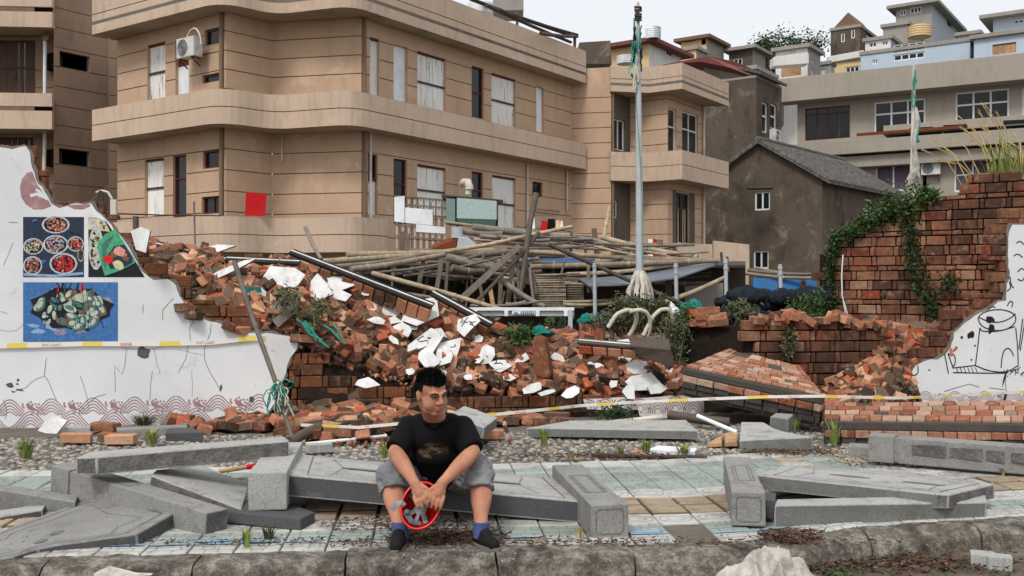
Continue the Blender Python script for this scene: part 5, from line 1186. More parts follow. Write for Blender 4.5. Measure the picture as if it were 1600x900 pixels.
for lb, pts, r, m in [
    ('thick tan bamboo pole lying topmost at the left of the wreck', [(541, 398, 15.2), (660, 396, 15.6), (772, 391, 16.2)], 5.2, 'bamboo'), ('thin bamboo pole just behind the slanting coping', [(430, 409, 14.6), (600, 396, 15.5)], 2.4, 'bamboo'),
    ('bamboo pole with a knot hole under the topmost one', [(480, 412, 14.3), (560, 405, 14.8), (648, 399, 15.4)], 5, 'bamboo'), ('greyish bamboo pole third in the left fan', [(522, 417, 14.2), (664, 397, 15.2)], 4.2, 'bamboo_grey'), ('tan bamboo pole lowest in the left fan', [(548, 421, 14.0), (600, 415, 14.4), (694, 398, 15.1)], 5.2, 'bamboo'),
    ('slim grey pole under the left fan of bamboo', [(570, 426, 14.2), (703, 410, 15)], 2.4, 'bamboo_grey'), ('brown bamboo pole slanting down behind the coping', [(582, 427, 13.6), (690, 456, 13.2), (790, 486, 13)], 4.2, 'bamboo'), ('dark thick bamboo with open end near the rusty hood', [(697, 402, 15), (810, 424, 15.4)], 6.4, 'bamboo_grey'),
    ('short dark bamboo below the open ended one', [(706, 418, 14.8), (757, 423, 15)], 5.6, 'bamboo_grey'), ('thin tan pole highest across the wreck in front of the booth', [(695, 347, 18), (930, 369, 18.6)], 2.2, 'bamboo'), ('long thick grey pole in front of the drying clothes', [(738, 355, 17.5), (930, 377, 18), (1000, 385, 18.2)], 6, 'bamboo_grey'),
    ('short brown pole beside the rusty hood', [(722, 361, 17.2), (784, 365, 17.4)], 5, 'bamboo_grey'), ('grey pole under the long thick one', [(750, 369, 17), (872, 372, 17.3)], 4, 'bamboo_grey'), ('bright bent bamboo rising over the dark upright', [(690, 394, 15.6), (765, 382, 15.8), (821, 369, 16), (860, 361, 16.1), (894, 354, 16.3)], 3.6, 'bamboo'),
    ('brown pole running behind the grey plank', [(704, 398, 15.9), (808, 391, 16.2)], 6, 'bamboo_grey'), ('very thick dark pole slanting behind the grey plank', [(700, 402, 15.6), (852, 424, 16)], 6.6, 'bamboo_grey'), ('slim bright pole above the dark thick one', [(734, 404, 16.2), (842, 410, 16.4)], 2.8, 'bamboo'),
    ('long tan pole passing behind the flagpole, upper one', [(826, 393, 16), (960, 402, 15.6), (1093, 406, 15.2)], 4.2, 'bamboo'), ('long bright pole ending at the steel post, behind the flagpole', [(830, 417, 15.6), (960, 413, 15), (1124, 407, 14.6)], 4.6, 'bamboo'), ('tan pole under the long bright one', [(885, 429, 15.2), (1060, 413, 14.8)], 3.8, 'bamboo'),
    ('brown tan pole from the leaning bamboo to the red cloth', [(940, 371, 17), (1090, 402, 16)], 4.6, 'bamboo'), ('upper of two level poles behind the rope coils', [(880, 472, 14.6), (1022, 460, 14.8)], 2.8, 'bamboo'), ('lower of two level poles behind the rope coils', [(880, 476, 14.4), (985, 470, 14.5)], 2.8, 'bamboo'),
    ('tan pole slanting up to the right steel post', [(1022, 477, 14.2), (1132, 434, 14.4)], 4.4, 'bamboo'), ('tan bamboo leaning upright against the beige wall', [(952, 324, 18.5), (935, 410, 17.5)], 3.4, 'bamboo'), ('dark level pole across the middle of the wreck', [(700, 425, 15.2), (846, 424, 15.4)], 4, 'timber'),
    ('brown pole slanting down left of the woven mat', [(784, 438, 14.6), (852, 480, 14.2)], 4.6, 'bamboo_grey'), ('grey pole behind the wreck below the clothes', [(850, 372, 18.8), (1010, 392, 18.4)], 3, 'bamboo_grey'), ('thin grey pole behind the flagpole near the red cloth', [(930, 376, 18.4), (1075, 382, 18.2)], 3, 'bamboo_grey'),
    ('grey pole over the dark stage opening', [(820, 430, 15.8), (930, 436, 15.6)], 4, 'bamboo_grey'), ('thin pole at the foot of the posts', [(735, 478, 13.8), (850, 470, 14)], 2.6, 'bamboo_grey'), ('grey pole low between the posts', [(790, 476, 14.3), (826, 469, 14.4)], 4, 'bamboo_grey'),
    ('bamboo pole lying along the top of the blue panel', [(1165, 427, 15.2), (1285, 434, 14.9)], 3, 'bamboo'), ('second bamboo pole on top of the blue panel', [(1168, 422, 15.5), (1285, 428, 15.2)], 3, 'bamboo_grey'), ('slim pole across the top of the blue panel', [(1180, 418, 15.8), (1280, 431, 15.4)], 2, 'bamboo'),
    ('thin grey pole behind the topmost left bamboo', [(640, 404, 16), (840, 398, 17)], 3.4, 'bamboo_grey'), ('thin brown pole under the bent bamboo', [(720, 402, 16.8), (830, 388, 17.2)], 2.6, 'bamboo'), ('grey pole through the posts below the dark opening', [(600, 452, 14.6), (740, 470, 14)], 3, 'bamboo_grey')]:
    pole(lb, pts, r, m)
rp = random.Random(21)
for i in range(46):
    x0 = rp.uniform(600, 1040); ln_ = rp.uniform(50, 190); y0 = rp.uniform(366, 440) if x0 > 690 else rp.uniform(402, 440); sl_ = rp.gauss(.03, .12); zz = rp.uniform(15, 17.6)
    x1 = min(1110, x0 + ln_); y1 = y0 + sl_ * (x1 - x0)
    if y1 < 362 or y1 > 452: y1 = y0
    pole('thin weathered pole in the dense tangle of the collapsed bamboo stage', [(x0, y0, zz), (x1, y1, zz + rp.uniform(-.6, .6))], rp.uniform(1.6, 3.6), 'bamboo_grey' if i % 4 else 'bamboo', 'bamboo pole', 'thin poles in the bamboo tangle')
for i in range(26):
    x0 = rp.uniform(600, 920); y0 = rp.uniform(395, 440); zz = rp.uniform(14.5, 16.5); dx = rp.gauss(0, 7)
    pole('thin upright stake under the collapsed bamboo stage', [(x0, y0, zz), (x0 + dx, y0 + rp.uniform(30, 62), zz - .1)], rp.uniform(1.6, 3.2), 'bamboo_grey', 'stake', 'thin stakes under the bamboo tangle', False, 'bamboo_stake')
pole('dark round pole slanting across in front of the flagpole foot', [(858, 382, 14.6), (960, 428, 14.2), (1092, 486, 13.8)], 3.6, 'timber_dark', 'pole', nodes=False, name='timber_pole')
pole('dark brown pole standing crooked in the middle of the wreck', [(838, 302, 15), (828, 350, 14.9), (811, 468, 14.6)], 5, 'timber', 'pole', nodes=False, name='timber_pole')
pole('grey round pole leaning beside the grey plank', [(842, 364, 15), (736, 480, 14.0)], 3.6, 'timber', 'pole', nodes=False, name='timber_pole')
pole('short bamboo leaning on the beige terrace wall behind the coping', [(477, 355, 13.2), (502, 405, 12.8)], 3.2, 'bamboo_grey')
pole('thin bamboo stick standing before the beige terrace wall', [(303, 315, 14), (305, 392, 13.8)], 1.6, 'bamboo_grey')
mb = MB(); mb.bar(P(812, 384, 14.7), P(718, 470, 13.9), .095, .03, Vector((0, -1, .3))); tag(mb.build('timber_plank', M['timber'], bevel=.004, rough=.003), 'flat grey plank leaning across the wreck, left of the crooked pole', 'plank')
for i, (x0, y0, x1, y1, w_, m) in enumerate(((803, 402, 793, 478, 8, 'timber'), (783, 430, 781, 478, 7, 'timber'), (766, 452, 771, 480, 7, 'fresh_wood'), (750, 445, 757, 482, 5, 'timber'), (786, 455, 782, 480, 6, 'fresh_wood'), (662, 408, 654, 448, 7, 'timber'), (690, 405, 682, 455, 7, 'timber'), (700, 408, 696, 462, 5, 'timber'), (618, 408, 612, 440, 5, 'timber'),
        (928, 357, 933, 398, 8, 'timber'), (893, 362, 892, 392, 5, 'timber'), (845, 372, 847, 412, 5, 'timber'), (759, 352, 757, 385, 6, 'timber'), (1044, 430, 1046, 484, 9, 'timber'), (1032, 375, 1030, 402, 8, 'timber'), (982, 385, 984, 400, 5, 'timber_dark'), (991, 383, 992, 400, 5, 'timber_dark'), (1127, 394, 1129, 420, 4, 'timber_dark'), (1136, 401, 1138, 425, 4, 'timber_dark'),
        (832, 425, 838, 460, 5, 'timber'), (822, 412, 825, 440, 4, 'timber'), (915, 378, 915, 395, 4, 'rust'), (637, 365, 636, 392, 6, 'timber'), (628, 362, 628, 398, 8, 'timber'))):
    desc = {'timber': 'grey', 'fresh_wood': 'raw yellow', 'timber_dark': 'dark', 'rust': 'rusty red'}[m]
    where = 'left of the grey plank' if x0 < 735 else 'under the crooked pole' if x0 < 850 else 'near the flagpole' if x0 < 1060 else 'by the steel posts'
    ordn = 'short' if y1 - y0 < 35 else 'tall'; side_ = 'leaning' if abs(x1 - x0) > 4 else 'upright'
    post_px(f'{ordn} {desc} {side_} post in the bamboo wreck {where}, number {i + 1} along'.replace(f', number {i + 1} along', ''), x0, y0, x1, y1, 14.9 if y1 > 420 else 17.6, w_, m)
for lb, x, y0, y1, z in (('galvanised post beneath the bamboo left of the flagpole', 929, 411, 500, 14.3), ('galvanised post right of the flagpole foot', 1056, 411, 470, 14.2), ('galvanised post standing between stage and blue panel', 1134, 404, 490, 14.1), ('pale pipe standing in front of the blue panel', 1219, 413, 455, 14.6)):
    mb = MB(); mb.tube([P(x, y0, z), P(x + 1, y1, z)], .028, 12); 
    for yy in (y0 + 4, y0 + 14): mb.tube([P(x, yy, z), P(x, yy + 3, z)], .036, 12)
    tag(mb.build('steel_post', M['galvanised']), lb, 'post', 'galvanised posts')
def sheet(name, label, pts, mat, cat, th=.02, wav=.0):
    mb = MB(); q = [P(*p) for p in pts]; n = Vector()
    for i in range(1, len(q) - 1): n += (q[i] - q[0]).cross(q[i + 1] - q[0])
    fillpoly(mb, q, -n.normalized() * th if n.y < 0 else n.normalized() * th); return tag(mb.build(name, [M[mat], M[mat]]), label, cat)
sheet('tarpaulin', 'grey blue sheet sagging under the bamboo right of the flagpole', [(905, 436, 15), (1000, 428, 15), (1122, 408, 15), (1116, 414, 14.4), (1060, 433, 14.2), (985, 444, 14.2), (920, 446, 14.3)], 'grey_sheet', 'tarpaulin')
sheet('tarpaulin', 'blue sheet under the poles behind the crooked pole', [(770, 405, 17.2), (925, 411, 17.2), (930, 404, 17.7), (850, 401, 17.8), (775, 400, 17.7)], 'blue_sheet', 'tarpaulin')
sheet('concrete_panel', 'pale concrete panel standing behind the steel posts', [(1072, 448, 15), (1130, 442, 15), (1130, 490, 15), (1072, 492, 15)], 'concrete', 'panel', .1)
sheet('metal_sheet', 'grey blue metal sheet low behind the rope coils', [(920, 490, 14.6), (1000, 478, 14.6), (1000, 500, 14.5), (920, 508, 14.5)], 'grey_sheet', 'metal sheet', .03)
bp = empty('blue_panel', P(1222, 470, 14.9), 'bright blue panel wall under bamboo poles, right of the stage', 'panel')
for x0, x1 in ((1177, 1215), (1219, 1252), (1255, 1276)): mb = MB(); mb.prism([P(x0, 434 + (x0 - 1177) * .04, 15.1), P(x1, 436, 15.1), P(x1, 470, 15), P(x0, 470, 15)], (0, .06, 0)); mb.build('sheet', M['blue_sheet'], bp, .005)
mb = MB(); mb.prism([P(1253, 436, 15.05), P(1259, 436, 15.05), P(1258, 466, 15.0), P(1252, 460, 15.0)], (0, .02, 0)); mb.build('rust_streak', M['rust'], bp)
# woven mats
def mat_px(label, x0, y0, x1, y1, z):
    root = empty('woven_mat', P((x0 + x1) / 2, y1, z), label, 'mat', 'woven bamboo mats'); nx = int((x1 - x0) / 3.4); ny = int((y1 - y0) / 3.4)
    for i in range(nx): x = x0 + (x1 - x0) * (i + .5) / nx; mb = MB(); mb.bar(P(x, y0, z), P(x + 2, y1, z), .018, .008, Vector((0, -1, 0))); mb.build('slat', M['bamboo_grey'], root)
    for j in range(ny): y = y0 + (y1 - y0) * (j + .5) / ny; mb = MB(); mb.bar(P(x0, y, z - .012), P(x1, y + rnd.uniform(-1, 1), z - .012), .016, .008, Vector((0, -1, 0))); mb.build('slat', M['bamboo'], root)
mat_px('tall woven bamboo mat standing right of the crooked pole', 832, 428, 884, 482, 14.9); mat_px('narrow woven mat beside the tall one', 886, 442, 912, 482, 15.1)
# stage undercroft: a dark box standing in for the shade behind the poles
sh = empty('stage_shade_box', P(900, 480, 18), 'dark box standing in for the shade under the collapsed bamboo roof', 'shade box')
mb = MB(); mb.prism([P(560, 412, 17.9), P(1165, 412, 17.9), P(1165, 520, 17.9), P(560, 520, 17.9)], (0, .1, 0)); mb.build('shade_back', M['timber_dark'], sh)
mb = MB(); mb.prism([P(560, 408, 18), P(1165, 408, 18), P(1165, 414, 15.6), P(560, 414, 15.6)], (0, 0, -.04)); mb.build('shade_top', M['timber_dark'], sh)
# white steel frame with a small sign
fr = empty('steel_rail', P(890, 522, 12.6), 'white steel rail frame with a small sign plate, behind the heap', 'rail')
z = 12.6
mb = MB(); mb.bar(P(733, 483, z), P(897, 483, z), .05, .04, Vector((0, 0, 1))); mb.build('top_rail', M['white_paint'], fr, .004)
mb = MB(); mb.bar(P(733, 490, z + .02), P(897, 490, z + .02), .02, .06, Vector((0, 0, 1))); mb.build('lower_rail', M['galvanised'], fr, .004)
for x in (742, 791, 840, 884): mb = MB(); mb.bar(P(x, 485, z - .02), P(x, 494, z - .02), .05, .02, Vector((0, -1, 0))); mb.build('clamp', M['white_paint'], fr, .003)
for x in (740, 891): mb = MB(); mb.bar(P(x, 486, z), P(x, 526, z), .055, .05, Vector((0, -1, 0))); mb.build('leg', M['galvanised'], fr, .004)
mb = MB(); mb.prism([P(800, 486, z - .035), P(836, 486, z - .035), P(836, 491, z - .035), P(800, 491, z - .035)], (0, .012, 0)); sg = mb.build('sign_plate', M['white_paint'], fr)
mb = MB(); mb.add([P(802, 490, z - .04), P(806, 487, z - .04), P(811, 490, z - .04)], [(0, 1, 2)]); mb.build('wave_mark', M['rope_teal'], sg)
mb = MB()
for r_ in (0, 1):
    for i in range(7):
        x = 814 + i * 3; y = 486.6 + r_ * 2.4; mb.add([P(x, y, z - .04), P(x + 2, y, z - .04), P(x + 2, y + 1.4, z - .04), P(x, y + 1.4, z - .04)], [(0, 1, 2, 3)])
mb.build('sign_lettering', M['line_paint'], sg)
# flagpole with rags and nets
def rag(root, pts, r, mat, name): mb = MB(); mb.tube([P(*p) for p in pts], r, 6); mb.build(name, M[mat], root)
fp = empty('flagpole', P(1000, 500, 13.4), 'tall grey steel flagpole with shredded net and rags tied to it', 'flagpole'); z = 13.4
mb = MB(); mb.tube([P(997, 4, z), P(997.5, 120, z), P(999, 300, z), P(1000, 520, z)], [.018, .036, .047, .055], 16); mb.build('pole', M['galvanised'], fp)
rr = random.Random(5)
mb = MB()
for i in range(7): y = 11 + i * 3.4; mb.tube([P(997 + 4.5 * math.cos(a * .7) * (1 + .15 * rr.random()), y + rr.uniform(-1, 1), z + .05 * math.sin(a * .7)) for a in range(10)], .012, 6, False)
mb.build('binding', M['timber_dark'], fp)
for i in range(16):
    x = 997 + rr.choice((-1, -1, 1)) * rr.uniform(3, 8); y = rr.uniform(28, 80); pts = [(x, y, z - .04)]
    for k in range(5): x += rr.uniform(-2.4, 2.2); y += rr.uniform(4, 13); pts.append((x, y, z - .05 + rr.uniform(-.03, .03)))
    rag(fp, pts, rr.uniform(.006, .014), 'rope_teal' if i % 2 else 'net_dark', 'net_strand')
for i in range(14):
    x = rr.uniform(987, 995); y = rr.uniform(82, 125); pts = [(x, y, z - .05)]
    for k in range(4): x += rr.uniform(-2, 2.4); y += rr.uniform(4, 10); pts.append((x, y, z - .05))
    rag(fp, pts, rr.uniform(.008, .018), 'rope_pale', 'rag_strip')
rag(fp, [(997, 60, z - .05), (994, 160, z - .06), (1001, 260, z - .06), (1004, 330, z - .06), (1004, 420, z - .06)], .004, 'rope_teal', 'cord')
bd = empty('rag_bundle', P(1000, 490, 13.2), 'grey bundle of shredded net and rope round the flagpole foot', 'net bundle')
for i in range(70):
    a = rr.random() * 6.28; c_, s_ = math.cos(a), math.sin(a); pts = [(1000 + 7 * c_, 424 + rr.uniform(0, 6), 13.4 + .07 * s_)]
    sp_ = rr.uniform(9, 22)
    for k in range(1, 6): t = k / 5; pts.append((1000 + (7 + (sp_ - 7) * t ** .7) * c_ + rr.uniform(-1.5, 1.5), 426 + 44 * t * rr.uniform(.75, 1.05), 13.4 + (.07 + .13 * t) * s_ - .05))
    rag(bd, pts, rr.uniform(.012, .024), 'sack' if i % 3 else 'rope_pale', 'rag_strip')
f2 = empty('flagpole', P(1426, 320, 14.6), 'shorter weathered pole wrapped in teal net and cloth behind the brick wall', 'flagpole'); z = 14.6
mb = MB(); mb.tube([P(1428, 101, z), P(1427, 200, z), P(1425, 330, z)], [.022, .032, .04], 14); mb.build('pole', M['pvc'], f2)
for i in range(8):
    x = 1428 + rr.uniform(-3, 3); y = rr.uniform(106, 150); rag(f2, [(x, y, z - .05), (x + rr.uniform(-3, 3), y + 9, z - .06), (x + rr.uniform(-3, 3), y + 20, z - .05)], .008, 'rope_teal', 'net_strand')
rag(f2, [(1433, 180, z - .05), (1436, 190, z - .07), (1432, 215, z - .06), (1436, 222, z - .05)], .022, 'rope_teal', 'net_strand')
mb = MB(); mb.tube([P(1431, 168, z - .03), P(1434, 190, z - .05), P(1428, 225, z - .04), P(1432, 262, z - .05), P(1421, 285, z - .04), P(1422, 305, z - .03)], [.02, .045, .03, .055, .06, .03], 10); mb.build('cloth_wrap', M['sack'], f2)
mb = MB(); mb.tube([P(1432, 262, z - .06), P(1438, 285, z - .08), P(1440, 292, z - .06)], [.03, .02, .008], 8); mb.build('cloth_end', M['sack'], f2)
# hawser coils
for lb, pts in (('pale hawser loop nearest the steel frame, among weeds', [(950, 512), (963, 491), (980, 484), (992, 487), (996, 495), (990, 514), (978, 532)]), ('pale hawser loop in the middle of three', [(984, 487), (1000, 484), (1010, 488), (1016, 498), (1016, 514), (1009, 532)]), ('pale hawser loop nearest the small brick stack', [(1002, 532), (1011, 512), (1021, 494), (1032, 484), (1044, 483), (1050, 492), (1052, 508), (1051, 520)])):
    q = []
    for i in range(len(pts) - 1):
        for t in range(6): a, b_ = pts[i], pts[i + 1]; q.append((a[0] + (b_[0] - a[0]) * t / 6, a[1] + (b_[1] - a[1]) * t / 6))
    mb = MB(); k = len(q); zz = 12.5 + rnd.random() * .2; path = [P(x, y, zz + .15 * i / k) for i, (x, y) in enumerate(q)]
    for it in range(3): path = [path[0]] + [(path[i - 1] + path[i] * 2 + path[i + 1]) / 4 for i in range(1, k - 1)] + [path[-1]]
    mb.tube(path, [.026 + .004 * (i % 2) for i in range(k)], 8); tag(mb.build('rope_coil', M['rope_pale']), lb, 'rope', 'hawser loops by the flagpole')
# ---------------------------------------------------------------- houses
Zup = Vector((0, 0, 1))
class Wall:
    """upright wall from a to b (plan points, left to right seen from outside) with recessed openings and joints"""
    def __init__(s, root, a, b, z0, z1, mat='stucco', joints=(), th=.0, name='wall'):
        s.a = Vector((a[0], a[1], 0)); s.b = Vector((b[0], b[1], 0)); s.d = (s.b - s.a).normalized(); s.L = (s.b - s.a).length; s.n = s.d.cross(Zup)
        s.root, s.z0, s.z1, s.mat, s.joints, s.name = root, z0, z1, mat, joints, name; s.op = []
    def pt(s, x, h, o=0.0): return s.a + s.d * x + Zup * h + s.n * o
    def s_of(s, px):
        k = (px - 800) / FPX; return (k * s.a.y - s.a.x) / (s.d.x - k * s.d.y)
    def h_of(s, px, py): y = (s.a + s.d * s.s_of(px)).y; return CAM_H + (450 - py) * y / FPX
    def rect(s, x0, y0, x1, y1): return (s.s_of(x0), s.s_of(x1), s.h_of(x0, y1), s.h_of(x0, y0))
    def opening(s, x0, y0, x1, y1): r = s.rect(x0, y0, x1, y1); s.op.append(r); return r
    def build(s, rev=.16):
        g = .014; zs = {s.z0, s.z1}; xs = {0.0, s.L}; jr = []
        for j in s.joints:
            if s.z0 + .05 < j < s.z1 - .05: zs |= {j - g, j + g}; jr.append(j)
        for r in s.op: xs |= {max(0, r[0]), min(s.L, r[1])}; zs |= {max(s.z0, r[2]), min(s.z1, r[3])}
        xs = sorted(xs); zs = sorted(zs); mb = MB()
        for i in range(len(xs) - 1):
            for k in range(len(zs) - 1):
                x0, x1, h0, h1 = xs[i], xs[i + 1], zs[k], zs[k + 1]; cx, cz = (x0 + x1) / 2, (h0 + h1) / 2
                if x1 - x0 < 1e-6 or h1 - h0 < 1e-6 or any(r[0] < cx < r[1] and r[2] < cz < r[3] for r in s.op): continue
                if any(abs(cz - j) < g for j in jr): mb.mi = 1; o = -.02
                else: mb.mi = 0; o = 0
                e_ = .03 if o else 0
                mb.add([s.pt(x0, h0 - e_, o), s.pt(x1, h0 - e_, o), s.pt(x1, h1 + e_, o), s.pt(x0, h1 + e_, o)], [(0, 1, 2, 3)])
        mb.mi = 0
        for r in s.op:
            c = [(r[0], r[2]), (r[1], r[2]), (r[1], r[3]), (r[0], r[3])]
            for (xa, ha), (xb, hb) in zip(c, c[1:] + c[:1]): mb.add([s.pt(xa, ha), s.pt(xb, hb), s.pt(xb, hb, -rev), s.pt(xa, ha, -rev)], [(0, 1, 2, 3)])
        return mb.build(s.name, [M[s.mat], M['joint']], s.root)
    def planks(s, r, n, mat='peeling_paint', dep=.1, bar=True):
        f = MB(); f.bar(s.pt(r[0], r[3] - .03, -dep + .01), s.pt(r[1], r[3] - .03, -dep + .01), .06, .06); sh = f.build('shutter_frame', M['red_wood'], s.root)
        wd = (r[1] - r[0]) / n
        for i in range(n): m = MB(); m.box_w = 0; a, b = s.pt(r[0] + wd * i + .006, r[2], -dep + rnd.uniform(-.01, .01)), s.pt(r[0] + wd * (i + 1) - .006, r[2], -dep); m.prism([a, b, b + Zup * (r[3] - r[2] - .06), a + Zup * (r[3] - r[2] - .06)], -s.n * .03); m.build('plank', M[mat], sh)
        if bar: m = MB(); hh = r[2] + (r[3] - r[2]) * .5; m.bar(s.pt(r[0], hh, -dep + .02), s.pt(r[1], hh, -dep + .02), .03, .06); m.build('shutter_bar', M['timber_dark'], sh)
    def window(s, r, nx=2, split=None, frame='white_frame', glass='glass', dep=.1, w_=.05, name='window'):
        f = MB(); x0, x1, h0, h1 = r
        f.bar(s.pt(x0, h0 + w_ / 2, -dep), s.pt(x1, h0 + w_ / 2, -dep), .05, w_); f.bar(s.pt(x0, h1 - w_ / 2, -dep), s.pt(x1, h1 - w_ / 2, -dep), .05, w_)
        for i in range(nx + 1): x = x0 + w_ / 2 + (x1 - x0 - w_) * i / nx; f.bar(s.pt(x, h0 + w_, -dep), s.pt(x, h1 - w_, -dep), w_, .05, s.n)
        if split: hh = h0 + (h1 - h0) * split; f.bar(s.pt(x0 + w_, hh, -dep + .004), s.pt(x1 - w_, hh, -dep + .004), .05, w_)
        o = f.build(name, M[frame], s.root)
        for i in range(nx):
            xa, xb = x0 + (x1 - x0) * i / nx, x0 + (x1 - x0) * (i + 1) / nx
            for ha, hb in (((h0, h0 + (h1 - h0) * split), (h0 + (h1 - h0) * split, h1)) if split else ((h0, h1),)):
                g = MB(); g.prism([s.pt(xa + .02, ha + .02, -dep - .01), s.pt(xb - .02, ha + .02, -dep - .01), s.pt(xb - .02, hb - .02, -dep - .01), s.pt(xa + .02, hb - .02, -dep - .01)], -s.n * .01); g.build('pane', M[glass], o)
        return o
    def board(s, r, mat, name='door', dep=.1):
        m = MB(); m.prism([s.pt(r[0], r[2], -dep), s.pt(r[1], r[2], -dep), s.pt(r[1], r[3], -dep), s.pt(r[0], r[3], -dep)], -s.n * .04); return m.build(name, M[mat], s.root)
    def void(s, r, dep=.3):
        m = MB(); m.add([s.pt(r[0], r[2], -dep), s.pt(r[1], r[2], -dep), s.pt(r[1], r[3], -dep), s.pt(r[0], r[3], -dep)], [(0, 1, 2, 3)])
        for xa, ha, xb, hb in ((r[0], r[2], r[1], r[2]), (r[1], r[2], r[1], r[3]), (r[1], r[3], r[0], r[3]), (r[0], r[3], r[0], r[2])): m.add([s.pt(xa, ha, -.16), s.pt(xb, hb, -.16), s.pt(xb, hb, -dep), s.pt(xa, ha, -dep)], [(0, 1, 2, 3)])
        m.build('dark_opening', M['dark_void'], s.root)
def fillet(pts, rad):
    out = [Vector(pts[0])]
    for i in range(1, len(pts) - 1):
        p0, p1, p2 = Vector(pts[i - 1]), Vector(pts[i]), Vector(pts[i + 1]); r = rad[i] if isinstance(rad, (list, tuple)) else rad
        if r <= 0: out.append(p1); continue
        a, b = p1 + (p0 - p1).normalized() * r, p1 + (p2 - p1).normalized() * r
        for k in range(7): t = k / 6; out.append(a * (1 - t) ** 2 + p1 * 2 * t * (1 - t) + b * t * t)
    return out + [Vector(pts[-1])]
def band(root, path, z0, z1, back, mat='stucco_band', joint=True, name='balcony_parapet', th=.14):
    """parapet along a plan path, plus the slab under it back to the wall points"""
    path = [Vector((p[0], p[1], 0)) for p in path]; n = len(path); nr = []
    for i in range(n): d = (path[min(i + 1, n - 1)] - path[max(i - 1, 0)]).normalized(); nr.append(d.cross(Zup))
    zm = z0 + (z1 - z0) * .5; mb = MB()
    def strip(o, za, zb, mi, flip=False):
        mb.mi = mi; vs = []
        for p, q in zip(path, nr): vs += [p + q * o + Zup * za, p + q * o + Zup * zb]
        mb.add(vs, [(2 * i, 2 * i + 2, 2 * i + 3, 2 * i + 1) if not flip else (2 * i + 1, 2 * i + 3, 2 * i + 2, 2 * i) for i in range(n - 1)])
    if joint: strip(0, z0, zm - .012, 0); strip(-.02, zm - .05, zm + .05, 1); strip(0, zm + .012, z1, 0)
    else: strip(0, z0, z1, 0)
    mb.mi = 0; strip(-th, z0, z1, 0, True); vs = []
    for p, q in zip(path, nr): vs += [p + Zup * z1, p - q * th + Zup * z1]
    mb.add(vs, [(2 * i, 2 * i + 2, 2 * i + 3, 2 * i + 1) for i in range(n - 1)])
    for i in (0, -1): p, q = path[i], nr[i]; mb.add([p + Zup * z0, p - q * th + Zup * z0, p - q * th + Zup * z1, p + Zup * z1], [(0, 1, 2, 3)])
    o = mb.build(name, [M[mat], M['joint']], root)
    mb = MB(); fillpoly(mb, [p - q * .004 + Zup * (z0 + .002) for p, q in zip(path, nr)] + [Vector((p[0], p[1], z0 + .002)) for p in back[::-1]], Zup * .12); mb.build('balcony_slab', [M['soffit'], M['soffit']], root)
    return o
def pipe(root, pts, r, mat='pvc', name='drain_pipe'): mb = MB(); mb.tube(pts, r, 8); return mb.build(name, M[mat], root)
J2 = [9.03, 8.51, 7.98, 7.46, 6.93]; J1 = [5.28, 4.7, 4.12, 3.55, 2.9]; JJ = J2 + J1
bb = empty('apartment_building', (-3, 33, 0), 'long beige apartment block with rounded balconies and shuttered windows', 'building')
Dp, Cp, Bp, Ap = (-4.22, 27.86), (-6.85, 28.44), (-7.85, 27.3), (-12.05, 30.4); Ep = (2.21, 37.05)
main = Wall(bb, Dp, Ep, 0, 9.1, joints=JJ)
rs = {}
for k, r in dict(u1=(578, 57, 593, 150), u2=(615, 68, 637, 160), u3=(652, 79, 697, 172), u4=(737, 102, 756, 182), u5=(768, 113, 806, 195), u6=(838, 134, 850, 205), l1=(575, 240, 590, 335), l2=(615, 247, 636, 350), l3=(652, 256, 697, 335), l4=(737, 267, 755, 309), l5=(769, 273, 806, 360), l6=(832, 283, 848, 306)).items(): rs[k] = main.opening(*r)
main.build()
for k, n in (('u1', 2), ('u3', 5), ('u5', 4), ('l3', 5), ('l5', 4)): main.planks(rs[k], n, bar=n > 2)
main.board(rs['u2'], 'white_paint'); main.board(rs['u6'], 'white_paint', 'shutter'); main.window(rs['u4'], 1, .5, 'red_wood'); main.window(rs['l2'], 1, .62, 'red_wood', name='door'); main.window(rs['l4'], 1, .3, 'red_wood'); main.window(rs['l6'], 1, None, 'red_wood')
r = rs['l1']; hm = r[2] + (r[3] - r[2]) * .6; main.window((r[0], r[1], hm, r[3]), 1, None, 'red_wood'); main.planks((r[0], r[1], r[2], hm), 2, bar=False)
w2 = Wall(bb, Cp, Dp, 0, 9.1, joints=JJ); w2.build()
w3 = Wall(bb, Bp, Cp, 0, 9.1, joints=JJ); w3.build()
w4 = Wall(bb, Ap, Bp, 0, 9.1, joints=JJ); rs = {}
for k, r in dict(u1=(230, 71, 258, 160), u2=(274, 63, 295, 155), u3=(320, 47, 347, 72), u4=(316, 118, 347, 131), l1=(226, 250, 256, 340), l2=(270, 243, 291, 340), l3=(317, 237, 346, 264), l4=(315, 308, 346, 335)).items(): rs[k] = w4.opening(*r)
w4.build(); w4.planks(rs['u1'], 4); w4.planks(rs['l1'], 2); r = rs['u2']; hm = r[2] + (r[3] - r[2]) * .55; w4.board((r[0], r[1], hm, r[3]), 'red_wood'); w4.board((r[0], r[1], r[2], hm), 'white_paint', 'board')
w4.window(rs['l2'], 1, .62, 'red_wood', name='door')
for k in ('u3', 'u4', 'l3', 'l4'): w4.window(rs[k], 2 if k == 'l4' else 1, None, 'red_wood' if k[0] == 'l' else 'metal_dark')
Wall(bb, (-11.2, 31.7), Ap, 0, 9.1, joints=JJ).build()
O = Vector((-4.3, 26.7, 0)); Uv, Vv = U_DIR.normalized(), V_DIR
Dq = O; Cq = Vector((-6.55, 27.55, 0)); Bq = Vector((-7.7, 26.35, 0)); Aq = Vector((-12.55, 29.75, 0)); Eq = O + Uv * 12.3
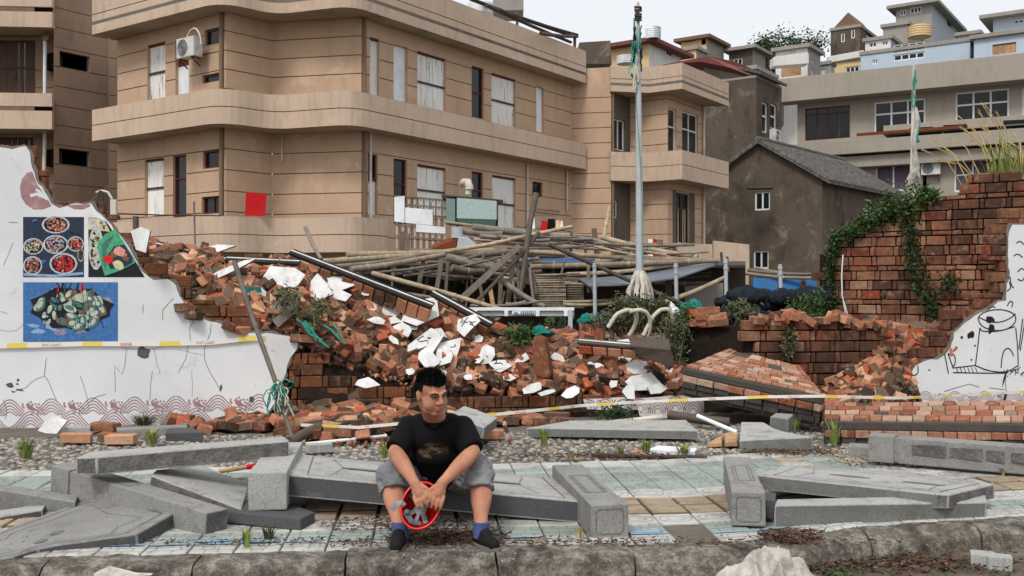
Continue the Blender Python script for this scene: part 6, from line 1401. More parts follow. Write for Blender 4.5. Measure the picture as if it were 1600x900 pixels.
path = fillet([Aq, Bq, Cq, Dq, Eq], [0, .75, .55, .6, 0]); back = [Vector((*Ap, 0)), Vector((*Bp, 0)), Vector((*Cp, 0)), Vector((*Dp, 0)), Vector((*Ep, 0))]
path2 = fillet([Aq, Bq, Cq, Dq, O + Uv * 1.45], [0, .75, .55, .6, 0]); back2 = back[:4] + [Vector((*Dp, 0)) + Uv * 1.2]
band(bb, path, 9.02, 10.2, back, name='roof_parapet'); band(bb, path, 5.84, 6.77, back); band(bb, path2, 2.42, 3.37, back2)
mb = MB(); fillpoly(mb, [p + Zup * 9.3 for p in path] + [Vector((6, 46, 9.3)), Vector((-8, 46, 9.3))], Zup * .1); mb.build('roof_deck', [M['concrete'], M['concrete']], bb)
pipe(bb, [main.pt(.08, 2.4, .06), main.pt(.08, 9, .06)], .05, 'pipe_brown'); pipe(bb, [main.pt(.3, 3.4, .08), main.pt(.3, 6, .08)], .035)
pipe(bb, [w4.pt(w4.L - .12, 3.2, .06), w4.pt(w4.L - .12, 9, .06)], .06, 'pipe_brown'); pipe(bb, [w2.pt(.35, 5.84, .1), w2.pt(.35, 5.05, .1)], .02)
for px in (822, 884): s_ = main.s_of(px); pipe(bb, [main.pt(s_, 5.8, .06), main.pt(s_, 3 if px < 850 else 4.3, .06)], .035)
# step wall and the lower wing at the right
k = .955; kk = lambda x, y: (x * k, y * k)
W1, W2, W3 = kk(3.83, 38.47), kk(4.72, 39.74), kk(6.06, 38.8); W4 = (W3[0] + Uv.x * 3.2, W3[1] + Uv.y * 3.2)
JW = [8.5 - .56 * i for i in range(14)]
Wall(bb, Ep, W1, 0, 9.6, joints=JW, name='step_wall').build()
wr = Wall(bb, W1, W2, 0, 9.0, 'grey_patch', name='recess_wall'); a = wr.opening(959, 184, 977, 233); c = wr.opening(957, 312, 966, 340); wr.build(); wr.window(a, 2, None); wr.window(c, 1, None)
wl = Wall(bb, W2, W3, 0, 9.0, joints=JW); wl.build()
wf = Wall(bb, W3, W4, 0, 9.0, joints=JW); rs = {}
for q, r in dict(a=(1044, 167, 1057, 240), b=(1066, 172, 1091, 245), d=(1056, 300, 1077, 392)).items(): rs[q] = wf.opening(*r)
wf.build(); wf.window(rs['a'], 1, .6, glass='glass'); wf.window(rs['b'], 2, .62)
d_ = wf.window(rs['d'], 2, .74, 'metal_dark', name='door'); r = rs['d']
for x in (.25, .6, .75): pipe(bb, [wf.pt(r[0] + (r[1] - r[0]) * x, r[2], -.05), wf.pt(r[0] + (r[1] - r[0]) * x, r[2] + (r[3] - r[2]) * .72, -.05)], .02, 'cream', 'door_trim')
mb = MB(); mb.prism([wf.pt(r[0] - .28, r[2], .006), wf.pt(r[0] - .02, r[2], .006), wf.pt(r[0] - .02, r[3] + .05, .006), wf.pt(r[0] - .28, r[3] + .05, .006)], -wf.n * .02); mb.build('door_jamb', M['grey_patch'], bb)
mb = MB(); mb.prism([wf.pt(r[1] + .02, r[2], .006), wf.pt(r[1] + .5, r[2], .006), wf.pt(r[1] + .5, r[3] + .05, .006), wf.pt(r[1] + .02, r[3] + .05, .006)], -wf.n * .02); mb.build('door_jamb', M['grey_patch'], bb)
Fq = Vector((6.46 * k, 37.8 * k, 0)); Gq = Fq + Uv * 4.3; F0 = Fq - Vv * 1.35; F1 = Vector((3.8 * k, 38.3 * k, 0)); wp_ = [F1, F0, Fq, Gq]; wb = [Vector((*W1, 0)), Vector((*W2, 0)), Vector((*W3, 0)), Vector((*W4, 0))]
band(bb, wp_, 8.68, 9.62, wb, name='roof_parapet'); band(bb, wp_, 5.4, 6.46, wb)
mb = MB(); fillpoly(mb, [Vector((p.x, p.y, 8.9)) for p in wp_] + [Gq - Vv * 3 + Zup * 8.9, F1 + Uv * 2 + Zup * 8.9], Zup * .1); mb.build('roof_deck', [M['concrete'], M['concrete']], bb)
pipe(bb, [wf.pt(wf.L - .1, 1.5, .08), wf.pt(wf.L - .1, 8.7, .08)], .05); pipe(bb, [wr.pt(.05, 2, .05), wr.pt(.05, 8.7, .05)], .05, 'pipe_brown')
mb = MB(); mb.prism([P(893, 376, 37), P(1170, 383, 38.5), P(1170, 470, 38.5), P(893, 470, 37)], (0, .2, 0)); mb.build('terrace_wall', M['stucco_band'], bb)
mb = MB(); mb.prism([P(1115, 376, 36.5), P(1171, 382, 37), P(1171, 420, 37), P(1115, 416, 36.5)], (0, .25, 0)); mb.build('yard_wall', M['stucco_band'], bb)
# left building across the gap
lb_ = empty('apartment_building', (-14, 32, 0), 'older beige block at the left edge with slotted balconies and dark openings', 'building')
LS, LE = (-14.5, 31.5), (-13.4, 33.07); lwl = Wall(lb_, LS, LE, 0, 13, 'stucco_old', joints=[12.2 - .62 * i for i in range(18)])
o1, o2 = lwl.opening(93, 79, 140, 105), lwl.opening(92, 231, 140, 257); lwl.build(); lwl.void(o1, .8); lwl.void(o2, .8)
Wall(lb_, LE, (-13.0, 33.35), 0, 13, 'stucco_old', joints=[12.2 - .62 * i for i in range(18)]).build()
bw_ = Wall(lb_, (-21, 32.0), (-14.6, 32.3), 0, 13, 'stucco_old', joints=[11.8 - .55 * i for i in range(20)]); o3 = bw_.opening(-30, 62, 55, 147); o4 = bw_.opening(-30, 214, 52, 300); bw_.build(); bw_.planks(o3, 9, 'old_planks'); bw_.planks(o4, 9, 'old_planks')
for za, zb in ((9.62, 10.1), (10.26, 10.9), (6.43, 7.0), (7.14, 7.55)):
    mb = MB(); q0, q1 = Vector((-21, 30.7, 0)), Vector((-14.42, 31.2, 0)); mb.prism([q0 + Zup * za, q1 + Zup * za, q1 + Zup * zb, q0 + Zup * zb], (0, .16, 0)); mb.build('balcony_rail', M['stucco_band'], lb_)
for za in (9.64, 6.45):
    mb = MB(); mb.prism([Vector((-21, 30.72, za)), Vector((-14.43, 31.22, za)), Vector((-14.6, 32.4, za)), Vector((-21, 32.2, za))], Zup * .1); mb.build('balcony_slab', M['soffit'], lb_)
    mb = MB(); mb.prism([Vector((-14.46, 31.3, za + .5)), Vector((-14.46, 31.3, za + .75)), Vector((-15.0, 31.26, za + .75)), Vector((-15.0, 31.26, za + .5))], (0, .05, 0)); mb.build('slot', M['dark_void'], lb_)
pipe(lb_, [P(70, 60, 31.8), P(70, 146, 31.8)], .06, 'white_paint'); pipe(lb_, [P(70, 205, 31.8), P(68, 300, 31.8)], .06)
mb = MB(); mb.prism([P(65, 56, 31.7), P(76, 56, 31.7), P(74, 63, 31.7), P(66, 63, 31.7)], (0, .2, 0)); mb.build('drain_hopper', M['stucco_old'], lb_)
# things on the block
def ac_unit(label, c, d, s=1.0, bracket=True):
    d = d.normalized(); f = d.cross(Zup); root = empty('air_conditioner', c, label, 'air conditioner', 'air conditioner units'); w_, h_, t_ = .82 * s, .58 * s, .32 * s
    mb = MB(); q = [c + d * x + Zup * z for x, z in ((-w_ / 2, 0), (w_ / 2, 0), (w_ / 2, h_), (-w_ / 2, h_))]; mb.prism([p + f * t_ for p in q], -f * t_); cs = mb.build('casing', M['ac_white'], root, .02)
    mb = MB(); o = c + f * (t_ + .006) + d * -w_ * .14 + Zup * h_ * .5
    for k_ in range(5): r_ = h_ * .42 * (1 - .19 * k_); mb.tube([o + (d * math.cos(a * .3927) + Zup * math.sin(a * .3927)) * r_ for a in range(17)], .008 * s, 5, False)
    mb.build('fan_grille', M['galvanised'], cs); mb = MB(); mb.add([o - f * .004 + (d * math.cos(a * .3927) + Zup * math.sin(a * .3927)) * h_ * .4 for a in range(16)], [tuple(range(16))]); mb.build('fan_opening', M['metal_dark'], cs)
    if bracket:
        for x in (-.3, .3): mb = MB(); mb.bar(c + d * x * s - Zup * .02, c + d * x * s + f * t_ - Zup * .02, .03, .03); mb.bar(c + d * x * s - Zup * .25 * s, c + d * x * s + f * t_ - Zup * .02, .03, .03); mb.build('bracket', M['rust'], root)
    return root
s_ = w4.s_of(315); ac = ac_unit('grey air conditioner on a bracket with looping hose, upper left balcony', w4.pt(s_, w4.h_of(315, 95), .25), w4.d, .95)
mb = MB(); c = w4.pt(w4.s_of(326), w4.h_of(326, 78), .5); mb.tube([c + w4.d * (.34 * math.cos(a * .39)) + Zup * (.0 + .5 * math.sin(a * .39)) for a in range(9)], .024, 8); mb.build('hose', M['pvc'], ac)
c = w2.pt(w2.s_of(398) if False else .02, 0); 
mb = MB(); p0 = P(384, 300, 27.3); fillpoly(mb, [P(384, 300, 27.25), P(416, 303, 27.1), P(414, 338, 27.1), P(398, 337, 27.2), P(383, 337, 27.25)], Vector((0, .02, 0))); tag(mb.build('red_banner', [M['red_cloth'], M['red_cloth']]), 'plain red banner hanging over the beige terrace wall', 'banner')
# lattice fence, glass booth, vent and hood in front of the block
lf = empty('lattice_fence', P(650, 385, 26), 'white and rusty lattice fence with boards below the shuttered windows', 'fence'); z = 26
for i in range(17): x = 620 + i * 4.7; mb = MB(); mb.bar(P(x, 305 + (x - 620) * .11, z), P(x, 388, z), .03, .03, Vector((0, -1, 0))); mb.build('bar', M['timber' if i % 2 else 'pvc'], lf)
for y0 in (306, 318, 332, 350, 368): mb = MB(); mb.bar(P(616, y0, z - .03), P(697, y0 + 7, z - .03), .04, .04); mb.build('rail', M['bamboo_grey'], lf)
for pts in (((616, 308), (632, 306), (632, 348), (616, 346)), ((633, 324), (676, 328), (676, 352), (633, 348)), ((650, 350), (696, 355), (696, 365), (650, 362))): mb = MB(); mb.prism([P(x, y, z - .06) for x, y in pts], (0, .02, 0)); mb.build('board', M['white_paint'], lf)
gb = empty('glass_booth', P(737, 352, 25.5), 'small teal glazed booth with flat dark roof under the shutters', 'booth'); z = 25.5
mb = MB(); mb.prism([P(690, 304, z), P(786, 312, z), P(784, 316, z), P(690, 309, z)], (0, .9, 0)); mb.build('roof', M['metal_dark'], gb)
mb = MB(); mb.prism([P(714, 309, z - .01), P(776, 314, z - .01), P(776, 343, z - .01), P(714, 341, z - .01)], (0, .02, 0)); m = flat('booth_glass', 158, 178, 174, .2, .5); mb.build('pane', m, gb)
for x0, x1, y0, y1 in ((697, 712, 308, 350), (711, 715, 308, 352), (775, 778, 313, 352)): mb = MB(); mb.prism([P(x0, y0, z), P(x1, y0, z), P(x1, y1, z), P(x0, y1, z)], (0, .5, 0)); mb.build('side_panel', flat('booth_teal', 112, 138, 132) if x0 == 697 else M['metal_dark'], gb)
mb = MB(); mb.prism([P(714, 341, z), P(777, 343, z), P(777, 352, z), P(714, 351, z)], (0, .5, 0)); mb.build('base', flat('booth_green', 64, 92, 80), gb)
vp = empty('vent_pipe', P(728, 300, 27.5), 'white elbow vent pipe on the wall above the booth', 'vent pipe')
mb = MB(); mb.tube([P(722, 288, 27.9), P(725, 285, 27.5), P(731, 285, 27.3), P(733, 291, 27.3), P(733, 296, 27.3)], [.1, .11, .11, .11, .12], 14); mb.build('elbow', M['pvc'], vp); mb = MB(); mb.tube([P(732, 296, 27.3), P(731, 304, 27.3)], .08, 12); mb.build('lower_pipe', M['pvc'], vp)
hd_ = empty('cooker_hood', P(706, 390, 17), 'rusty extractor hood with grey cowl lying on the bamboo', 'hood'); z = 17
mb = MB(); mb.prism([P(672, 389, z), P(715, 372, z), P(712, 390, z)], (0, .5, .1)); mb.build('rusty_side', M['rust'], hd_, .01); mb = MB(); mb.prism([P(716, 371, z - .05), P(728, 371, z - .05), P(744, 382, z - .05), P(740, 388, z - .05), P(713, 390, z - .05)], (0, .4, .05)); mb.build('grey_side', M['galvanised'], hd_, .01)
mb = MB(); mb.tube([P(714, 372, z + .1), P(714, 355, z + .1)], .1, 14); mb.build('flue', M['galvanised'], hd_)
# washing line
wl_ = empty('washing_line', P(860, 345, 30), 'row of small clothes drying on a line of hangers below the drainpipe', 'laundry')
mb = MB(); mb.tube([P(835, 326, 30), P(875, 331, 30)], .012, 6); mb.build('line', M['metal_dark'], wl_)
for i in range(12): x = 837 + i * 3.2; mb = MB(); mb.tube([P(x, 327, 30), P(x + 1.5, 334, 30), P(x - 1.5, 338, 30)], .008, 5); mb.build('hanger', M['metal_dark'], wl_)
for x0, x1, y0, y1, c in ((831, 836, 339, 357, 'white_paint'), (837, 846, 344, 352, 'grey_sheet'), (844, 856, 345, 360, 'red_cloth'), (855, 868, 342, 358, 'shirt'), (868, 875, 344, 357, 'cream'), (875, 880, 345, 355, 'plaster_chip')): mb = MB(); fillpoly(mb, [P(x0 + 1, y0, 30), P(x1 - 1, y0, 30), P(x1, y1, 29.95), P((x0 + x1) / 2, y1 + 1, 29.95), P(x0, y1, 29.95)], Vector((0, .03, 0))); mb.build('garment', [M[c], M[c]], wl_)
for x0, x1, c, lb2 in ((1013, 1020, 'white_paint', 'white cloth hanging beside the red one right of the flagpole'), (1020, 1027, 'red_cloth', 'red cloth hanging right of the flagpole')): mb = MB(); fillpoly(mb, [P(x0, 373, 24), P(x1, 374, 24), P(x1, 401, 24), P(x0 + 1, 400, 24)], Vector((0, .04, 0))); tag(mb.build('hanging_cloth', [M[c], M[c]]), lb2, 'cloth')
# roof clutter on the block
for i, (pts, r) in enumerate(((((735, -2), (900, 58)), 3), (((760, 8), (892, 66)), 3), (((800, 22), (903, 54)), 2), (((845, 52), (902, 57)), 3), (((780, 14), (870, 58)), 2.4))):
    pole(('long', 'second', 'thin upper', 'short level', 'fifth thin')[i] + ' dark pole lying on the beige roof edge', [(*pts[0], 33), (*pts[1], 37)], r, 'timber_dark', 'pole', 'poles on the roof edge', False, 'timber_pole')
for x, y0, y1, lb2 in ((898, 52, 96, 'short stake holding the dark poles at the roof end'), (808, 20, 52, 'short stake holding the dark poles beside the stair hut')): pole(lb2, [(x, y0, 37 if x > 850 else 35), (x, y1, 37 if x > 850 else 35)], 2.6, 'timber', 'stake', 'stakes on the roof edge', False, 'timber_stake')
mb = MB(); mb.tube([P(750, 22, 34), P(751, 8, 34)], [.45, .45], 20); mb.ball(P(751, 8, 34), (.45, .45, .22), 16, 8); tag(mb.build('water_tank', M['white_paint']), 'white round water tank at the roof edge beside dark poles', 'water tank')
mb = MB(); mb.prism([P(770, -20, 36), P(818, -20, 36), P(818, 16, 36), P(770, 16, 36)], (0, 1.5, 0)); tag(mb.build('roof_hut', M['concrete'], bevel=.02), 'grey concrete stair hut on the beige roof', 'hut')
mb = MB(); mb.prism([P(905, 66, 40), P(954, 63, 40), P(956, 100, 40), P(905, 100, 40)], (0, 2, 0)); tag(mb.build('roof_wall', M['dark_stucco'], bevel=.02), 'mossy dark wall rising behind the beige roof edge', 'wall')
# ---- dark rendered house with tiled roof
def box_house(name, label, corner, ln_v, ln_u, z0, z1, mat, cat='house', grp=None):
    """corner nearest the viewer; faces run left along -v and away along u"""
    c = Vector((corner[0], corner[1], 0)); root = empty(name, c + Zup * z0, label, cat, grp)
    return root, Wall(root, c - V_DIR * ln_v, c, z0, z1, mat), Wall(root, c, c + Uv * ln_u, z0, z1, mat), c
def close_house(root, wl_, wr_, z1, mat='concrete', th=.12):
    a, b, c_ = wl_.a, wr_.a, wr_.b; d = a + (c_ - b); mb = MB(); mb.prism([p + Zup * (z1 - .02) for p in (a, b, c_, d)], Zup * th); mb.build('roof_deck', M[mat], root)
    mb = MB()
    for p, q in ((c_, d), (d, a)): mb.add([p + Zup * wl_.z0, q + Zup * wl_.z0, q + Zup * z1, p + Zup * z1], [(0, 1, 2, 3)])
    mb.build('rear_wall', M[mat], root)
cz = 42; cx_ = (1285 - 800) * cz / FPX
dh, dl, dr, c = box_house('dark_house', 'dark rendered cottage with a grey tiled gable roof', (cx_, cz), 5.5, 9.0, 0, 6.0, 'dark_stucco')
dr = Wall(dh, c, c + Vector((.647, .762, 0)) * 9.0, 0, 6.0, 'dark_stucco')
o = dl.opening(1179, 300, 1203, 329); o2 = dl.opening(1177, 392, 1201, 420); dl.build(); dl.window(o, 2, None, w_=.07); dl.window(o2, 2, None, w_=.07); o = dr.opening(1352, 310, 1364, 336); dr.build(); dr.window(o, 1, None, w_=.07)
gm = dl.pt(dl.L / 2, 7.75); mb = MB(); mb.prism([dl.pt(0, 5.99), dl.pt(dl.L, 5.99), gm], -dl.n * .25); mb.build('gable', M['dark_stucco'], dh)
rl = Vector((.647, .762, 0)) * 9.6; ov = dl.n * .25; ridge0 = gm + ov + Zup * .12; e0 = dl.pt(dl.L, 5.92) + ov + V_DIR * .35; e1 = dl.pt(0, 5.92) + ov - V_DIR * .35
for nm, e in (('roof', e0), ('roof', e1)):
    mb = MB(); mb.prism([e, ridge0, ridge0 + rl, e + rl], Zup * -.1); rf = mb.build(nm, M['roof_tile'], dh)
    n_ = 40
    for i in range(n_):
        t = (i + .5) / n_; a = e + rl * t; b_ = ridge0 + rl * t; mb = MB(); mb.tube([a + Zup * .03, a.lerp(b_, .5) + Zup * .035, b_ + Zup * .03], .085, 6, True, False); mb.build('roof_tile_row', M['roof_tile'], rf)
mb = MB(); mb.tube([ridge0 + Zup * .08, ridge0 + rl + Zup * .08], .13, 8); mb.build('ridge', M['roof_tile'], dh)
mb = MB(); mb.prism([P(1170, 297, 42.2), P(1208, 296, 42.2), P(1208, 293, 41.9), P(1170, 294, 41.9)], (0, .4, .05)); mb.build('window_hood', M['dark_stucco'], dh)
cz = 47; cx_ = (1182 - 800) * cz / FPX
th_, tl_, tr_, c = box_house('dark_house', 'taller dark rendered house behind the tiled cottage', (cx_, cz), 5, 3.4, 0, 11.4, 'dark_stucco'); tl_.build(); o = tr_.opening(1191, 158, 1200, 206); o2 = tr_.opening(1204, 160, 1214, 200); tr_.build(); tr_.window(o, 1, .55, w_=.08); tr_.window(o2, 1, .5, w_=.08); close_house(th_, tl_, tr_, 11.4)
mb = MB(); mb.prism([tr_.pt(-.1, 11.5, .25), tr_.pt(3.5, 11.5, .25), tr_.pt(3.5, 11.9, -.9), tr_.pt(-.1, 11.9, -.9)], Zup * .12); mb.build('roof', M['roof_tile'], th_)
ac_unit('white air conditioner under the window of the taller dark house', tr_.pt(tr_.s_of(1206), tr_.h_of(1206, 222), .02), tr_.d, 1.0)
# ---- grey pebble-dash house at the right
gv = Vector((.86, -.51, 0)).normalized(); GS = 1.14; HZ = lambda h: CAM_H + (h - CAM_H) * GS; g0 = P(1246, 0, 51.5 * GS); g0.z = 0; gL = 17.5
gh = empty('grey_house', g0 + gv * 6, 'grey pebble dash house with wide white windows behind the brick wall', 'building')
gw = Wall(gh, g0, g0 + gv * gL, 0, HZ(11.2), 'grey_render'); R_ = {}
for q, r in dict(a=(1258, 170, 1328, 220), b=(1366, 160, 1446, 211), c=(1493, 145, 1577, 198), d=(1368, 258, 1424, 300), e=(1491, 248, 1578, 300), f=(1442, 270, 1448, 330), g=(1597, 138, 1640, 188)).items(): R_[q] = gw.opening(*r)
gw.build(.2); gw.window(R_['a'], 4, .8, 'red_wood', dep=.15); gw.window(R_['b'], 3, .62, w_=.09); gw.window(R_['c'], 3, .62, w_=.09); gw.window(R_['d'], 2, None, glass='curtain', w_=.09); gw.window(R_['e'], 3, .5, glass='curtain', w_=.09); gw.void(R_['f'], .5); gw.window(R_['g'], 2, .6, w_=.09)
def gband(x0, z0, z1, out, name, mat='grey_render'):
    x0, z0, z1, out = x0 * GS, HZ(z0), HZ(z1), out * GS; a, b = g0 + gv * x0 + gw.n * out, g0 + gv * gL + gw.n * out; mb = MB(); mb.prism([a + Zup * z0, b + Zup * z0, b + Zup * z1, a + Zup * z1], -gw.n * (out + .1)); return mb.build(name, M[mat], gh, .02)
gband(-.7, 10.95, 12.15, 1.0, 'roof_parapet'); gband(-.2, 8.1, 8.75, .9, 'balcony_slab'); gband(4.4, 8.9, 9.35, .92, 'balcony_rail'); gband(-.2, 7.45, 8.0, .6, 'lower_band')
mb = MB(); a, b = g0 + gv * 3.6 + gw.n * 1.1, g0 + gv * 9.1 + gw.n * 1.1; mb.bar(a + Zup * HZ(9.0), b + Zup * HZ(9.0), .1, .16); mb.build('rusty_rail', M['rust'], gh)
for x in (6.4, 8.1, 11.0, 12.8): a = g0 + gv * x + gw.n * 1.06; mb = MB(); mb.prism([a + Zup * HZ(8.95), a + gv * 1.2 + Zup * HZ(8.95), a + gv * 1.15 + Zup * HZ(9.12), a + Zup * HZ(9.15)], gw.n * .01); mb.build('torn_strip', M['net_dark'], gh)
mb = MB(); fillpoly(mb, [g0 + Zup * HZ(11.9), g0 + gv * gL + Zup * HZ(11.9), g0 + gv * gL + Vector((3, 6, HZ(11.9))), g0 + Vector((3, 6, HZ(11.9)))], Zup * .1); mb.build('roof_deck', [M['concrete'], M['concrete']], gh)
Wall(gh, g0, g0 + Vector((3, 8, 0)), 0, HZ(11.9), 'grey_render', name='side_wall').build()
ac_unit('white air conditioner with round fan on the grey house wall', gw.pt(gw.s_of(1456), gw.h_of(1456, 274), .05), gv, 1.2)
# ---- hillside
mb = MB(); nx, ny = 40, 24; vs = []
for i in range(nx):
    for j in range(ny): x = -10 + 110 * i / (nx - 1); y = 66 + 120 * j / (ny - 1); vs.append(Vector((x, y, -1 + max(0, (y - 66)) * .22 * min(1, max(0, (x + 5) / 20)) + 1.5 * mnoise.noise(Vector((x * .08, y * .08, 0))))))
mb.add(vs, [(i * ny + j, (i + 1) * ny + j, (i + 1) * ny + j + 1, i * ny + j + 1) for i in range(nx - 1) for j in range(ny - 1)], True); tag(mb.build('hillside', M['leaf_dark']), kind='structure')
def hill_house(label, x0, xc, x1, yt, yb, z, ml, mr, wins=(), wins_r=(), roof=None, roof_mat='concrete', over=.3, name='hill_house', rail=None):
    """faces from pixel x0 to xc (facing left-front) and xc to x1 (right side) at distance z"""
    c = P(xc, 0, z); c.z = 0; z1 = CAM_H + (450 - yt) * z / FPX; z0 = CAM_H + (450 - yb) * z / FPX
    k0 = (x0 - 800) / FPX; lv = (c.x - k0 * c.y) / (V_DIR.x - k0 * V_DIR.y) if x0 < xc else .05
    k1 = (x1 - 800) / FPX; lu = (k1 * c.y - c.x) / (Uv.x - k1 * Uv.y) if x1 > xc else 2
    root = empty(name, c + Zup * z0, label, 'house', 'houses on the hillside'); l = Wall(root, c - V_DIR * lv, c, z0 - 8, z1, ml); r = Wall(root, c, c + Uv * max(lu, .3), z0 - 8, z1, mr)
    a = [(l.opening(*w_[:4]), w_) for w_ in wins]; b = [(r.opening(*w_[:4]), w_) for w_ in wins_r]; l.build(.12); r.build(.12)
    for q, lst in ((l, a), (r, b)):
        for rr_, w_ in lst:
            kd = w_[4] if len(w_) > 4 else 'w'
            if kd == 'v': q.void(rr_, .8)
            elif kd == 'wood': q.planks(rr_, 4, 'fresh_wood', bar=False)
            else: q.window(rr_, int(kd[1]) if len(kd) > 1 else 2, None, w_=.1)
    dd = l.a + (r.b - r.a); mb = MB(); o = over; pts = [l.a - V_DIR * o - Uv * o, l.b + V_DIR * o - Uv * o, r.b + V_DIR * o + Uv * o, dd - V_DIR * o + Uv * o]
    mb.prism([p + Zup * (z1 - .01) for p in pts], Zup * .3); mb.build('roof', M[roof_mat], root, .02)
    mb = MB()
    for p, q in ((r.b, dd), (dd, l.a)): mb.add([p + Zup * (z0 - 8), q + Zup * (z0 - 8), q + Zup * z1, p + Zup * z1], [(0, 1, 2, 3)])
    mb.build('rear_wall', M[mr], root)
    return root, l, r
hill_house('cream house with dark red roof edge behind the flagpole', 953, 1014, 1064, 68, 100, 75, 'cream', 'white_wall', (), ((1042, 74, 1051, 86),), roof_mat='red_roof', over=.8)
hill_house('small concrete tower hut with flat red roof on the hill', 1064, 1104, 1131, 60, 100, 88, 'cream', 'concrete', ((1071, 60, 1087, 66, 'v'), (1096, 57, 1103, 70, 'v')), (), roof_mat='brown_brick_far', over=.5)
hill_house('low cream annex below the small concrete tower hut', 1060, 1088, 1104, 77, 100, 84, 'cream', 'concrete', ((1063, 76, 1076, 84, 'v'),), (), over=.2)
hill_house('dark weathered hut with blue patch right of the tower hut', 1139, 1176, 1196, 76, 108, 90, 'dark_stucco', 'concrete', ((1146, 92, 1160, 104),), (), over=.5)
hill_house('white house with two balconies and wooden shutter beside trees', 1212, 1262, 1282, 74, 140, 80, 'white_wall', 'concrete', ((1221, 104, 1252, 121, 'wood'), (1234, 79, 1244, 84)), ((1268, 106, 1272, 116), (1269, 92, 1273, 98)), over=.3)
hb = bpy.data.objects['hill_house.004']
for yt, yb in ((83, 99), (120, 134)): mb = MB(); mb.prism([P(1209, yt + 6, 78), P(1264, yt, 78), P(1264, yb, 78), P(1209, yb + 4, 78)], (0, 1.2, 0)); mb.build('balcony', M['white_wall'], hb, .03)
_, gl, gr2 = hill_house('brown brick gabled house on the hilltop', 1298, 1344, 1382, 42, 85, 96, 'dark_stucco', 'brown_brick_far', ((1314, 52, 1320, 66, 'w1'), (1330, 46, 1336, 60, 'w1')), ((1354, 44, 1364, 58, 'w1'),), over=.1)
gm = gl.pt(gl.L * .6, gl.z1 + 1.6); mb = MB(); mb.prism([gl.pt(0, gl.z1), gl.pt(gl.L, gl.z1), gm], -gl.n * 5); mb.build('gable', M['brown_brick_far'], gl.root)
hill_house('cream house part with railing below the brown brick house', 1297, 1346, 1352, 92, 125, 86, 'cream', 'cream', ((1321, 105, 1343, 118, 'w3'),), (), over=.2)
mb = MB(); mb.prism([P(1295, 88, 84), P(1350, 78, 84), P(1350, 88, 84), P(1295, 98, 84)], (0, .6, 0)); tag(mb.build('balcony_block', M['white_wall'], bevel=.03), 'white slotted balcony below the brown brick house', 'balcony')
hill_house('tall blue grey house with green roof edge on the hilltop', 1400, 1456, 1498, 6, 60, 92, 'concrete', 'blue_grey', ((1406, 16, 1416, 25), (1422, 12, 1440, 22, 'w3')), ((1480, 20, 1488, 38, 'w1'),), over=.7)
hill_house('grey concrete terrace house left of the tall blue grey one', 1380, 1418, 1440, 38, 70, 88, 'concrete', 'concrete', (), (), over=.2)
hill_house('pale blue house with wide windows above the grey house roof', 1345, 1516, 1524, 64, 122, 78, 'pale_blue', 'pale_blue', ((1396, 70, 1445, 83, 'w4'), (1396, 86, 1445, 96, 'w4'), (1363, 94, 1372, 101, 'w2')), (), over=.1)
hill_house('sky blue house with wooden shutter at the right edge', 1522, 1640, 1660, 46, 100, 74, 'pale_blue', 'pale_blue', ((1551, 70, 1588, 86, 'wood'),), (), over=.3)
hill_house('blue upper storey with deep eave at the right edge', 1552, 1640, 1660, 18, 44, 78, 'pale_blue', 'pale_blue', ((1584, 31, 1600, 38),), (), over=.9)
for x, yb, yt, r_, lb2, m in ((1018, 60, 43, .42, 'white water tank on the cream house roof', 'white_paint'), (1024, 60, 41, .4, 'ribbed steel water tank on the cream house roof', 'galvanised'), (1437, 58, 40, .85, 'large yellowed water tank on the pale blue house', 'cream'), (978, 100, 87, .55, 'pale water tank in front of the cream house', 'white_paint')):
    mb = MB(); zz = 74 if x != 978 else 60; k = zz / FPX; a, b_ = P(x, yb, zz), P(x, yt, zz); mb.tube([a, a.lerp(b_, .9), b_], [r_, r_, r_ * .7], 18)
    for i in range(4): c = a.lerp(b_, .2 + .2 * i); mb.tube([c, c + Zup * .06], r_ * 1.04, 18)
    tag(mb.build('water_tank', M[m]), lb2, 'water tank', 'water tanks on the hillside')
hill_house('low grey house between the dark hut and the trees', 1128, 1180, 1212, 108, 130, 74, 'concrete', 'white_wall', ((1140, 112, 1150, 120), (1160, 110, 1170, 118)), (), over=.2)
hill_house('narrow pale house right of the white balcony house', 1276, 1296, 1304, 100, 135, 84, 'concrete', 'white_wall', ((1283, 108, 1290, 118),), (), over=.15)
hill_house('pale terraced house below the tall blue grey one', 1352, 1392, 1412, 60, 85, 84, 'white_wall', 'blue_grey', ((1358, 66, 1370, 75), (1378, 63, 1388, 72)), (), over=.2)
hill_house('pale house between the tall grey one and the blue storey', 1496, 1530, 1556, 52, 85, 86, 'blue_grey', 'concrete', ((1504, 58, 1514, 68),), (), over=.2)
rr_ = empty('red_roof_house', P(1130, 110, 56), 'white house under a long dark red tiled roof behind the beige wing', 'house')
mb = MB(); mb.prism([P(1035, 101, 54), P(1105, 88, 54), P(1150, 96, 56), P(1228, 131, 60), P(1222, 137, 58), P(1140, 105, 54), P(1095, 96, 53)], (1, 3, .2)); mb.build('roof', M['red_roof'], rr_, .05)
mb = MB(); mb.prism([P(1100, 98, 55), P(1150, 104, 56), P(1225, 138, 60), P(1225, 190, 60), P(1100, 190, 55)], (.5, 2, 0)); mb.build('wall', M['white_wall'], rr_)
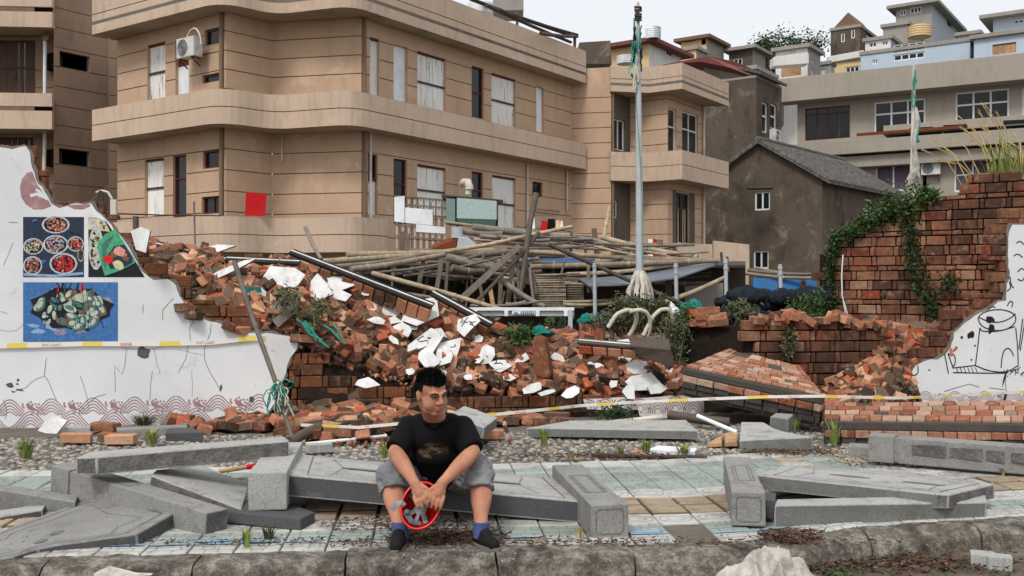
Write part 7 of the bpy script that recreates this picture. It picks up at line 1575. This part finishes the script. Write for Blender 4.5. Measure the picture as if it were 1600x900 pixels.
# ---------------------------------------------------------------- plants, ropes, tape and litter
def blades(mb, c, n, h, spread, w_=.006, r=rnd, droop=.5):
    for i in range(n):
        a = r.random() * 6.28; d = Vector((math.cos(a), math.sin(a), 0)); b = c + d * r.random() * spread * .35; hh = h * r.uniform(.5, 1.1); o = spread * r.uniform(.2, 1.0)
        s = Vector((-d.y, d.x, 0)) * w_ * r.uniform(.6, 1.2); p1 = b + d * o * .35 + Zup * hh * .6; p2 = b + d * o + Zup * hh * (1 - droop * r.random() * .5)
        mb.add([b - s, b + s, p1 + s * .8, p1 - s * .8, p2], [(0, 1, 2, 3), (3, 2, 4)])
for px, py, h, sp, n, lb, m in ((40, 716, .2, .13, 90, 'bushy grass tuft at the left edge of the pebbles', 'grass'), (237, 694, .17, .13, 80, 'grass tuft with seed heads behind the topmost left slab', 'grass'), (600, 716, .16, .07, 50, 'grass tuft just left of the man', 'grass'), (850, 696, .2, .08, 70, 'upright grass tuft before the long low slab', 'grass'), (1010, 707, .14, .08, 50, 'bright grass tuft on the pebbles near a white board', 'grass'),
                             (1068, 708, .09, .14, 50, 'low wide grass tuft beside the white board', 'grass'), (935, 712, .08, .05, 30, 'small grass tuft at the tile edge', 'grass'), (970, 710, .09, .05, 30, 'second small grass tuft at the tile edge', 'grass'), (386, 854, .12, .05, 34, 'grass tuft growing at the kerb left of the man', 'grass'), (420, 842, .1, .07, 34, 'dull grass tuft under the broken dark chunk', 'seaweed'),
                             (1303, 694, .28, .1, 40, 'tall thin grass by the small granite block', 'grass'), (1216, 705, .1, .05, 34, 'grass tuft before the notched granite slab', 'grass'), (1243, 672, .17, .1, 40, 'grass growing against the fallen brick slab', 'grass'), (1568, 744, .1, .05, 20, 'yellow tuft between tiles near the right edge', 'dry_grass'), (900, 722, .05, .1, 30, 'thin moss tuft at the top tile row', 'dry_grass'),
                             (520, 690, .12, .1, 50, 'green weeds among bricks left of the man', 'grass'), (905, 840, .08, .03, 14, 'weed growing in a tile joint by the post head', 'dry_grass'), (1130, 700, .16, .03, 14, 'single green weed by the yellow wood', 'leaf'), (225, 664, .14, .25, 110, 'matted dry weeds at the foot of the painted wall', 'seaweed')):
    mb = MB(); blades(mb, G(px, py), n, h, sp); tag(mb.build('grass_tuft', M[m]), lb, 'grass tuft', 'grass tufts on the pavement')
def leafcloud(mb, pts, n, rad, size, r=rnd, flat_=1.0):
    for i in range(n):
        a, b, t = r.choice(pts[:-1]), None, r.random(); k = pts.index(a); c = Vector(a).lerp(Vector(pts[k + 1]), t)
        rr_ = rad if not isinstance(rad, (list, tuple)) else rad[k] * (1 - t) + rad[k + 1] * t
        c += Vector((r.gauss(0, 1), r.gauss(0, 1) * flat_, r.gauss(0, 1))) * rr_ * .5
        u = Vector((r.gauss(0, 1), r.gauss(0, 1), r.gauss(0, .6))).normalized(); v = u.cross(Vector((r.gauss(0, 1), r.gauss(0, 1), r.gauss(0, 1)))).normalized(); s = size * r.uniform(.6, 1.3)
        mb.add([c - u * s, c + v * s * .5, c + u * s, c - v * s * .5], [(0, 1, 2, 3)])
def vine(label, px_pts, n, rad, size, mat='leaf', plane=None, off=.08, name='creeper'):
    pts = [tuple((plane or wall_pt)(x, y, off)) for x, y in px_pts]
    root = empty(name, pts[-1], label, 'vine', 'creepers on the tall brick wall'); mb = MB(); mb.tube([Vector(p) for p in pts], .012, 5); mb.build('stem', M['bark'], root)
    mb = MB(); leafcloud(mb, pts, n, rad, size, flat_=.5); mb.build('foliage', M[mat], root)
vine('thick green creeper along the sloping top of the tall brick wall', [(1302, 372), (1335, 362), (1362, 345), (1385, 330), (1410, 318), (1440, 305), (1466, 302)], 1900, [.1, .1, .14, .2, .22, .16, .06], .03)
vine('hanging creeper strand in the middle of the tall brick wall', [(1408, 325), (1424, 345), (1426, 380), (1432, 410), (1440, 440), (1455, 470), (1462, 495)], 950, [.2, .14, .12, .14, .2, .16, .08], .03, 'leaf_dark')
vine('narrow creeper at the left end of the tall brick wall', [(1308, 378), (1302, 400), (1298, 430), (1300, 470), (1304, 500)], 900, [.12, .09, .08, .12, .1], .028, 'leaf_dark')
vine('sparse creeper near the broken edge of the line drawing wall', [(1480, 430), (1485, 448), (1495, 440)], 220, .16, .026, 'leaf_dark')
vine('grey green seaweed clump hanging on the low brick wall', [(1232, 518), (1230, 535), (1226, 556)], 420, [.06, .09, .05], .03, 'seaweed', lambda x, y, o: WP(x, y, .06))
rw_ = MB()                                                # a pale cable hanging on the wall
tag(MB().tube([wall_pt(1319, 398, .05), wall_pt(1317, 430, .05), wall_pt(1318, 462, .06), wall_pt(1326, 490, .06), wall_pt(1329, 512, .06), wall_pt(1325, 500, .07), wall_pt(1320, 470, .07)], .01, 6).build('cable', M['white_paint']), 'white looped cable hanging on the tall brick wall', 'cable')
for i, (x, y) in enumerate(((1505, 290), (1520, 283), (1535, 276), (1552, 272), (1570, 270), (1590, 268))):   # reeds growing on and behind the wall top
    root = empty('reed_grass', wall_pt(x, y, -.3), ('leaning reeds above the broken brick top, left end', 'reeds second from the left on the brick wall top', 'bent reeds before the grey house window', 'dry reeds beside the curtained window', 'dense reeds near the right edge on the wall', 'rightmost reeds with long stalks on the wall')[i], 'reeds', 'reeds on the brick wall'); st_ = MB(); pl = MB(); lf_ = MB()
    for k in range(2 if i < 3 else 5):
        b = wall_pt(x + rnd.uniform(-8, 8), y + 6, -.3); tip = wall_pt(x + rnd.uniform(-75, -20) if i < 4 else x + rnd.uniform(-50, 20), y - rnd.uniform(50, 120) * (1 if i > 1 else .7), -.4); mid = b.lerp(tip, .55) + Vector((.06, 0, .1))
        st_.tube([b, mid, tip], [.007, .006, .003], 5)
        for q in range(26): t = .6 + .4 * q / 26; c = mid.lerp(tip, (t - .55) / .45); d = (tip - mid).normalized() * .09 + Vector((rnd.gauss(0, .012), rnd.gauss(0, .012), -.02)); s = Vector((.004, 0, .002)); pl.add([c - s, c + s, c + d], [(0, 1, 2)])
    blades(lf_, wall_pt(x, y + 4, -.3), 26 if i > 2 else 8, .6 if i > 2 else .3, .4, .008); st_.build('stalk', M['dry_grass'], root); tag(pl.build('plume', M['dry_grass'], root), kind='stuff'); lf_.build('blade', M['grass'], root)
# weeds and seaweed round the flagpole foot and behind the heap
def weed(name, label, px, py, z, w_, h, n, mat, size=.035, cat='plant'):
    root = empty(name, P(px, py + h / 2, z), label, cat, 'weeds behind the heap'); mb = MB(); st_ = MB(); k = z / FPX
    for i in range(max(6, n // 50)):
        a = P(px + rnd.uniform(-.4, .4) * w_, py + h / 2, z + rnd.uniform(-.2, .2)); b = P(px + rnd.uniform(-.5, .5) * w_, py - h * rnd.uniform(.1, .5), z + rnd.uniform(-.25, .25)); m_ = a.lerp(b, .5) + Vector((rnd.uniform(-.08, .08), 0, .1)); st_.tube([a, m_, b], .006, 4)
        for q in range(50): t = rnd.random(); c = a.lerp(m_, t * 2) if t < .5 else m_.lerp(b, t * 2 - 1); c += Vector((rnd.gauss(0, .05), rnd.gauss(0, .05), rnd.gauss(0, .04))); u = Vector((rnd.gauss(0, 1), rnd.gauss(0, 1), rnd.gauss(-.4, .8))).normalized(); v = u.cross(Vector((rnd.gauss(0, 1), rnd.gauss(0, 1), 1))).normalized(); s = size * rnd.uniform(.5, 1.3); mb.add([c - u * s, c + v * s * .3, c + u * s, c - v * s * .3], [(0, 1, 2, 3)])
    st_.build('stem', M['seaweed'], root); mb.build('foliage', M[mat], root)
for a in (('seaweed_heap', 'big heap of grey green seaweed at the flagpole foot', 1003, 488, 12.95, 90, 60, 2000, 'seaweed'), ('seaweed_heap', 'seaweed trailing down beside the third hawser loop', 1055, 530, 12.3, 44, 80, 1100, 'seaweed'), ('seaweed_heap', 'low seaweed left of the hawser loops', 955, 505, 12.9, 50, 36, 700, 'seaweed'), ('weed_plant', 'weeds in front of the dark net pile by the blue panel', 1165, 490, 12.6, 60, 40, 500, 'seaweed'), ('weed_plant', 'green weeds at the corner of the tall brick wall', 1262, 482, 13, 60, 44, 800, 'leaf'),
          ('weed_plant', 'broad green leaves beside the steel rail leg', 812, 525, 11.9, 22, 26, 260, 'leaf', .05), ('weed_plant', 'small green plant right of the steel rail', 868, 500, 13.2, 40, 24, 300, 'leaf'), ('weed_plant', 'green plants in the dark below the stage, left', 715, 440, 16.5, 50, 40, 500, 'leaf_dark', .06), ('weed_plant', 'dry twiggy weeds with teal string on the heap', 500, 490, 11.0, 50, 40, 300, 'seaweed'), ('weed_plant', 'twigs over the grey plaster lump', 452, 470, 11.0, 36, 40, 160, 'seaweed'), ('weed_plant', 'green weeds beside the small brick stack', 1075, 495, 12.5, 40, 24, 400, 'leaf'), ('palm_frond', 'dark green palm frond lying under the wave painted strip', 960, 652, 10.5, 80, 5, 200, 'leaf_dark', .04)): weed(*a)
# nets and sacks
def lump(name, label, px, py, z, w_, h, mat, cat, seed=0, dep=.4, amp=.06):
    k = z / FPX; mb = MB(); c = P(px, py, z); r = random.Random(seed)
    for i in range(9): mb.ball(c + Vector((r.uniform(-.4, .4) * w_ * k, r.uniform(-.3, .3) * dep, r.uniform(-.35, .25) * h * k)), (w_ * k * r.uniform(.18, .3), dep * .4, h * k * r.uniform(.22, .36)), 12, 8)
    root = empty(name, c - Vector((0, 0, h * k / 2)), label, cat); fold = lambda q, nn: amp * (mnoise.noise(q * 7 + Vector((seed, 0, 0))) + .6 * abs(mnoise.noise(q * 16 + Vector((0, seed, 0)))))
    remesh(mb, 'folded_mass', [M[mat]], max(.012, h * k * .03), root, 3, fold); return root
lump('fishing_net', 'dark net pile in front of the blue panel', 1210, 470, 13.6, 140, 44, 'net_dark', 'net', 3, .5); lump('fishing_net', 'dark net mass under the small brick stack and weeds', 1150, 498, 13.2, 90, 30, 'net_dark', 'net', 4)
lump('fishing_net', 'teal net beside the steel rail leg', 835, 518, 12.2, 46, 14, 'net_teal', 'net', 5, .3, .04); lump('fishing_net', 'teal net by the white sack behind the brick stack', 1080, 482, 12.9, 40, 26, 'net_teal', 'net', 6, .3, .04); lump('fishing_net', 'teal net bundle behind the left hawser loop', 923, 500, 13.3, 32, 18, 'net_teal', 'net', 7, .3, .04); lump('fishing_net', 'dark net lying behind the low heap', 880, 516, 12.7, 60, 20, 'net_dark', 'net', 8, .3, .04)
lump('sack', 'small white sack behind the third hawser loop', 1055, 482, 12.8, 16, 26, 'white_paint', 'sack', 9, .2, .02)
sk = empty('sack', Vector((1.36, 5.3, -.128)), 'dirty white sack crumpled on the road against the kerb', 'sack'); mb = MB(); nx, ny = 64, 44; vs = []; sc_ = Vector((1.36, 5.3, -.128))
FOLDS = [((-.2, -.05), (.0, .07), .11, .035), ((0, .07), (.1, -.02), .13, .04), ((.1, -.02), (.24, -.1), .09, .035), ((-.05, .05), (-.1, -.16), .07, .03), ((.02, .05), (.05, -.17), .08, .03), ((.12, -.03), (.15, -.2), .05, .03), ((.0, .08), (.2, .06), .09, .04), ((-.22, .0), (-.12, -.12), .05, .025), ((-.12, .06), (-.24, .1), .05, .03)]
for i in range(nx):
    for j in range(ny):
        u, v = 2 * i / (nx - 1) - 1, 2 * j / (ny - 1) - 1; rr0 = math.hypot(u, v); an = math.atan2(v, u); k = 1 + .18 * math.sin(3 * an + 1) + .12 * math.sin(5 * an)
        x, y = u * .25 * k, v * .2 * k; q = Vector((x, y, 0)); w2_ = mnoise.noise_vector(q * 8) * .03; xx, yy = x + w2_.x, y + w2_.y; fall = max(0, 1 - rr0 ** 3); h = .05 * fall
        for (ax_, ay_), (bx_, by_), hh, wd in FOLDS:
            dx, dy = bx_ - ax_, by_ - ay_; t = max(0, min(1, ((xx - ax_) * dx + (yy - ay_) * dy) / (dx * dx + dy * dy))); dd = math.hypot(xx - ax_ - t * dx, yy - ay_ - t * dy); h = max(h, .03 * fall + hh * math.exp(-(dd / wd) ** 1.3) * fall ** .4)
        h += fall ** .5 * (.012 * (1 - 2 * abs(mnoise.noise(Vector((x * 14, y * 6, 3))))) + .004 * (1 - 2 * abs(mnoise.noise(Vector((x * 34 + y * 12, y * 18, 7))))))
        vs.append(sc_ + Vector((x, y, max(.003, h * 1.2))))
mb.add(vs, [(i * ny + j, (i + 1) * ny + j, (i + 1) * ny + j + 1, i * ny + j + 1) for i in range(nx - 1) for j in range(ny - 1)], True); mb.build('crumpled_cloth', M['sack'], sk)
# leaning bamboo with teal rope, tape
bpole = pole('long brown bamboo leaning on the heap, tied with teal rope', [(366, 409, 10.35), (392, 490, 10.1), (428, 590, 9.8), (459, 692, 9.42)], 4.2, 'bamboo_grey', group='leaning bamboo')
tr = empty('rope_tangle', P(440, 640, 9.55), 'teal and pale rope tangle tied on the leaning bamboo', 'rope'); rr = random.Random(2)
for i in range(22):
    x, y = 436 + rr.uniform(-6, 6), 600 + rr.uniform(-6, 8); pts = [P(x, y, 9.6)]
    for k in range(6): x += rr.uniform(-7, 7); y += rr.uniform(-2, 13); pts.append(P(x, y, 9.58 + rr.uniform(-.06, .06)))
    mb = MB(); mb.tube(pts, rr.uniform(.004, .009), 5); mb.build('strand', M['rope_teal' if i % 3 else 'rope_pale'], tr)
mb = MB(); mb.ball(P(434, 604, 9.68), (.05, .05, .05), 10, 7); mb.build('knot', M['rope_pale'], tr)
for i in range(7):
    x, y = 480 + rr.uniform(-20, 40), 505 + rr.uniform(-10, 20); mb = MB(); mb.tube([P(x, y, 10.9), P(x + rr.uniform(4, 16), y + rr.uniform(4, 14), 10.85), P(x + rr.uniform(14, 28), y + rr.uniform(16, 34), 10.85)], .012, 5); tag(mb.build('rope_scrap', M['rope_teal']), 'scrap of teal rope on the heap right of the leaning bamboo', 'rope', 'teal rope scraps')
n = NT('tape_yellow'); n.col(L(226, 204, 96)).set(.4, .4); M['tape_yellow'] = n.m; n = NT('tape_white'); n.col(L(226, 222, 214)).set(.4, .4); M['tape_white'] = n.m; flat('tape_red', 206, 120, 112, .5, .3)
def tape(label, pts, w_, text_upto=0, flipped=True):
    """barrier tape along 3-D points: white with yellow blocks and red lettering"""
    root = empty('barrier_tape', pts[0], label, 'barrier tape', 'barrier tape'); q = [pts[0]]; mb = MB()
    for a, b in zip(pts, pts[1:]):
        n_ = max(1, int((b - a).length / .09))
        for i in range(1, n_ + 1): q.append(a.lerp(b, i / n_))
    vs = []; tw = 0
    for i, p in enumerate(q): wv_ = mnoise.noise(p * 1.3) * .25; u = Vector((0, -abs(wv_) * .6, 1)).normalized() * w_ / 2; vs += [p - u, p + u]
    mb.v = vs; 
    for i in range(len(q) - 1): mb.f.append([2 * i, 2 * i + 2, 2 * i + 3, 2 * i + 1]); mb.m.append(1 if i % 8 in (2, 3) else 0); mb.sm.append(True)
    mb.build('tape_strip', [M['tape_white'], M['tape_yellow']], root)
    for k in range(text_upto):
        i = 5 + 8 * k
        if i + 3 >= len(q): break
        c = (q[i] + q[min(i + 3, len(q) - 1)]) / 2; d = (q[i + 3] - q[i]).normalized(); cu = bpy.data.curves.new('lettering', 'FONT'); cu.body = 'LIMIT LINE' if k % 2 == 0 else '警戒线'; cu.size = w_ * .8; cu.align_x = 'CENTER'; cu.align_y = 'CENTER'
        to = bpy.data.objects.new('tape_lettering', cu); COL.objects.link(to); dg = bpy.context.evaluated_depsgraph_get(); me = bpy.data.meshes.new_from_object(to.evaluated_get(dg)); bpy.data.objects.remove(to); me.materials.clear(); me.materials.append(M['tape_red'])
        o = link('tape_lettering', me, root); nn = d.cross(Zup).normalized(); rot = Matrix((-d, -Zup, nn)).transposed() if flipped else Matrix((d, Zup, nn)).transposed()
        o.matrix_local = Matrix.Translation(c + nn * .003 - ORG[root.name]) @ rot.to_4x4()
tape('white and yellow barrier tape stretched along the painted wall', [WP(x, y, .03) for x, y in ((-20, 541), (60, 539), (130, 537), (250, 537), (330, 535), (400, 528))] + [P(418, 530, 10.0), P(426, 560, 9.88), P(436, 600, 9.7)], .05, 9)
tape('white and yellow barrier tape stretched from the man to the line drawing wall', [P(470, 664, 9.5), P(560, 668, 9.4), P(730, 652, 9.3), P(850, 640, 9.6), P(905, 634, 10.2), P(1000, 628, 10.4), P(1090, 624, 10.3), P(1200, 620, 10), P(1280, 619, 9.95), P(1400, 622, 10.6), P(1480, 619, 11.4), P(1570, 614, 12), P(1650, 610, 12.4)], .03, 15)
# sticks, boards and small finds
def stick(name, label, pts, r, mat, cat='stick', grp=None): mb = MB(); mb.tube([P(*p) for p in pts], r, 8); tag(mb.build(name, M[mat]), label, cat, grp)
stick('pipe', 'white plastic pipe slanting to the pebbles under the tilted brick slab', [(1090, 650, 9.9), (1152, 676, 9.5)], .022, 'white_paint', 'pipe'); stick('pipe', 'thin white pipe lying on the pebbles left of the man', [(478, 694, 9.2), (604, 681, 9.5)], .016, 'white_paint', 'pipe')
stick('driftwood', 'brown bent driftwood left of the man behind the slabs', [(455, 690, 9.2), (475, 678, 9.3), (500, 667, 9.5)], .05, 'timber', 'wood'); stick('driftwood', 'long thin dark stick along the upper tile edge', [(925, 711, 8.6), (1000, 714, 8.55), (1105, 714, 8.5)], .016, 'timber_dark', 'wood'); stick('driftwood', 'pale bark strip under the wave painted strip', [(945, 662, 10.3), (1000, 656, 10.4), (1034, 652, 10.5)], .03, 'pvc', 'wood'); stick('driftwood', 'grey log lying right of the wave painted strip', [(1045, 648, 10.6), (1100, 656, 10.4), (1140, 660, 10.3)], .05, 'timber', 'wood')
for lb, pts, m in (('white board lying on the pebbles among grass', ((1010, 703, 8.9), (1085, 706, 8.8), (1090, 700, 9.0), (1030, 697, 9.1)), 'white_paint'), ('splintered yellow wood before the notched slab', ((1105, 692, 9.2), (1152, 690, 9.1), (1155, 675, 9.5), (1135, 676, 9.5)), 'fresh_wood'), ('short brown board in the pebbles near the white one', ((985, 708, 8.8), (1012, 709, 8.75), (1010, 703, 8.9), (990, 703, 8.9)), 'fresh_wood')):
    mb = MB(); mb.prism([P(*p) for p in pts], (0, 0, -.04)); tag(mb.build('board_scrap', M[m], bevel=.004, rough=.012), lb, 'board')
to = empty('broom_handle', P(370, 733, 7.4), 'wooden handle with red tip poking out under the left slabs', 'handle'); mb = MB(); mb.tube([P(342, 737, 7.5), P(386, 730, 7.6)], .016, 8); mb.build('shaft', M['fresh_wood'], to); mb = MB(); mb.tube([P(386, 730, 7.6), P(399, 728, 7.6)], .02, 8); mb.build('red_tip', M['red_cloth'], to)
mb = MB(); mb.prism([P(146, 895, 5.1), P(170, 891, 5.1), P(212, 897, 5.05), P(240, 904, 5.0), P(150, 908, 5.0)], (0, .03, .01)); tag(mb.build('board_scrap', M['sack'], bevel=.01, rough=.02), 'flaking white board end on the road at the bottom left', 'board')
lp = empty('wall_lamp', P(176, 330, 14.5), 'white lamp box on a bent pipe with black cable above the painted wall', 'lamp'); z = 14.5
mb = MB(); mb.tube([P(150, 301, z), P(158, 298, z), P(168, 300, z), P(175, 311, z)], .018, 8); mb.build('bent_pipe', M['pvc'], lp); mb = MB(); mb.bar(P(178, 312, z), P(178, 336, z), .085, .08, Vector((0, -1, 0))); mb.build('lamp_box', M['pvc'], lp, .01); mb = MB(); mb.tube([P(157 + 4 * math.cos(a * .6), 309 + 11 * math.sin(a * .6), z - .02) for a in range(24)], .012, 6); mb.build('cable_coil', M['metal_dark'], lp)
for lb, pts in (('black cable running along the terrace wall top', ((130, 325, 14), (183, 278, 20))), ('black cable stretched above the broken painted wall', ((160, 333, 15), (250, 336, 16), (345, 337, 20)))): stick('cable', lb, pts, .012, 'metal_dark', 'cable', 'black cables')
for lb, x, y, zz in (('small upright stake on the terrace wall left of the thin bamboo', 212, 346, 16),): stick('timber_stake', lb, ((x, y - 8, zz), (x, y + 12, zz)), .05, 'timber', 'stake')
# leaf and twig litter
def litter(name, label, areas, mats, ln=.032):
    for m in mats:
        mb = MB()
        for (x0, x1, y0, y1, h, cnt, pile) in areas:
            for i in range(cnt):
                x, y = rnd.triangular(x0, x1), rnd.triangular(y0, y1); c = G(x, y, h); c.z += .004 + rnd.random() * pile; a = rnd.random() * 6.28; d = Vector((math.cos(a), math.sin(a), rnd.gauss(0, .25))) * ln * rnd.uniform(.3, 1.2); s = Vector((-d.y, d.x, 0)).normalized() * rnd.uniform(.0015, .006); e = Vector((0, 0, rnd.uniform(.002, .008)))
                mb.add([c - d / 2 - s, c + d / 2 - s * .4, c + d / 2 + s * .4 + e, c - d / 2 + s + e], [(0, 1, 2, 3)])
        tag(mb.build(name, M[m]), label + (' (darker pieces)' if m != mats[0] else ''), 'litter', kind='stuff')
litter('twig_litter', 'brown twigs and leaf litter along kerb, feet and tiles', [(590, 800, 826, 856, .005, 800, .015), (1180, 1290, 830, 850, .005, 600, .02), (0, 1600, 840, 858, .005, 500, .01), (1150, 1330, 700, 716, 0, 500, .03), (700, 1130, 708, 720, 0, 400, .02), (1280, 1500, 712, 735, .005, 220, .02), (480, 800, 806, 834, .005, 300, .01), (1230, 1620, 866, 900, -.125, 700, .02), (980, 1350, 878, 900, -.125, 500, .02)], ['litter', 'litter_dark'])
mb = MB()
for i in range(240):
    x, y = (rnd.uniform(1240, 1600), rnd.uniform(872, 900)) if i % 3 else (rnd.uniform(1240, 1340), rnd.uniform(880, 900)); c = G(x, y, -.12); a = rnd.random() * 6.28; s = rnd.uniform(.012, .035); u = Vector((math.cos(a), math.sin(a), rnd.gauss(0, .3))) * s; v = Vector((-u.y, u.x, rnd.gauss(0, .006))) * .45; mb.add([c - u, c + v, c + u, c - v], [(0, 1, 2, 3)])
tag(mb.build('fallen_leaves', M['leaf']), 'green leaves fallen on the muddy road beside the kerb', 'leaves', kind='stuff')
mb = MB()
for i in range(160):
    x, y = (rnd.uniform(620, 820), rnd.uniform(832, 878)) if i % 2 else (rnd.uniform(200, 1600), rnd.uniform(700, 720)); c = G(x, y, .005); c.z += .004; s = rnd.uniform(.002, .007); mb.ball(c, (s, s * .6, s * .3), 6, 4)
tag(mb.build('grit', M['plaster_chip']), 'pale grit and shell crumbs on kerb and pebbles', 'grit', kind='stuff')
# small broken crumbs at the heap foot
mb = MB()
for i in range(900):
    x, y = rnd.triangular(430, 800, 560), rnd.triangular(640, 700, 668); c = G(x, y); s = rnd.uniform(.008, .035); q = Euler((rnd.random() * 6, rnd.random() * 6, rnd.random() * 6)).to_matrix(); mb.box(c + Vector((0, 0, s * .3 + max(0, heap(c.x, c.y)))), (s * 1.6, s, s * .8), q)
tag(mb.build('brick_crumbs', M['brick']), 'small broken brick crumbs strewn before the heap', 'rubble', kind='stuff')
# trees on the hill
for lb, px, py, z, h, w_ in (('bushy dark tree left of the white balcony house', 1213, 94, 98, 3.8, 3.0), ('second dark tree touching the white balcony house', 1248, 84, 102, 3.4, 3.0), ('small dark tree behind the hut with blue patch', 1200, 86, 104, 2.4, 1.6)):
    c = P(px, py, z); root = empty('hill_tree', c - Vector((0, 0, h * 1.6)), lb, 'tree', 'trees on the hill'); mb = MB(); mb.tube([c - Vector((0, 0, h * 1.6)), c - Vector((.2, 0, h * .5)), c], [.28, .2, .08], 8)
    for i in range(6): a = i * 1.05; mb.tube([c - Vector((.1, 0, h * .5)), c + Vector((math.cos(a) * w_ * .4, math.sin(a) * w_ * .4, h * .1 * (i % 3)))], [.1, .03], 6)
    mb.build('trunk', M['bark'], root); mb = MB()
    for k in range(16):
        a = rnd.random() * 6.28; q = rnd.random() ** .5 * w_ * .8; cc = c + Vector((math.cos(a) * q, math.sin(a) * q * .8, rnd.uniform(-.45, .45) * h)); leafcloud(mb, [tuple(cc), tuple(cc + Vector((.1, 0, .1)))], 130, rnd.uniform(.6, 1.3), .16)
    mb.build('crown', M['tree_leaf'], root)
